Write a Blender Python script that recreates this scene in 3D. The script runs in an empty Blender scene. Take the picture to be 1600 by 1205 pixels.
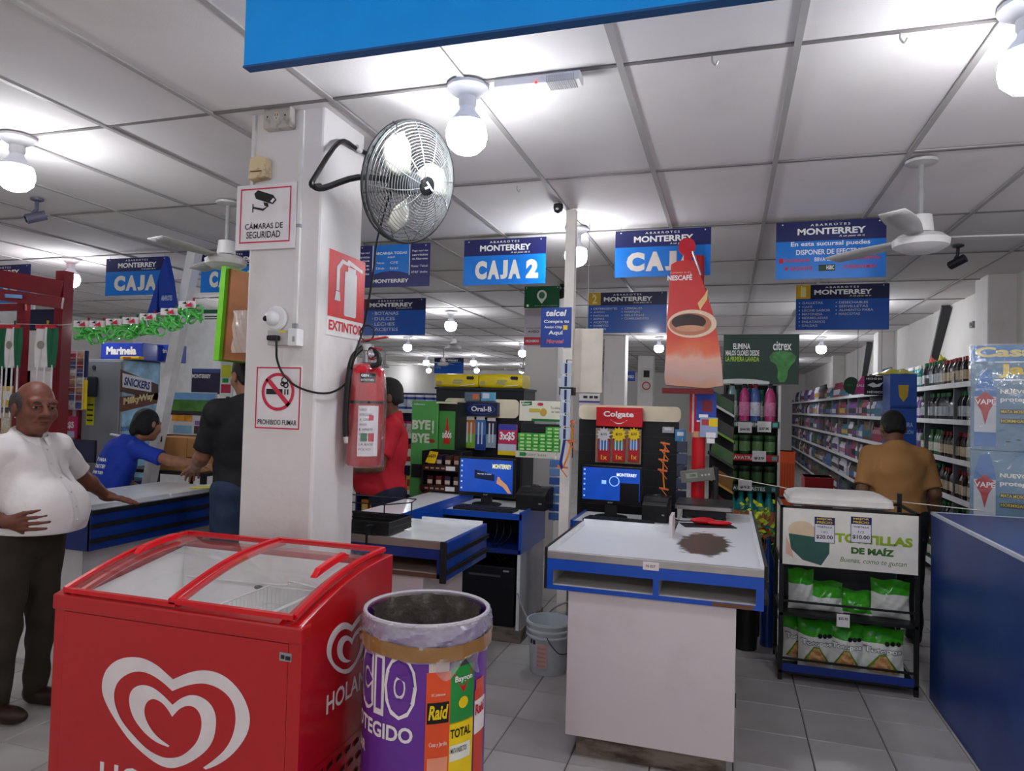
import bpy, bmesh, math, random
import numpy as np
from mathutils import Vector, Matrix, geometry
random.seed(7)
PI = math.pi
sc = bpy.context.scene
COL = sc.collection
# ------------------------------------------------------------------ camera, world, exposure
IW, IH, FPX = 1600.0, 1205.0, 1085.3
YAW, PITCH, ROLL = .3018, .0275, .0267
_f = Vector((-math.sin(YAW)*math.cos(PITCH), math.cos(YAW)*math.cos(PITCH), math.sin(PITCH)))
_r0 = Vector((math.cos(YAW), math.sin(YAW), 0)); _u0 = _r0.cross(_f)
_r = _r0*math.cos(ROLL) + _u0*math.sin(ROLL); _u = -_r0*math.sin(ROLL) + _u0*math.cos(ROLL)
EYE = Vector((0, 0, 1.6))
cd = bpy.data.cameras.new('camera'); cam = bpy.data.objects.new('camera', cd); COL.objects.link(cam)
cd.sensor_fit = 'HORIZONTAL'; cd.sensor_width = 36.0; cd.lens = 36.0*FPX/IW; cd.clip_start = .05; cd.clip_end = 200
cam.matrix_world = Matrix(((_r.x, _u.x, -_f.x, EYE.x), (_r.y, _u.y, -_f.y, EYE.y), (_r.z, _u.z, -_f.z, EYE.z), (0, 0, 0, 1)))
sc.camera = cam
wd = bpy.data.worlds.new('daylight'); sc.world = wd; wd.use_nodes = True
wd.node_tree.nodes['Background'].inputs[0].default_value = (1.0, .955, .94, 1)
wd.node_tree.nodes['Background'].inputs[1].default_value = 0.7
sc.view_settings.view_transform = 'Standard'; sc.view_settings.look = 'None'
sc.view_settings.gamma = 1; sc.view_settings.use_curve_mapping = False
sc.view_settings.exposure = 0.0
BULB = 105.0
# ------------------------------------------------------------------ photo pixel -> place helpers (surveying the room)
def ray(px, py): return _f + _r*((px-IW/2)/FPX) - _u*((py-IH/2)/FPX)
def PY(px, py, y): d = ray(px, py); return EYE + d*(y/d.y)
def PX(px, py, x): d = ray(px, py); return EYE + d*(x/d.x)
def PZ(px, py, z): d = ray(px, py); return EYE + d*((z-1.6)/d.z)
def RX(a, b, c, d, y):
    p = PY(a, b, y); q = PY(c, d, y); return p.x, q.x, q.z, p.z        # x0,x1,z0,z1
# ------------------------------------------------------------------ materials
def lin(v):
    v /= 255.0
    return v/12.92 if v <= .04045 else ((v+.055)/1.055)**2.4
_mc = {}
def M(rgb, rough=.55, metal=0.0, var=0.06, scale=9.0, bump=0.0, bscale=60.0, emit=0.0, spec=.35, coat=0.0, trans=0.0, alpha=1.0):
    key = (tuple(rgb), rough, metal, var, scale, bump, bscale, emit, spec, coat, trans, alpha)
    if key in _mc: return _mc[key]
    m = bpy.data.materials.new('paint_%d_%d_%d' % tuple(int(x) for x in rgb)); m.use_nodes = True
    nt = m.node_tree; p = nt.nodes['Principled BSDF']
    col = (lin(rgb[0]), lin(rgb[1]), lin(rgb[2]), 1)
    p.inputs['Base Color'].default_value = col
    p.inputs['Roughness'].default_value = rough; p.inputs['Metallic'].default_value = metal
    p.inputs['Specular IOR Level'].default_value = spec
    if coat: p.inputs['Coat Weight'].default_value = coat; p.inputs['Coat Roughness'].default_value = .1
    if trans: p.inputs['Transmission Weight'].default_value = trans
    if alpha < 1: p.inputs['Alpha'].default_value = alpha
    if emit:
        p.inputs['Emission Color'].default_value = col; p.inputs['Emission Strength'].default_value = emit
    if var or bump:
        tc = nt.nodes.new('ShaderNodeTexCoord')
    if var:
        n = nt.nodes.new('ShaderNodeTexNoise'); n.inputs['Scale'].default_value = scale; n.inputs['Detail'].default_value = 4
        r = nt.nodes.new('ShaderNodeValToRGB')
        a = 1-var; b = min(1+var, 1.25)
        r.color_ramp.elements[0].color = (min(col[0]*a, 1), min(col[1]*a, 1), min(col[2]*a, 1), 1)
        r.color_ramp.elements[1].color = (min(col[0]*b, 1), min(col[1]*b, 1), min(col[2]*b, 1), 1)
        r.color_ramp.elements[0].position = .35; r.color_ramp.elements[1].position = .65
        nt.links.new(tc.outputs['Object'], n.inputs['Vector']); nt.links.new(n.outputs['Fac'], r.inputs['Fac'])
        nt.links.new(r.outputs['Color'], p.inputs['Base Color'])
    if bump:
        n2 = nt.nodes.new('ShaderNodeTexNoise'); n2.inputs['Scale'].default_value = bscale; n2.inputs['Detail'].default_value = 5
        bp = nt.nodes.new('ShaderNodeBump'); bp.inputs['Strength'].default_value = bump; bp.inputs['Distance'].default_value = .02
        nt.links.new(tc.outputs['Object'], n2.inputs['Vector']); nt.links.new(n2.outputs['Fac'], bp.inputs['Height'])
        nt.links.new(bp.outputs['Normal'], p.inputs['Normal'])
    _mc[key] = m
    return m
def stained(rgb, dirt, rough=.6, scale=3.0, lo=.52, hi=.72, bump=.15, bscale=30, stretch=(1, 1, 1), metal=0.0, coat=0):
    """paint with patches of wear of another colour"""
    m = bpy.data.materials.new('worn_paint'); m.use_nodes = True; nt = m.node_tree; p = nt.nodes['Principled BSDF']
    p.inputs['Roughness'].default_value = rough; p.inputs['Metallic'].default_value = metal
    if coat: p.inputs['Coat Weight'].default_value = coat; p.inputs['Coat Roughness'].default_value = .12
    tc = nt.nodes.new('ShaderNodeTexCoord'); mp = nt.nodes.new('ShaderNodeMapping'); mp.inputs['Scale'].default_value = stretch
    n = nt.nodes.new('ShaderNodeTexNoise'); n.inputs['Scale'].default_value = scale; n.inputs['Detail'].default_value = 7; n.inputs['Roughness'].default_value = .62
    r = nt.nodes.new('ShaderNodeValToRGB')
    r.color_ramp.elements[0].color = tuple(lin(c) for c in rgb)+(1,); r.color_ramp.elements[1].color = tuple(lin(c) for c in dirt)+(1,)
    r.color_ramp.elements[0].position = lo; r.color_ramp.elements[1].position = hi
    n2 = nt.nodes.new('ShaderNodeTexNoise'); n2.inputs['Scale'].default_value = bscale; n2.inputs['Detail'].default_value = 4
    bp = nt.nodes.new('ShaderNodeBump'); bp.inputs['Strength'].default_value = bump; bp.inputs['Distance'].default_value = .01
    L = nt.links.new
    L(tc.outputs['Object'], mp.inputs['Vector']); L(mp.outputs['Vector'], n.inputs['Vector']); L(n.outputs['Fac'], r.inputs['Fac'])
    L(r.outputs['Color'], p.inputs['Base Color']); L(tc.outputs['Object'], n2.inputs['Vector']); L(n2.outputs['Fac'], bp.inputs['Height']); L(bp.outputs['Normal'], p.inputs['Normal'])
    return m
def sheet(rgb=(255, 255, 255), clear=.8, rough=.08, ior=1.45, bump=0.0, bscale=25, name='clear_sheet'):
    """thin clear glass or film: transparent, with a fresnel sheen and a little body colour"""
    m = bpy.data.materials.new(name); m.use_nodes = True; nt = m.node_tree; nt.nodes.clear(); L = nt.links.new
    o = nt.nodes.new('ShaderNodeOutputMaterial'); t = nt.nodes.new('ShaderNodeBsdfTransparent'); d = nt.nodes.new('ShaderNodeBsdfDiffuse')
    g = nt.nodes.new('ShaderNodeBsdfGlossy'); lw = nt.nodes.new('ShaderNodeLayerWeight'); lw.inputs['Blend'].default_value = .5; pw = nt.nodes.new('ShaderNodeMath'); pw.operation = 'POWER'; pw.inputs[1].default_value = 4.5; fr = nt.nodes.new('ShaderNodeMath'); fr.operation = 'MULTIPLY_ADD'; fr.inputs[1].default_value = .9; fr.inputs[2].default_value = ((ior-1)/(ior+1))**2*2; m1 = nt.nodes.new('ShaderNodeMixShader'); m2 = nt.nodes.new('ShaderNodeMixShader')
    c = tuple(lin(v) for v in rgb)+(1,)
    t.inputs[0].default_value = (1, 1, 1, 1); d.inputs[0].default_value = c; g.inputs['Roughness'].default_value = rough; L(lw.outputs['Facing'], pw.inputs[0]); L(pw.outputs[0], fr.inputs[0])
    m1.inputs[0].default_value = clear
    L(d.outputs[0], m1.inputs[1]); L(t.outputs[0], m1.inputs[2]); L(fr.outputs[0], m2.inputs[0]); L(m1.outputs[0], m2.inputs[1]); L(g.outputs[0], m2.inputs[2]); L(m2.outputs[0], o.inputs[0])
    if bump:
        tc = nt.nodes.new('ShaderNodeTexCoord'); n = nt.nodes.new('ShaderNodeTexNoise'); n.inputs['Scale'].default_value = bscale; n.inputs['Detail'].default_value = 5
        b = nt.nodes.new('ShaderNodeBump'); b.inputs['Strength'].default_value = bump; b.inputs['Distance'].default_value = .02
        L(tc.outputs['Object'], n.inputs['Vector']); L(n.outputs['Fac'], b.inputs['Height']); L(b.outputs[0], g.inputs['Normal']); L(b.outputs[0], lw.inputs['Normal'])
    return m
WHITE = M((236, 234, 234), .5); LETTER = M((245, 245, 245), .5, var=0); BLACK = M((18, 18, 20), .45); DARK = M((34, 35, 40), .5)
NAVY = M((22, 28, 92), .35, coat=.3); SKYB = M((0, 118, 214), .35, coat=.3); ROYAL = M((22, 66, 160), .35, coat=.3)
RED = M((196, 16, 34), .4); STEEL = M((170, 172, 175), .35, metal=.8); CHROME = M((200, 200, 205), .18, metal=1.0, var=0)
GREEN = M((22, 140, 60), .45); YELLOW = M((240, 206, 24), .45); CREAM = M((226, 216, 190), .6); GREY = M((150, 152, 156), .55)
PINKRED = M((205, 40, 72), .5); ORANGE = M((228, 112, 34), .5); BROWN = M((112, 72, 46), .6); CARD = M((190, 136, 84), .8, bump=.1)
# ------------------------------------------------------------------ mesh builder
class B:
    def __init__(s): s.v = []; s.f = []; s.m = []
    def add(s, vs, fs, mi=0):
        o = len(s.v); s.v += [tuple(p) for p in vs]; s.f += [tuple(i+o for i in f) for f in fs]; s.m += [mi]*len(fs); return s
    def box(s, x0, x1, y0, y1, z0, z1, mi=0):
        return s.add([(x0, y0, z0), (x1, y0, z0), (x1, y1, z0), (x0, y1, z0), (x0, y0, z1), (x1, y0, z1), (x1, y1, z1), (x0, y1, z1)],
                     [(0, 3, 2, 1), (4, 5, 6, 7), (0, 1, 5, 4), (1, 2, 6, 5), (2, 3, 7, 6), (3, 0, 4, 7)], mi)
    def hexa(s, p, mi=0):      # eight corners: bottom ring, top ring
        return s.add(p, [(0, 3, 2, 1), (4, 5, 6, 7), (0, 1, 5, 4), (1, 2, 6, 5), (2, 3, 7, 6), (3, 0, 4, 7)], mi)
    def bar(s, a, b, w, t, mi=0, up=(0, 0, 1)):
        a = Vector(a); b = Vector(b); d = (b-a).normalized(); u = Vector(up)
        if abs(d.dot(u)) > .95: u = Vector((1, 0, 0))
        x = d.cross(u).normalized()*w/2; y = x.cross(d).normalized()*t/2
        return s.hexa([a-x-y, a+x-y, a+x+y, a-x+y, b-x-y, b+x-y, b+x+y, b-x+y], mi)
    def tube(s, pts, r, n=8, mi=0, cap=True, closed=False):
        pts = [Vector(p) for p in pts]; k = len(pts); rr = r if isinstance(r, (list, tuple)) else [r]*k
        t0 = (pts[1]-pts[0]).normalized(); nn = t0.orthogonal().normalized(); rings = []
        for i in range(k):
            if closed: t = (pts[(i+1) % k]-pts[i-1]).normalized()
            else: t = (pts[min(i+1, k-1)]-pts[max(i-1, 0)]).normalized()
            nn = (nn-t*nn.dot(t))
            nn = nn.normalized() if nn.length > 1e-6 else t.orthogonal().normalized()
            bb = t.cross(nn)
            rings.append([pts[i]+nn*rr[i]*math.cos(2*PI*j/n)+bb*rr[i]*math.sin(2*PI*j/n) for j in range(n)])
        return s.loft(rings, mi, cap and not closed, closed)
    def cyl(s, a, b, r, r1=None, n=12, mi=0): return s.tube([a, b], [r, r if r1 is None else r1], n, mi)
    def loft(s, rings, mi=0, cap=True, closed=False):
        n = len(rings[0]); vs = [p for r in rings for p in r]; fs = []; k = len(rings)
        for i in range(k if closed else k-1):
            for j in range(n):
                a = i*n+j; b = i*n+(j+1) % n; c = ((i+1) % k)*n+(j+1) % n; d = ((i+1) % k)*n+j
                fs.append((a, b, c, d))
        if cap: fs += [tuple(range(n-1, -1, -1)), tuple(range((k-1)*n, k*n))]
        return s.add(vs, fs, mi)
    def lathe(s, prof, n=16, c=(0, 0, 0), mi=0, cap=True, sy=1.0):
        rings = [[(c[0]+r*math.cos(2*PI*j/n), c[1]+sy*r*math.sin(2*PI*j/n), c[2]+z) for j in range(n)] for r, z in prof]
        return s.loft(rings, mi, cap)
    def ell(s, c, r, n=12, m=8, mi=0):
        prof = []
        rings = [[(c[0]+r[0]*math.sin(PI*i/m)*math.cos(2*PI*j/n), c[1]+r[1]*math.sin(PI*i/m)*math.sin(2*PI*j/n), c[2]-r[2]*math.cos(PI*i/m)) for j in range(n)] for i in range(1, m)]
        return s.loft(rings, mi, True)
    def prism(s, poly, a, b, axis='y', mi=0):
        """extrude a 2-D outline: axis y -> outline in xz, x -> outline in yz, z -> outline in xy"""
        def q(p, t): return (p[0], t, p[1]) if axis == 'y' else ((t, p[0], p[1]) if axis == 'x' else (p[0], p[1], t))
        n = len(poly); vs = [q(p, a) for p in poly]+[q(p, b) for p in poly]
        tri = geometry.tessellate_polygon([[Vector((p[0], p[1], 0)) for p in poly]])
        fs = [tuple(t) for t in tri]+[tuple(i+n for i in reversed(t)) for t in tri]+[(i, (i+1) % n, n+(i+1) % n, n+i) for i in range(n)]
        return s.add(vs, fs, mi)
    def grid(s, fn, nu, nv, mi=0):
        vs = [fn(i/nu, j/nv) for j in range(nv+1) for i in range(nu+1)]
        return s.add(vs, [(j*(nu+1)+i, j*(nu+1)+i+1, (j+1)*(nu+1)+i+1, (j+1)*(nu+1)+i) for j in range(nv) for i in range(nu)], mi)
    def mesh(s, name, mats, smooth=False, fix=True):
        me = bpy.data.meshes.new(name); me.from_pydata(s.v, [], s.f)
        for m in (mats if isinstance(mats, (list, tuple)) else [mats]): me.materials.append(m)
        me.polygons.foreach_set('material_index', s.m)
        if fix:
            bm = bmesh.new(); bm.from_mesh(me); bmesh.ops.recalc_face_normals(bm, faces=bm.faces); bm.to_mesh(me); bm.free()
        if smooth:
            me.polygons.foreach_set('use_smooth', [True]*len(me.polygons)); me.set_sharp_from_angle(angle=.7)
        me.update(); return me
    def make(s, name, mats, parent=None, smooth=False, bevel=0.0, loc=None, rotz=0, fix=True, seg=2):
        o = link(name, s.mesh(name, mats, smooth, fix), parent)
        if loc is not None: o.location = loc
        if rotz: o.rotation_euler = (0, 0, rotz)
        if bevel:
            md = o.modifiers.new('bevel', 'BEVEL'); md.width = bevel; md.segments = seg; md.limit_method = 'ANGLE'; md.angle_limit = .6
        return o
def link(name, me, parent=None, xf=None):
    o = bpy.data.objects.new(name, me); COL.objects.link(o)
    if parent is not None: o.parent = parent
    if xf is not None: o.matrix_local = xf
    return o
def tag(o, label, cat, group=None):
    o['label'] = label; o['category'] = cat
    if group: o['group'] = group
    return o
def thing(name, label, cat, loc=(0, 0, 0), rotz=0, group=None):
    o = bpy.data.objects.new(name, None); COL.objects.link(o); o.location = loc; o.rotation_euler = (0, 0, rotz); o.empty_display_size = .1
    return tag(o, label, cat, group)
def struct(o): o['kind'] = 'structure'; return o
def copy_tree(o, parent=None):
    c = o.copy(); COL.objects.link(c); c.parent = parent
    for ch in o.children: copy_tree(ch, c)
    return c
# ------------------------------------------------------------------ flat print
_tc = {}
def glyphs(s, bold, shear, space):
    k = (s, bold, shear, space)
    if k not in _tc:
        cu = bpy.data.curves.new('lettering', 'FONT'); cu.body = s; cu.size = 1; cu.offset = bold; cu.shear = shear; cu.space_character = space; cu.resolution_u = 3
        ob = bpy.data.objects.new('lettering', cu); COL.objects.link(ob)
        me = bpy.data.meshes.new_from_object(ob)
        vs = np.array([v.co[:2] for v in me.vertices]).reshape(-1, 2); fs = [tuple(p.vertices) for p in me.polygons]
        bpy.data.objects.remove(ob); bpy.data.curves.remove(cu); bpy.data.meshes.remove(me)
        _tc[k] = (vs, fs)
    return _tc[k]
def txt(parent, s, x0, x1, z0, z1, y, mat, bold=.02, shear=0, space=1.0, xf=None, name='lettering', tilt=0.0, cyl=None):
    vs, fs = glyphs(s, bold, shear, space)
    if len(vs) == 0: return None
    lo = vs.min(0); hi = vs.max(0); w = (vs-lo)/(hi-lo)
    out = []
    for a, b in w:
        X = x0+(x1-x0)*a; Z = z0+(z1-z0)*b+tilt*(X-(x0+x1)/2)
        if cyl: R = cyl+abs(y); out.append((R*math.sin(X), -R*math.cos(X), Z))
        else: out.append((X, y, Z))
    b_ = B(); b_.add(out, fs)
    return link(name, b_.mesh(name, mat, fix=False), parent, xf)
ORD = ['first', 'second', 'third', 'fourth', 'fifth', 'sixth', 'seventh', 'eighth', 'ninth', 'tenth', 'eleventh', 'twelfth', 'thirteenth']
def caps(parent, s, x0, x1, z0, z1, y, mat, bold=.05, name='lettering'):
    """capitals all of one height, set letter by letter"""
    wd = {' ': .35, 'J': .62, '1': .5, 'I': .3}; tot = sum(wd.get(c, 1.0) for c in s); b_ = B(); x = x0; u = (x1-x0)/tot
    for c in s:
        w = wd.get(c, 1.0)*u
        if c != ' ':
            vs, fs = glyphs(c, bold, 0, 1.0); lo = vs.min(0); hi = vs.max(0); q = (vs-lo)/(hi-lo)
            b_.add([(x+w*(.03+.94*a), y, z0+(z1-z0)*b) for a, b in q], fs)
        x += w
    return link(name, b_.mesh(name, mat, fix=False), parent)
def flat(parent, name, polys, y, mat, xf=None, th=.0):
    """flat printed shapes, outlines in (x,z), facing -y"""
    b_ = B()
    for pi_, p in enumerate(polys):
        tri = geometry.tessellate_polygon([[Vector((q[0], q[1], 0)) for q in p]])
        out = []
        for t in tri:
            a, b, c = (p[i] for i in t)
            cr = (b[0]-a[0])*(c[1]-a[1])-(b[1]-a[1])*(c[0]-a[0])
            out.append(tuple(t) if cr > 0 else tuple(reversed(t)))
        b_.add([(q[0], y-.00006*min(pi_, 12), q[1]) for q in p], out)
    return link(name, b_.mesh(name, mat, fix=False), parent, xf)
def rect(x0, x1, z0, z1): return [(x0, z0), (x1, z0), (x1, z1), (x0, z1)]
def rrect(x0, x1, z0, z1, r, n=5):
    out = []
    for cx, cz, a in ((x1-r, z0+r, -90), (x1-r, z1-r, 0), (x0+r, z1-r, 90), (x0+r, z0+r, 180)):
        for i in range(n+1):
            t = math.radians(a+90*i/n); out.append((cx+r*math.cos(t), cz+r*math.sin(t)))
    return out
def oval(cx, cz, rx, rz, n=24, a0=0): return [(cx+rx*math.cos(2*PI*i/n+a0), cz+rz*math.sin(2*PI*i/n+a0)) for i in range(n)]
def frame(x0, x1, z0, z1, t): return [rect(x0, x1, z1-t, z1), rect(x0, x1, z0, z0+t), rect(x0, x0+t, z0+t, z1-t), rect(x1-t, x1, z0+t, z1-t)]
def ring(cx, cz, r, t, n=32): return [[(cx+(r-t)*math.cos(a), cz+(r-t)*math.sin(a)), (cx+r*math.cos(a), cz+r*math.sin(a)), (cx+r*math.cos(b), cz+r*math.sin(b)), (cx+(r-t)*math.cos(b), cz+(r-t)*math.sin(b))] for a, b in ((2*PI*i/n, 2*PI*(i+1)/n) for i in range(n))]
def star(cx, cz, r0, r1, n): return [(cx+(r0 if i % 2 else r1)*math.cos(PI*i/n), cz+(r0 if i % 2 else r1)*math.sin(PI*i/n)) for i in range(2*n)]
def face_x(x, y=0, z=0): return Matrix.Translation((x, y, z)) @ Matrix.Rotation(PI/2, 4, 'Z')     # prints onto a face that looks to +x: local x -> +y
def smooth_path(pts, n=4):
    pts = [Vector(p) for p in pts]; out = []
    for i in range(len(pts)-1):
        p0 = pts[max(i-1, 0)]; p1 = pts[i]; p2 = pts[i+1]; p3 = pts[min(i+2, len(pts)-1)]
        for k in range(n):
            t = k/n; out.append(.5*((2*p1)+(p2-p0)*t+(2*p0-5*p1+4*p2-p3)*t*t+(3*p1-p0-3*p2+p3)*t**3))
    return out+[pts[-1]]
# ================================================================== THE SETTING
CEIL = 2.87; XL, XR, YB, YF = -10.4, 2.42, 25.0, -4.0
# ---- floor: square tiles, grout bed below
TS = .3538
bed = struct(B().box(XL, XR+.3, YF, YB, -.08, -.006).make('floor', M((92, 88, 86), .9, bump=.2)))
bed['label'] = 'dark grout bed under the pale ceramic floor tiles'
tile_m = [stained(c, d, .34, 2.2, .5, .8, .06, 40) for c, d in (((176, 172, 170), (150, 144, 140)), ((168, 164, 163), (146, 139, 134)), ((182, 178, 176), (156, 149, 145)))]
tm = []
for m in tile_m:
    g = .0022; w = TS/2-g
    tm.append(B().add([(-w, -w, -.006), (w, -w, -.006), (w, w, -.006), (-w, w, -.006), (-w+.003, -w+.003, 0), (w-.003, -w+.003, 0), (w-.003, w-.003, 0), (-w+.003, w-.003, 0)],
              [(4, 5, 6, 7), (0, 1, 5, 4), (1, 2, 6, 5), (2, 3, 7, 6), (3, 0, 4, 7)]).mesh('tile', m))
cells = []
def seen(p):
    d = Vector(p)-EYE; z = d.dot(_f)
    if z < .3: return 0
    x = IW/2+FPX*d.dot(_r)/z; y = IH/2-FPX*d.dot(_u)/z
    return 1/z if (-120 < x < IW+120 and -120 < y < IH+160) else 0
for i in range(-27, 12):
    for j in range(-24, 61):
        x = -1.0132+TS*(i+.5); y = 3.81+TS*(j+.5)+(.285-TS if i >= 3 else 0)
        if not (XL+.1 < x < XR+.1 and YF+.1 < y < YB-.1): continue
        cells.append((seen((x, y, 0)), x, y))
cells.sort(key=lambda c: -c[0])
for k, (s, x, y) in enumerate(cells[:300]):
    o = link('tile', tm[random.choice((0, 0, 1, 2))], bed); o.location = (x, y, random.uniform(-.0006, .0006)); o.rotation_euler = (random.uniform(-.0012, .0012), random.uniform(-.0012, .0012), 0)
b = B(); g = TS/2-.002
for s, x, y in cells[300:]: b.add([(x-g, y-g, 0), (x+g, y-g, 0), (x+g, y+g, 0), (x-g, y+g, 0)], [(0, 1, 2, 3)])
o = b.make('distant_tiles', tile_m[0], bed); o['kind'] = 'stuff'
# ---- ceiling: suspended grid with lay-in panels
AX, AY, CX0, CY0 = .6115, 1.2046, -2.237, 2.540
slab = struct(B().box(XL, XR+.3, YF, YB, CEIL+.03, CEIL+.1).make('ceiling', M((150, 146, 146), .9)))
slab['label'] = 'suspended white panel ceiling on a metal grid'
pan_m = [stained(c, d, .9, 1.3, .5, .85, .08, 120) for c, d in (((226, 221, 221), (212, 205, 204)), ((220, 216, 217), (204, 198, 196)), ((230, 226, 226), (218, 212, 210)))]
pm = [B().box(-AX/2+.006, AX/2-.006, -AY/2+.006, AY/2-.006, 0, .012).mesh('ceiling_panel', m) for m in pan_m]
cells = []
for i in range(-14, 9):
    for j in range(-6, 19):
        x = CX0+AX*(i+.5); y = CY0+AY*(j+.5)
        if XL < x < XR+.2 and YF < y < YB: cells.append((seen((x, y, CEIL)), x, y))
cells.sort(key=lambda c: -c[0])
for s, x, y in cells[:290]:
    o = link('ceiling_panel', random.choice(pm), slab); o.location = (x, y, CEIL+random.uniform(.003, .009)); o.rotation_euler = (random.uniform(-.004, .004), random.uniform(-.006, .006), 0)
b = B()
for s, x, y in cells[290:]: b.box(x-AX/2+.006, x+AX/2-.006, y-AY/2+.006, y+AY/2-.006, CEIL+.004, CEIL+.016)
o = b.make('distant_ceiling_panels', pan_m[0], slab); o['kind'] = 'stuff'
bar_m = M((168, 164, 163), .6, var=.08, scale=2); bar_d = M((122, 118, 117), .7, var=.1, scale=2)
for i in range(-13, 9):
    x = CX0+AX*i
    if XL < x < XR: B().box(x-.0125, x+.0125, YF, YB, CEIL-.004, CEIL+.004).make('grid_bar', bar_m, slab)
for j in range(-5, 19):
    y = CY0+AY*j
    if YF < y < YB: B().box(XL, XR+.2, y-.009, y+.009, CEIL-.002, CEIL+.004).make('grid_bar', bar_d, slab)
# ---- walls and pillars
wall_m = stained((222, 219, 216), (196, 190, 184), .75, .8, .5, .8, .12, 14)
def wall(name, *a): return struct(B().box(*a).make(name, wall_m))
wall('wall_right', XR, XR+.15, 4.9, YB, 0, CEIL+.1)
wall('wall_left', XL-.15, XL, YF, YB, 0, CEIL+.1)
wall('wall_back', XL, XR+.3, YB, YB+.15, 0, CEIL+.1)
pw = struct(B().box(-8.6, -5.2, 8.3, 8.42, 0, 2.72).make('wall_partition', M((214, 216, 218), .7, bump=.08)))
pil_m = stained((226, 221, 220), (198, 186, 178), .62, 2.6, .55, .83, .35, 9, (1, 1, .5))
PX0, PX1, PY0, PY1 = -2.07, -1.70, 2.61, 2.96
for k, (x0, x1, y0, y1) in enumerate(((PX0, PX1, PY0, PY1), (-2.16, -1.79, 7.4, 7.75), (-2.1, -1.73, 12.2, 12.55), (-2.1, -1.73, 17.0, 17.35), (2.2, 2.5, 7.15, 7.5), (2.2, 2.5, 11.9, 12.25), (2.2, 2.5, 16.7, 17.05))):
    o = struct(B().box(x0, x1, y0, y1, 0, CEIL+.02).make('pillar', pil_m, bevel=.012))
    o['label'] = ['square white plastered pillar carrying the wall fan', 'white pillar behind the thin pole', 'white pillar farther down the store', 'white pillar near the back of the store', 'white pillar on the right wall above the spray cartons', 'white pillar on the right wall above the long shelf', 'white pillar at the far end of the right wall'][k]
# diagonal dark braces on the right wall
for y, z in ((9.9, 2.3), (14.4, 2.3)):
    o = B().bar((2.40, y, 1.95), (2.36, y-.9, 2.85), .09, .05).make('trim_1' if y < 10 else 'trim_2', M((60, 60, 64), .6)); struct(o)
# ---- bulbs
bulb_m = bpy.data.materials.new('lit_bulb'); bulb_m.use_nodes = True
_p = bulb_m.node_tree.nodes['Principled BSDF']; _p.inputs['Emission Color'].default_value = (.93, .96, 1, 1); _p.inputs['Emission Strength'].default_value = BULB; _p.inputs['Base Color'].default_value = (.9, .9, .9, 1)
lampA = B().lathe([(.085, 0), (.085, -.012), (.06, -.03), (.035, -.045), (.035, -.075), (.03, -.085)], 16).mesh('lamp_holder', M((222, 222, 226), .4), True)
lampB = B().lathe([(.030, -.085), (.034, -.10), (.060, -.135), (.072, -.150)], 16, cap=False).mesh('bulb_collar', M((214, 218, 228), .35), True)
lampC = B().lathe([(.072, -.150), (.080, -.175), (.082, -.205), (.074, -.238), (.05, -.262), (.02, -.273), (.004, -.275)], 14).mesh('bulb', bulb_m, True)
LAMPS = [((-1.015, 2.56), 'glaring ceiling bulb beside the wall fan'), ((-3.40, 2.53), 'glaring ceiling bulb at the far left, nearest to the camera'), ((.86, 2.46), 'glaring ceiling bulb in the top right corner'),
  ((-5.96, 5.0), 'ceiling bulb beside the dark red kiosk frame'), ((-1.05, 4.82), 'ceiling bulb hidden behind the top of the thin white pole'), ((-3.69, 8.92), 'ceiling bulb right of the snack aisle sign'),
  ((-6.04, 12.42), 'ceiling bulb above the fire extinguisher, deep in the store'), ((-1.19, 12.57), 'ceiling bulb left of the red coffee display'), ((1.48, 12.65), 'ceiling bulb over the right aisle behind the green display header'),
  ((-7.8, 17.2), 'far ceiling bulb above the diaper packs'), ((-6.4, 17.1), 'far ceiling bulb right of the small distant aisle sign'), ((-4.09, 13.8), 'ceiling bulb at the left edge of the second pillar'),
  ((-9.6, 21.4), 'tiny ceiling bulb near the back wall, leftmost'), ((-7.78, 21.1), 'tiny ceiling bulb near the back wall, second from the left'), ((-6.2, 20.9), 'tiny ceiling bulb near the back wall over the right diaper pack'),
  ((1.2, 18.2), 'small far ceiling bulb beside the green display header'), ((1.35, 8.92), 'ceiling bulb behind the biscuit aisle sign'), ((-1.1, 8.92), 'ceiling bulb behind the second aisle sign'), ((-6.0, 8.0), 'ceiling bulb before the partition wall'),
  ((-8.6, 5.0), 'ceiling bulb beyond the left edge of the picture'), ((-1.0, -.6), 'ceiling bulb behind the photographer'), ((-3.4, -.6), 'ceiling bulb behind the photographer to the left'), ((.86, -.6), 'ceiling bulb behind the photographer to the right')]
for (x, y), lb in LAMPS:
    t = thing('ceiling_lamp', lb, 'lamp', (x, y, CEIL-.003), 0, 'bare bulbs on the ceiling')
    link('lamp_holder', lampA, t); link('bulb_collar', lampB, t); link('bulb', lampC, t)
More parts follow.
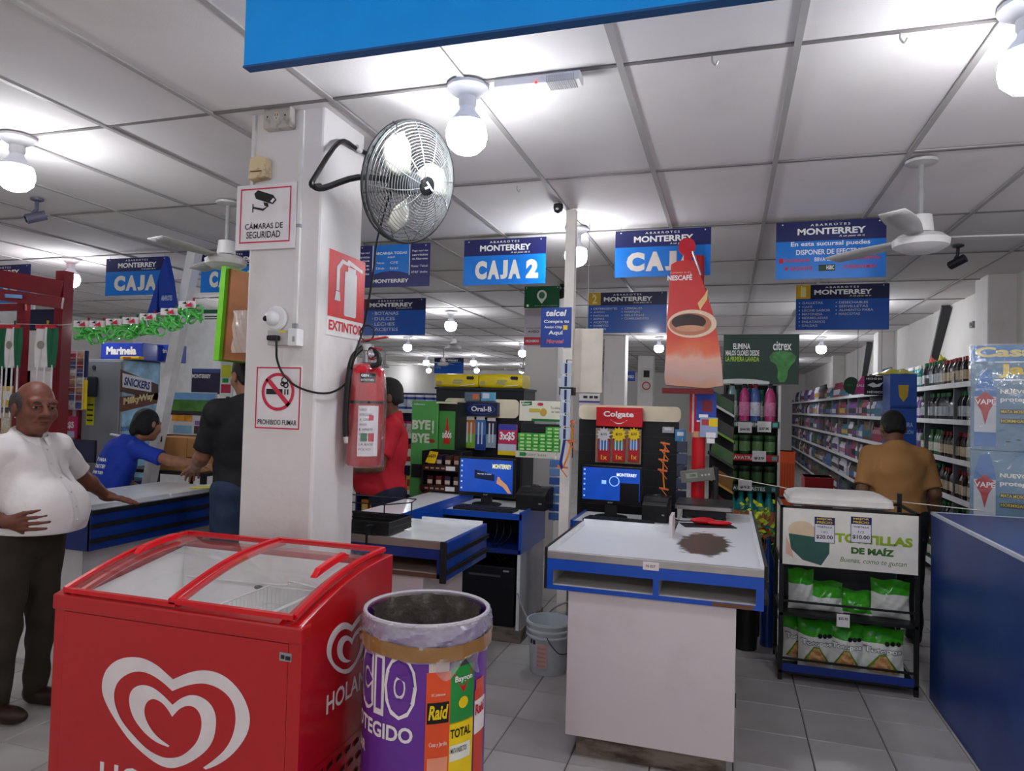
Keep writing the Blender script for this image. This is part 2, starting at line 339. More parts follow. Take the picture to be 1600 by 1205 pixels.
# ================================================================== THINGS ON THE PILLAR
FY = PY0-.004
def onpillar(name, label, cat, px0, py0, px1, py1, y=PY0):
    x0, x1, z0, z1 = RX(px0, py0, px1, py1, y); t = thing(name, label, cat, ((x0+x1)/2, y, z0)); return t, x1-x0, z1-z0
signw = M((232, 226, 228), .4, coat=.2)
t, w, h = onpillar('camera_sign', 'white red-framed sign with a camera picture reading CÁMARAS DE SEGURIDAD', 'sign', 371, 291, 460, 387, PY0-.02)
B().box(-w/2, w/2, 0, .005, 0, h).make('board', signw, t)
flat(t, 'red_border', frame(-w*.43, w*.42, h*.10, h*.94, .006), -.0015, PINKRED)
txt(t, 'CÁMARAS DE', -w*.34, w*.30, h*.31, h*.42, -.0015, BLACK, .01); txt(t, 'SEGURIDAD', -w*.31, w*.26, h*.17, h*.275, -.0015, BLACK, .01)
def L_(pts): return [((a-.5)*w, c*h) for a, c in pts]
flat(t, 'camera_picture', [L_([(.30, .86), (.36, .91), (.62, .82), (.68, .74), (.62, .68), (.55, .70), (.33, .78)]), L_([(.46, .72), (.54, .70), (.55, .64), (.48, .66)]), L_([(.29, .66), (.46, .62), (.54, .66), (.53, .64), (.46, .585), (.29, .63)]), L_([(.275, .70), (.295, .70), (.295, .57), (.275, .57)])], -.0015, BLACK)
flat(t, 'camera_lens', [L_([(.575, .725), (.62, .775), (.655, .75), (.61, .70)])], -.002, signw)
t, w, h = onpillar('no_smoking_sign', 'white red-framed no smoking sign reading PROHIBIDO FUMAR', 'sign', 402, 572, 469, 674)
B().box(-w/2, w/2, -.004, 0, 0, h).make('board', signw, t)
flat(t, 'red_border', frame(-w*.49, w*.49, h*.02, h*.985, .006), -.0055, PINKRED)
cz = h*.60; R_ = w*.36
flat(t, 'cigarette_picture', [rect(-w*.26, w*.10, cz-.012, cz+.012), rect(w*.14, w*.17, cz-.012, cz+.012), rect(w*.20, w*.23, cz-.012, cz+.012)], -.0055, BLACK)
flat(t, 'smoke_picture', ring(w*.14, cz+.05, .018, .006, 14)+ring(w*.17, cz+.03, .014, .006, 14)+ring(w*.10, cz+.035, .012, .006, 12), -.0055, BLACK)
flat(t, 'prohibition_ring', ring(0, cz, R_, .014)+[[(-R_*.72-.006, cz+R_*.62), (-R_*.62, cz+R_*.72+.006), (R_*.72+.006, cz-R_*.62), (R_*.62, cz-R_*.72-.006)]], -.0062, PINKRED)
txt(t, 'PROHIBIDO FUMAR', -w*.43, w*.43, h*.085, h*.165, -.0055, BLACK, .012)
# extinguisher sign on the right face
a = PX(514, 385, PX1); c = PX(566, 533, PX1); y0, y1 = a.y, c.y; z0 = (PX(512, 523, PX1).z+c.z)/2; z1 = (a.z+PX(567, 412, PX1).z)/2
t = thing('extinguisher_sign', 'red and white sign with an extinguisher picture reading EXTINTOR', 'sign', (PX1, y0, z0)); w = y1-y0; h = z1-z0
B().box(0, .003, 0, w, 0, h).make('board', M((238, 234, 232), .4), t)
X4 = face_x(.004)
flat(t, 'red_field', [rect(0, w, h*.22, h)], 0, M((214, 30, 38), .4, var=.1, scale=20), X4)
flat(t, 'extinguisher_picture', [rrect(w*.42, w*.76, h*.26, h*.80, .01), rect(w*.50, w*.72, h*.80, h*.86), [(w*.46, h*.90), (w*.92, h*.84), (w*.92, h*.88), (w*.5, h*.95)], [(w*.2, h*.82), (w*.34, h*.93), (w*.55, h*.90), (w*.55, h*.87), (w*.36, h*.88), (w*.28, h*.80), (w*.28, h*.54), (w*.2, h*.54)], [(w*.19, h*.53), (w*.29, h*.53), (w*.32, h*.42), (w*.16, h*.42)]], -.001, signw, X4)
txt(t, 'EXTINTOR', w*.04, w*.96, h*.06, h*.18, -.001, M((206, 30, 40), .5), .03, xf=X4)
# boxes, conduit, dome camera
t, w, h = onpillar('wall_outlet', 'old grey metal outlet box at the top of the pillar', 'outlet', 422, 173, 462, 203)
B().box(-w/2, w/2, -.045, 0, 0, h).make('box', stained((186, 180, 172), (120, 108, 96), .5, 20), t, bevel=.004)
flat(t, 'socket', [oval(0, h*.5, .016, .02, 14)], -.046, M((206, 196, 176), .5)); flat(t, 'slots', [rect(-.007, -.004, h*.5, h*.5+.011), rect(.004, .007, h*.5, h*.5+.011), oval(0, h*.5-.009, .003, .003, 8), oval(-.045, h*.5, .004, .004, 8), oval(.045, h*.5, .004, .004, 8)], -.047, BLACK)
t, w, h = onpillar('wall_sensor', 'small yellowed plastic box above the camera sign', 'box', 399, 250, 425, 284)
B().prism([(-w/2, 0), (w/2, .01), (w*.45, h*.9), (0, h), (-w*.4, h*.93)], -.05, 0).make('housing', stained((222, 200, 160), (150, 112, 74), .5, 18), t, bevel=.006)
B().box(-w*.32, w*.3, -.054, -.05, h*.3, h*.34).make('slit', BROWN, t)
t = thing('conduit', 'thin white cable conduit running down the pillar front', 'conduit', (PY(468, 360, PY0).x, PY0, 0))
zt = PY(468, 178, PY0).z; zb = PY(463, 513, PY0).z
B().box(-.009, .009, -.012, 0, zb, CEIL).make('duct', M((228, 224, 222), .5), t); B().box(-.011, .011, -.014, 0, zb, zb+.02).make('clip', GREY, t); B().box(-.011, .011, -.014, 0, 2.35, 2.365).make('clip', GREY, t)
o = tag(B().box(-.008, .008, -.012, 0, PY(397, 300, PY0).z, CEIL).make('cable_strip', M((220, 216, 214), .5), loc=(PX0+.012, PY0, 0)), 'white cable strip along the left corner of the pillar', 'conduit')
p = PY(434, 498, PY0)
t = thing('dome_camera', 'white dome security camera on the pillar front', 'camera', p)
b = B(); b.lathe([(.055, 0), (.055, .012), (.048, .02), (.02, .024)], 24); me = b.mesh('base', M((226, 224, 224), .4), True)
link('base', me, t, Matrix.Rotation(PI/2, 4, 'X'))
B().ell((-.008, -.028, -.002), (.034, .034, .034), 18, 12).make('ball', M((222, 222, 224), .3), t, True)
B().ell((-.022, -.056, -.006), (.013, .008, .013), 12, 8).make('lens', M((14, 14, 18), .1), t, True)
t, w, h = onpillar('power_box', 'grey power box with a white switch cover and a black plug', 'outlet', 427, 517, 474, 544)
B().box(-w/2, w*.22, -.04, 0, .01, h).make('box', M((188, 184, 180), .5), t, bevel=.003)
B().box(w*.2, w/2, -.05, 0, .006, h+.004).make('switch_cover', M((230, 230, 230), .4), t, bevel=.004)
B().box(w*.38, w*.44, -.056, -.05, h*.3, h*.6).make('switch', GREY, t)
B().box(-w*.4, -w*.06, -.07, -.04, h*.36, h*.66).make('plug', BLACK, t, bevel=.006)
flat(t, 'yellow_sticker', [rect(-w*.12, w*.1, h*.84, h*.94)], -.041, YELLOW)
# ---- wall fan
FC = Vector((-1.30, 2.67, 2.53)); fx = Vector((.91, -.29, -.28)).normalized(); fu = (Vector((0, 0, 1))-fx*fx.z).normalized(); fs = fx.cross(fu)
Q = Matrix(((fs.x, fu.x, fx.x, FC.x), (fs.y, fu.y, fx.y, FC.y), (fs.z, fu.z, fx.z, FC.z), (0, 0, 0, 1)))    # local z = axis
t = thing('wall_fan', 'black caged fan on a bent arm bracket at the top of the pillar', 'fan', FC); T0 = Matrix.Translation(-FC)
def fpart(b, name, mat, smooth=True): return link(name, b.mesh(name, mat, smooth), t, T0 @ Q)
wire = M((150, 154, 156), .35, metal=.6); wired = M((64, 66, 68), .4, metal=.4)
FR = .252
def circ(r, z, n=40): return [(r*math.cos(2*PI*i/n), r*math.sin(2*PI*i/n), z) for i in range(n)]
b = B(); b.tube(circ(FR, 0, 48), .006, 6, closed=True); b.tube(circ(FR, -.03, 48), .005, 6, closed=True); fpart(b, 'rim', wired)
def dome(u, zmax): return zmax*(1-(u/FR)**2.6)
b = B()
for i in range(1, 23): r = FR*i/22.5; b.tube(circ(r, dome(r, .085), 36), .0015, 4, closed=True)
for k in range(12):
    a = 2*PI*k/12; b.tube([(r*math.cos(a+r), r*math.sin(a+r), dome(r, .087)) for r in np.linspace(.03, FR, 8)], .002, 4)
fpart(b, 'front_guard', wire)
b = B()
for i in range(2, 17): r = FR*i/16; b.tube(circ(r, -.03-dome(r, .08), 32), .0017, 4, closed=True)
for k in range(16):
    a = 2*PI*k/16; b.tube([(r*math.cos(a), r*math.sin(a), -.03-dome(r, .082)) for r in np.linspace(.05, FR, 6)], .002, 4)
fpart(b, 'rear_guard', wired)
blade_m = M((206, 204, 190), .35, coat=.2)
for k in range(3):
    b = B(); a0 = 2*PI*k/3+.5
    def bl(u, v, a0=a0):
        r = .05+.17*u; wd_ = (.5+.45*math.sin(PI*min(u*1.1, 1)))*(v-.5); a = a0+wd_+.25*u
        return (r*math.cos(a), r*math.sin(a), -.01+.05*(v-.5)*(1-.3*u))
    b.grid(bl, 8, 6); o = fpart(b, 'blade', blade_m); md = o.modifiers.new('s', 'SOLIDIFY'); md.thickness = .003
b = B(); b.lathe([(.05, -.10), (.055, -.06), (.05, -.03), (.045, .01), (.04, .02)], 20); fpart(b, 'motor', M((70, 72, 76), .4))
b = B(); b.lathe([(.04, .086), (.038, .094), (.02, .099), (.004, .1)], 24); fpart(b, 'badge', M((22, 24, 26), .2, coat=.5))
b = B(); b.bar((-.022, -.012, .103), (.018, .014, .1), .007, .004); b.bar((.0, .0, .103), (.02, -.014, .1), .007, .004); fpart(b, 'badge_mark', LETTER, False)
b = B(); b.tube([(.17, .17, .02), (.185, .19, .03), (.18, .2, .0)], .003, 5); fpart(b, 'clip', wired)
# bracket: triangle of bent tube from the pillar to the fan
bk = M((16, 16, 18), .35); w0 = Vector((PX1-.02, 2.60, 2.66))
Ltri = [PX(500, 290, -1.66), PX(487, 290, -1.64), PX(493, 275, -1.64), PX(530, 222, -1.66), PX(556, 232, -1.68), PX(574, 242, -1.68), PX(577, 256, -1.68)]
b = B(); b.tube([p-FC for p in smooth_path(Ltri, 4)], .011, 8); b.make('wall_bracket', bk, t, True)
back = Q @ Vector((0, 0, -.09))
Larm = [PX(490, 291, -1.64), PX(505, 294, -1.62), PX(560, 277, -1.53), back]
b = B(); b.tube([p-FC for p in smooth_path(Larm, 4)], .013, 8); b.make('arm', bk, t, True)
B().tube([back-FC, back-FC+fx*.05], .022, 10).make('swivel', bk, t, True)
wh = M((210, 208, 206), .4)
B().tube([PX(557, 230, -1.675)-FC, PX(563, 236, -1.675)-FC], .014, 8).make('clamp', wh, t)
# cable
pts = [PY(432, 530, 2.545), PY(432, 545, 2.545), PY(433, 562, 2.56), PY(442, 584, 2.575), PY(462, 603, 2.58), PY(490, 613, 2.59)]
for (px, py, x) in ((515, 614, -1.675), (535, 604, -1.67), (547, 588, -1.66), (551, 565, -1.60), (556, 548, -1.52)): pts.append(PX(px, py, x))
for (px, py, y) in ((566, 520, 2.74), (576, 470, 2.72), (584, 420, 2.70), (590, 372, 2.69)): pts.append(PY(px, py, y))
pts.append(Q @ Vector((0, -.05, -.12)))
tag(B().tube(smooth_path(pts, 5), .0048, 8).make('power_cable', M((16, 16, 18), .5), None, True), 'black cable hanging in a loop from the power box to the fan', 'cable')
# ---- fire extinguisher
ex = PX(571, 650, -1.600); zb = PX(570, 727, -1.6).z; zt = PX(570, 566, -1.6).z
t = thing('fire_extinguisher', 'red fire extinguisher in a plastic bag strapped to the pillar side', 'extinguisher', (ex.x, ex.y, zb)); h = zt-zb; r = .084
redx = M((178, 14, 30), .25, coat=.5)
b = B(); b.lathe([(r*.9, 0), (r, .01), (r, h*.86), (r*.96, h*.92), (r*.75, h*.97), (r*.3, h)], 28); b.make('cylinder', redx, t, True)
b = B(); b.lathe([(.022, h-.005), (.022, h+.05), (.028, h+.055), (.028, h+.085), (.015, h+.09)], 14); b.make('valve', STEEL, t, True)
b = B(); b.bar((-.03, 0, h+.10), (.11, -.02, h+.115), .02, .006); b.bar((-.02, 0, h+.075), (.08, -.02, h+.06), .018, .006); b.make('handle', M((190, 20, 36), .35), t)
b = B(); b.ell((.045, -.03, h+.035), (.028, .028, .028), 14, 8); b.make('gauge', CHROME, t, True)
b = B(); b.tube(circ(.036, 0, 24), .004, 6, closed=True); o = b.make('pull_ring', M((30, 30, 30), .4), t); o.matrix_local = Matrix.Translation((0, -.01, h+.135)) @ Matrix.Rotation(PI/2, 4, 'X')
b = B(); b.tube(smooth_path([(.03, -.03, h+.06), (.085, -.05, h+.03), (.09, -.06, h-.01), (.06, -.075, h-.02)], 5), .012, 8); b.make('nozzle', BLACK, t, True)
b = B(); b.tube(smooth_path([(-.02, -.01, h+.07), (-.04, -.06, h+.02), (-.045, -.085, h*.85), (-.05, -.092, h*.5), (-.045, -.092, h*.28)], 5), .013, 8); b.make('hose', BLACK, t, True)
b = B(); b.cyl((-.045, -.092, h*.29), (-.04, -.094, h*.22), .012, .009); b.make('hose_tip', M((200, 190, 190), .4), t)
b = B(); b.lathe([(r+.003, h*.60), (r+.003, h*.625)], 28, cap=False); b.make('strap', BLACK, t, True)
def cpatch(parent, name, a0, a1, z0, z1, R, mat, n=10):
    b = B(); b.grid(lambda u, v: (R*math.sin(a0+(a1-a0)*u), -R*math.cos(a0+(a1-a0)*u), z0+(z1-z0)*v), n, 1); return b.make(name, mat, parent, True, fix=False)
lab = cpatch(t, 'instruction_label', .12, 1.25, h*.1, h*.58, r+.001, M((224, 218, 224), .4))
for k in range(9): txt(lab, ['USO', 'INSTRUCCIONES', 'A. GIRE', 'TIRE DEL SEGURO', 'B. APRIETE', 'MANGO', 'C. DIRIJA', 'LA BASE', 'POLVO'][k], .2, .55+.45*((k*37) % 10)/10, h*(.54-.047*k)-.004, h*(.54-.047*k)+.006, .0018, DARK, .0, cyl=r)
cpatch(lab, 'class_picture', .28, .62, h*.24, h*.32, r+.0018, M((24, 110, 70), .4)); cpatch(lab, 'class_picture', .68, 1.0, h*.24, h*.32, r+.0018, M((190, 30, 60), .4)); cpatch(lab, 'class_picture', .7, .95, h*.44, h*.49, r+.0018, M((200, 60, 80), .4))
cpatch(t, 'maker_label', .15, 1.0, h*.80, h*.89, r+.001, M((30, 28, 30), .4)); txt(t, 'GEN', .22, .62, h*.855, h*.88, .002, LETTER, .03, cyl=r); txt(t, 'EXTINTORES', .22, .9, h*.815, h*.835, .002, LETTER, 0, cyl=r)
# loose clear bag over it
b = B()
def bag(u, v):
    a = 2*PI*u; R = r+.006+.004*math.sin(7*a+9*v)+.003*math.sin(13*a-5*v); R *= 1 if v < .86 else 1-(v-.86)*2.2
    return (R*math.cos(a), R*math.sin(a), h*(-.01+v*1.0))
b.grid(bag, 48, 20); b.make('plastic_bag', sheet((255, 255, 255), .96, .14, 1.5, .8, 24, 'clear_film'), t, True)
# ================================================================== ICE CREAM FREEZER
x0, x1, y0, y1, zf, zk = -2.15, -1.19, 1.80, 2.38, .93, 1.03
t = thing('ice_cream_freezer', 'red chest freezer with curved sliding glass lids and white heart logos', 'freezer', ((x0+x1)/2, y0, 0)); W = x1-x0; D = y1-y0; hw = W/2
fred = stained((182, 8, 18), (220, 120, 116), .3, 26, .72, .80, .02, 40, (.25, 1, 2.2), coat=.35)
def zc(tt): return zf+(zk-zf)*tt+.03*math.sin(PI*tt)
prof = [(D*i/14, zc(i/14)) for i in range(15)]
side = [(0, .06)]+[(p[0], p[1]-.004) for p in prof]+[(D, .06)]
b = B(); b.prism(side, -hw, -hw+.045, 'x'); b.make('side_panel', fred, t, bevel=.004)
b = B(); b.prism(side, hw-.045, hw, 'x'); sp = b.make('side_panel', fred, t, bevel=.004)
B().box(-hw+.045, hw-.045, 0, .045, .06, zf-.06).make('front_panel', fred, t)
B().box(-hw-.004, hw+.004, -.008, .05, zf-.058, zf-.004).make('front_lip', fred, t, bevel=.008)
B().box(-hw+.045, hw-.045, D-.05, D, .06, zk-.02).make('back_panel', fred, t)
liner = M((240, 240, 240), .4, var=.03)
b = B(); i0, i1, j0, j1, zb_, zt_ = -hw+.052, hw-.052, .052, D-.058, .72, zf-.02
b.add([(i0, j0, zt_), (i1, j0, zt_), (i1, j1, zt_+.08), (i0, j1, zt_+.08), (i0, j0, zb_), (i1, j0, zb_), (i1, j1, zb_), (i0, j1, zb_)], [(0, 1, 5, 4), (1, 2, 6, 5), (2, 3, 7, 6), (3, 0, 4, 7), (4, 5, 6, 7)]); b.make('inner_liner', liner, t, fix=False)
b = B()
for sx in (-1, 1): b.tube([(sx*(hw-.075), p[0]+.004, p[1]-.012) for p in prof], .012, 6)
b.make('lid_rails', fred, t)
redp = M((206, 12, 26), .3, coat=.3)
glass = sheet((240, 240, 240), .95, .05, 1.4, name='lid_glass')
def lid(xa, xb, dz, lb):
    o_ = B(); o_.grid(lambda u, v: (xa+(xb-xa)*u, D*(.03+.94*v), zc(.03+.94*v)+dz), 2, 16); L = o_.make('lid_glass', glass, t, True)
    f_ = B()
    for xx in (xa, xb): f_.tube([(xx, D*(.02+.96*k/14), zc(.02+.96*k/14)+dz) for k in range(15)], .011, 6)
    f_.bar((xa, D*.975, zc(.975)+dz), (xb, D*.975, zc(.975)+dz), .022, .018); f_.bar((xa, D*.02, zc(.02)+dz), (xb, D*.02, zc(.02)+dz), .018, .014)
    f_.make('lid_frame', redp, L, True); return L
g1 = lid(-hw+.03, .012, .004, 'left'); g2 = lid(-.012, hw-.035, .013, 'right')
for L, xx, ta, tb in ((g1, -hw+.085, .42, .78), (g2, hw-.11, .38, .74)):
    b = B(); n = 8
    rings = []
    for k in range(n+1):
        tt = ta+(tb-ta)*k/n; zz = zc(tt)+.012; hh = .022 if 0 < k < n else .006
        rings.append([(xx-.013, D*tt, zz), (xx+.013, D*tt, zz), (xx+.011, D*tt, zz+hh), (xx-.011, D*tt, zz+hh)])
    b.loft(rings); b.make('lid_handle', M((226, 16, 30), .25, coat=.5), L, bevel=.003)
# wire baskets
wirew = M((226, 226, 224), .35)
for bx0, bx1, deep in ((.0, .215, .13), (.225, .415, .13)):
    b = B(); ya, yb = .07, D-.09; zt2 = zf-.05; zb2 = zt2-deep
    for z in (zt2, zt2-deep*.5, zb2): b.tube([(bx0, ya, z), (bx1, ya, z), (bx1, yb, z), (bx0, yb, z)], .0035 if z == zt2 else .002, 5, closed=True)
    k = 0
    for xx in np.arange(bx0+.018, bx1, .018):
        b.tube([(xx, ya, zt2), (xx, ya, zb2), (xx, yb, zb2), (xx, yb, zt2)], .0021, 4)
    for yy in np.arange(ya+.02, yb, .022):
        b.tube([(bx0, yy, zt2), (bx0, yy, zb2), (bx1, yy, zb2), (bx1, yy, zt2)], .0021, 4)
    b.make('wire_basket', wirew, t)
b = B(); b.tube(smooth_path([(-.38, D-.09, zf-.05), (.05, D-.09, zf-.04), (.1, D-.1, zf-.02), (.2, D-.1, zf-.03), (.3, D-.09, zf-.045), (.4, D-.09, zf-.05)], 4), .004, 5); b.make('wire_hanger', wirew, t)
b = B(); b.ell((-.02, D-.12, zf-.05), (.02, .012, .008), 10, 6); b.make('lid_bumper', M((20, 60, 50), .4), t)
# logo: two hearts in one ribbon
HP = [(920,718,1),(1000,684,0),(1080,670,0),(1160,685,0),(1232,732,0),(1290,806,0),(1325,900,0),(1320,985,0),(1280,1062,0),(1220,1128,0),(1150,1174,0),(1092,1196,1),(1079,1186,1),(1132,1148,0),(1190,1095,0),(1230,1030,0),(1250,950,0),(1245,870,0),(1215,810,0),(1160,765,0),(1090,741,0),(1020,745,0),(960,762,0),(916,780,1),(860,730,0),(800,692,0),(740,676,0),(680,690,0),(630,730,0),(608,790,0),(615,860,0),(650,940,0),(710,1015,0),(780,1085,0),(850,1125,0),(905,1135,0),(960,1125,0),(1010,1090,0),(1050,1040,0),(1070,970,0),(1065,912,0),(1040,872,0),(1000,858,0),(955,875,0),(915,917,1),(893,880,0),(860,842,0),(815,822,0),(780,842,0),(768,890,0),(785,950,0),(830,1015,0),(902,1071,1),(894,1077,1),(830,1050,0),(768,1000,0),(715,930,0),(690,860,0),(690,800,0),(715,762,0),(760,748,0),(815,763,0),(870,805,0),(917,853,1),(960,820,0),(1010,802,0),(1060,808,0),(1110,840,0),(1140,890,0),(1148,950,0),(1135,1030,0),(1100,1090,0),(1040,1140,0),(970,1176,0),(905,1188,0),(840,1168,0),(760,1110,0),(680,1030,0),(605,920,0),(558,830,0),(542,760,0),(555,690,0),(590,640,0),(640,610,0),(700,600,0),(765,608,0),(830,640,0),(880,682,0)]
HP = [(a*400/1358., 850+c*400/1358., k) for a, c, k in HP]
def heart_pts():
    out = []; n = len(HP)
    for i in range(n):
        p1 = HP[i]; p2 = HP[(i+1) % n]; p0 = HP[i-1] if not p1[2] else p1; p3 = HP[(i+2) % n] if not p2[2] else p2
        for k in range(3):
            q = k/3; out.append(tuple(.5*(2*p1[d]+(p2[d]-p0[d])*q+(2*p0[d]-5*p1[d]+4*p2[d]-p3[d])*q*q+(3*p1[d]-p0[d]-3*p2[d]+p3[d])*q**3) for d in (0, 1)))
    return out
hp = []
for a, c in heart_pts():
    q = PY(a, c, y0); hp.append((q.x-(x0+x1)/2, q.z))
logo_m = M((228, 218, 220), .4)
flat(t, 'heart_logo', [hp], -.0015, logo_m)
hx0 = min(p[0] for p in hp); hx1 = max(p[0] for p in hp); hz0 = min(p[1] for p in hp); hz1 = max(p[1] for p in hp)
ztx = PY(180, 1194, y0).z
txt(t, 'HOLANDA', PY(157, 1195, y0).x-(x0+x1)/2, PY(400, 1205, y0).x-(x0+x1)/2, ztx-.085, ztx, -.0015, logo_m, .02)
X5 = face_x(hw+.0015)
ya = PX(510, 1010, x1).y-y0; s_ = .31/(hx1-hx0); zc_ = PX(512, 1015, x1).z
flat(t, 'heart_logo', [[(ya+(p[0]-hx0)*s_, zc_-.03+(p[1]-(hz0+hz1)/2)*s_*1.03) for p in hp]], 0, logo_m, X5)
q = PX(509, 1118, x1); q2 = PX(509, 1090, x1)
txt(t, 'HOLANDA', q.y-y0, q.y-y0+.36, q.z, q2.z+.004, 0, logo_m, .02, xf=X5)
# vent slots on the side
zg = PX(576, 1126, x1).z; polys = []
for row in range(9):
    for k in range(9):
        yy = .05+k*.055+(.02 if row % 2 else 0); zz = zg-.045-row*.05
        if zz < .08 or yy > D-.06: continue
        polys.append([(yy, zz), (yy+.032, zz+.008), (yy+.032, zz+.022), (yy, zz+.014)])
flat(t, 'vent_slots', polys, -.001, M((40, 2, 6), .8), X5); flat(t, 'vent_panel_edge', [rect(.02, D-.02, zg-.003, zg)], -.001, M((150, 8, 18), .4), X5)
q = PY(446, 1027, y0); cx_ = (x0+x1)/2
flat(t, 'serial_plate', [rect(q.x-cx_-.02, q.x-cx_+.022, q.z-.012, q.z+.013)], -.0015, STEEL); flat(t, 'serial_print', [rect(q.x-cx_-.015, q.x-cx_-.002, q.z-.006, q.z+.006), rect(q.x-cx_+.001, q.x-cx_+.018, q.z-.008, q.z+.004)], -.002, DARK)
for sx in (-1, 1):
    for yy in (.06, D-.06): B().cyl((sx*(hw-.06), yy, 0), (sx*(hw-.06), yy, .06), .025).make('foot', DARK, t)
FZ = t
# frozen packs lying in the baskets
pk = [stained((224, 222, 218), (150, 120, 90), .3, 30, .5, .6, .4, 40), stained((214, 220, 226), (120, 60, 70), .3, 30, .55, .62, .4, 40), stained((230, 224, 210), (110, 90, 70), .3, 24, .5, .6, .4, 40)]
for k, (bx, by, bz, a) in enumerate(((.10, .13, .768, .1), (.11, .26, .768, 1.4), (.10, .40, .768, .2), (.32, .13, .768, 3.0), (.32, .26, .768, 1.5), (.32, .40, .768, .1))):
    b = B()
    b.grid(lambda u, v: ((u-.5)*.15, (v-.5)*.10, .022*math.sin(PI*u)*math.sin(PI*v)+.004*math.sin(17*u+5*v+k)), 10, 8); b.grid(lambda u, v: ((u-.5)*.15, (v-.5)*.10, -.012*math.sin(PI*u)*math.sin(PI*v)), 6, 5)
    o = b.make('ice_cream_pack', pk[k % 3], None, True, loc=(cx_+bx, y0+by, bz+.002), rotz=a)
    tag(o, 'crumpled frozen pack in the %s wire basket of the freezer, %s from the front' % ('left' if k < 3 else 'right', ORD[k % 3]), 'ice cream', 'packs in the %s freezer basket' % ('left' if k < 3 else 'right'))
# ================================================================== RUBBISH BIN
bc = Vector((-.935, 2.13, 0)); R = .2; H_ = .92
af = math.atan2(EYE.x-bc.x, -(EYE.y-bc.y))      # angle of the side that faces the aisle
t = thing('rubbish_bin', 'round bin with purple insecticide print and a clear bag over its rim', 'bin', bc, af)
purple = M((104, 50, 150), .4, coat=.2)
b = B(); b.lathe([(R*.97, 0), (R, .02), (R, H_-.01)], 48, cap=False); b.lathe([(R-.008, H_-.01), (R-.008, .03), (.001, .02)], 40, cap=False); b.make('drum', purple, t, True)
def ang(px): return math.asin(max(-.995, min(.995, (px-678)/99.0)))
def zz(py): return H_-(py-984)/FPX*2.13
wht = M((236, 228, 228), .45)
for k, s in enumerate('OCIO'):
    a0, a1 = [(-1.85, -1.36), (-1.36, -.90), (-.88, -.66), (-.66, -.12)][k]
    txt(t, s, a0-.0, a1+.0, zz(1126), zz(1028), .0016, wht, .13, name='letter_outline', cyl=R)
    txt(t, s, a0+.055, a1-.055, zz(1116), zz(1038), .0028, purple, .065, cyl=R)
txt(t, 'PROTEGIDO', -1.75, ang(662), zz(1160), zz(1136), .002, wht, .03, cyl=R)
txt(t, 'HOGAR', -1.75, -1.1, zz(1195), zz(1178), .002, wht, .03, cyl=R)
def can(a0, a1, zt_, zb_, body, cap, name='can_picture'):
    c = cpatch(t, name, a0, a1, zb_, zt_, R+.0022, body)
    cpatch(c, 'cap_picture', a0+.03, a1-.03, zt_, zt_+.03, R+.0026, cap); return c
c = can(ang(680), ang(716), zz(1052), .36, M((226, 82, 40), .4), M((210, 190, 186), .4))
cpatch(c, 'name_field', ang(682), ang(714), zz(1130), zz(1098), R+.003, BLACK); txt(c, 'Raid', ang(684), ang(713), zz(1124), zz(1102), .004, YELLOW, .03, shear=.2, cyl=R)
txt(c, 'SC Johnson', ang(688), ang(708), zz(1089), zz(1084), .004, LETTER, 0, cyl=R); txt(c, 'Casa y Jardín', ang(686), ang(712), zz(1166), zz(1158), .004, LETTER, 0, cyl=R)
cpatch(c, 'base_field', ang(684), ang(714), zz(1205), zz(1182), R+.003, M((236, 150, 120), .4))
c = can(ang(716), ang(752), zz(1048), zz(1135), M((40, 140, 62), .4), M((70, 70, 74), .4))
cpatch(c, 'yellow_field', ang(716), ang(752), .36, zz(1133), R+.0022, YELLOW); txt(c, 'TOTAL', ang(717), ang(748), zz(1157), zz(1143), .004, BLACK, .02, cyl=R)
b = B(); b.add([((R+.0034)*math.sin(a), -(R+.0034)*math.cos(a), z) for a, z in ((ang(719), zz(1058)), (ang(750), zz(1055)), (ang(736), zz(1090)))], [(0, 2, 1)]); b.make('red_badge', RED, c, fix=False)
txt(c, 'Baygon', ang(722), ang(748), zz(1074), zz(1062), .005, LETTER, .02, cyl=R)
b = B(); b.add([((R+.0034)*math.sin(ang(736)+.09*math.cos(q)), -(R+.0034)*math.cos(ang(736)+.09*math.cos(q)), zz(1105)+.018*math.sin(q)) for q in np.linspace(0, 2*PI, 17)[:-1]], [tuple(range(16))]); b.make('yellow_disc', YELLOW, c, fix=False)
cpatch(c, 'text_field', ang(717), ang(748), zz(1192), zz(1168), R+.003, M((230, 230, 220), .4)); txt(c, 'MATA INSECTOS', ang(718), ang(742), zz(1180), zz(1172), .005, DARK, .01, cyl=R)
c = can(ang(754), ang(770), zz(1095), .36, M((214, 70, 50), .4), M((214, 84, 60), .4)); cpatch(c, 'white_field', ang(754), ang(771), zz(1165), zz(1112), R+.003, wht); txt(c, 'Raid', ang(755), ang(769), zz(1135), zz(1118), .005, RED, .03, cyl=R)
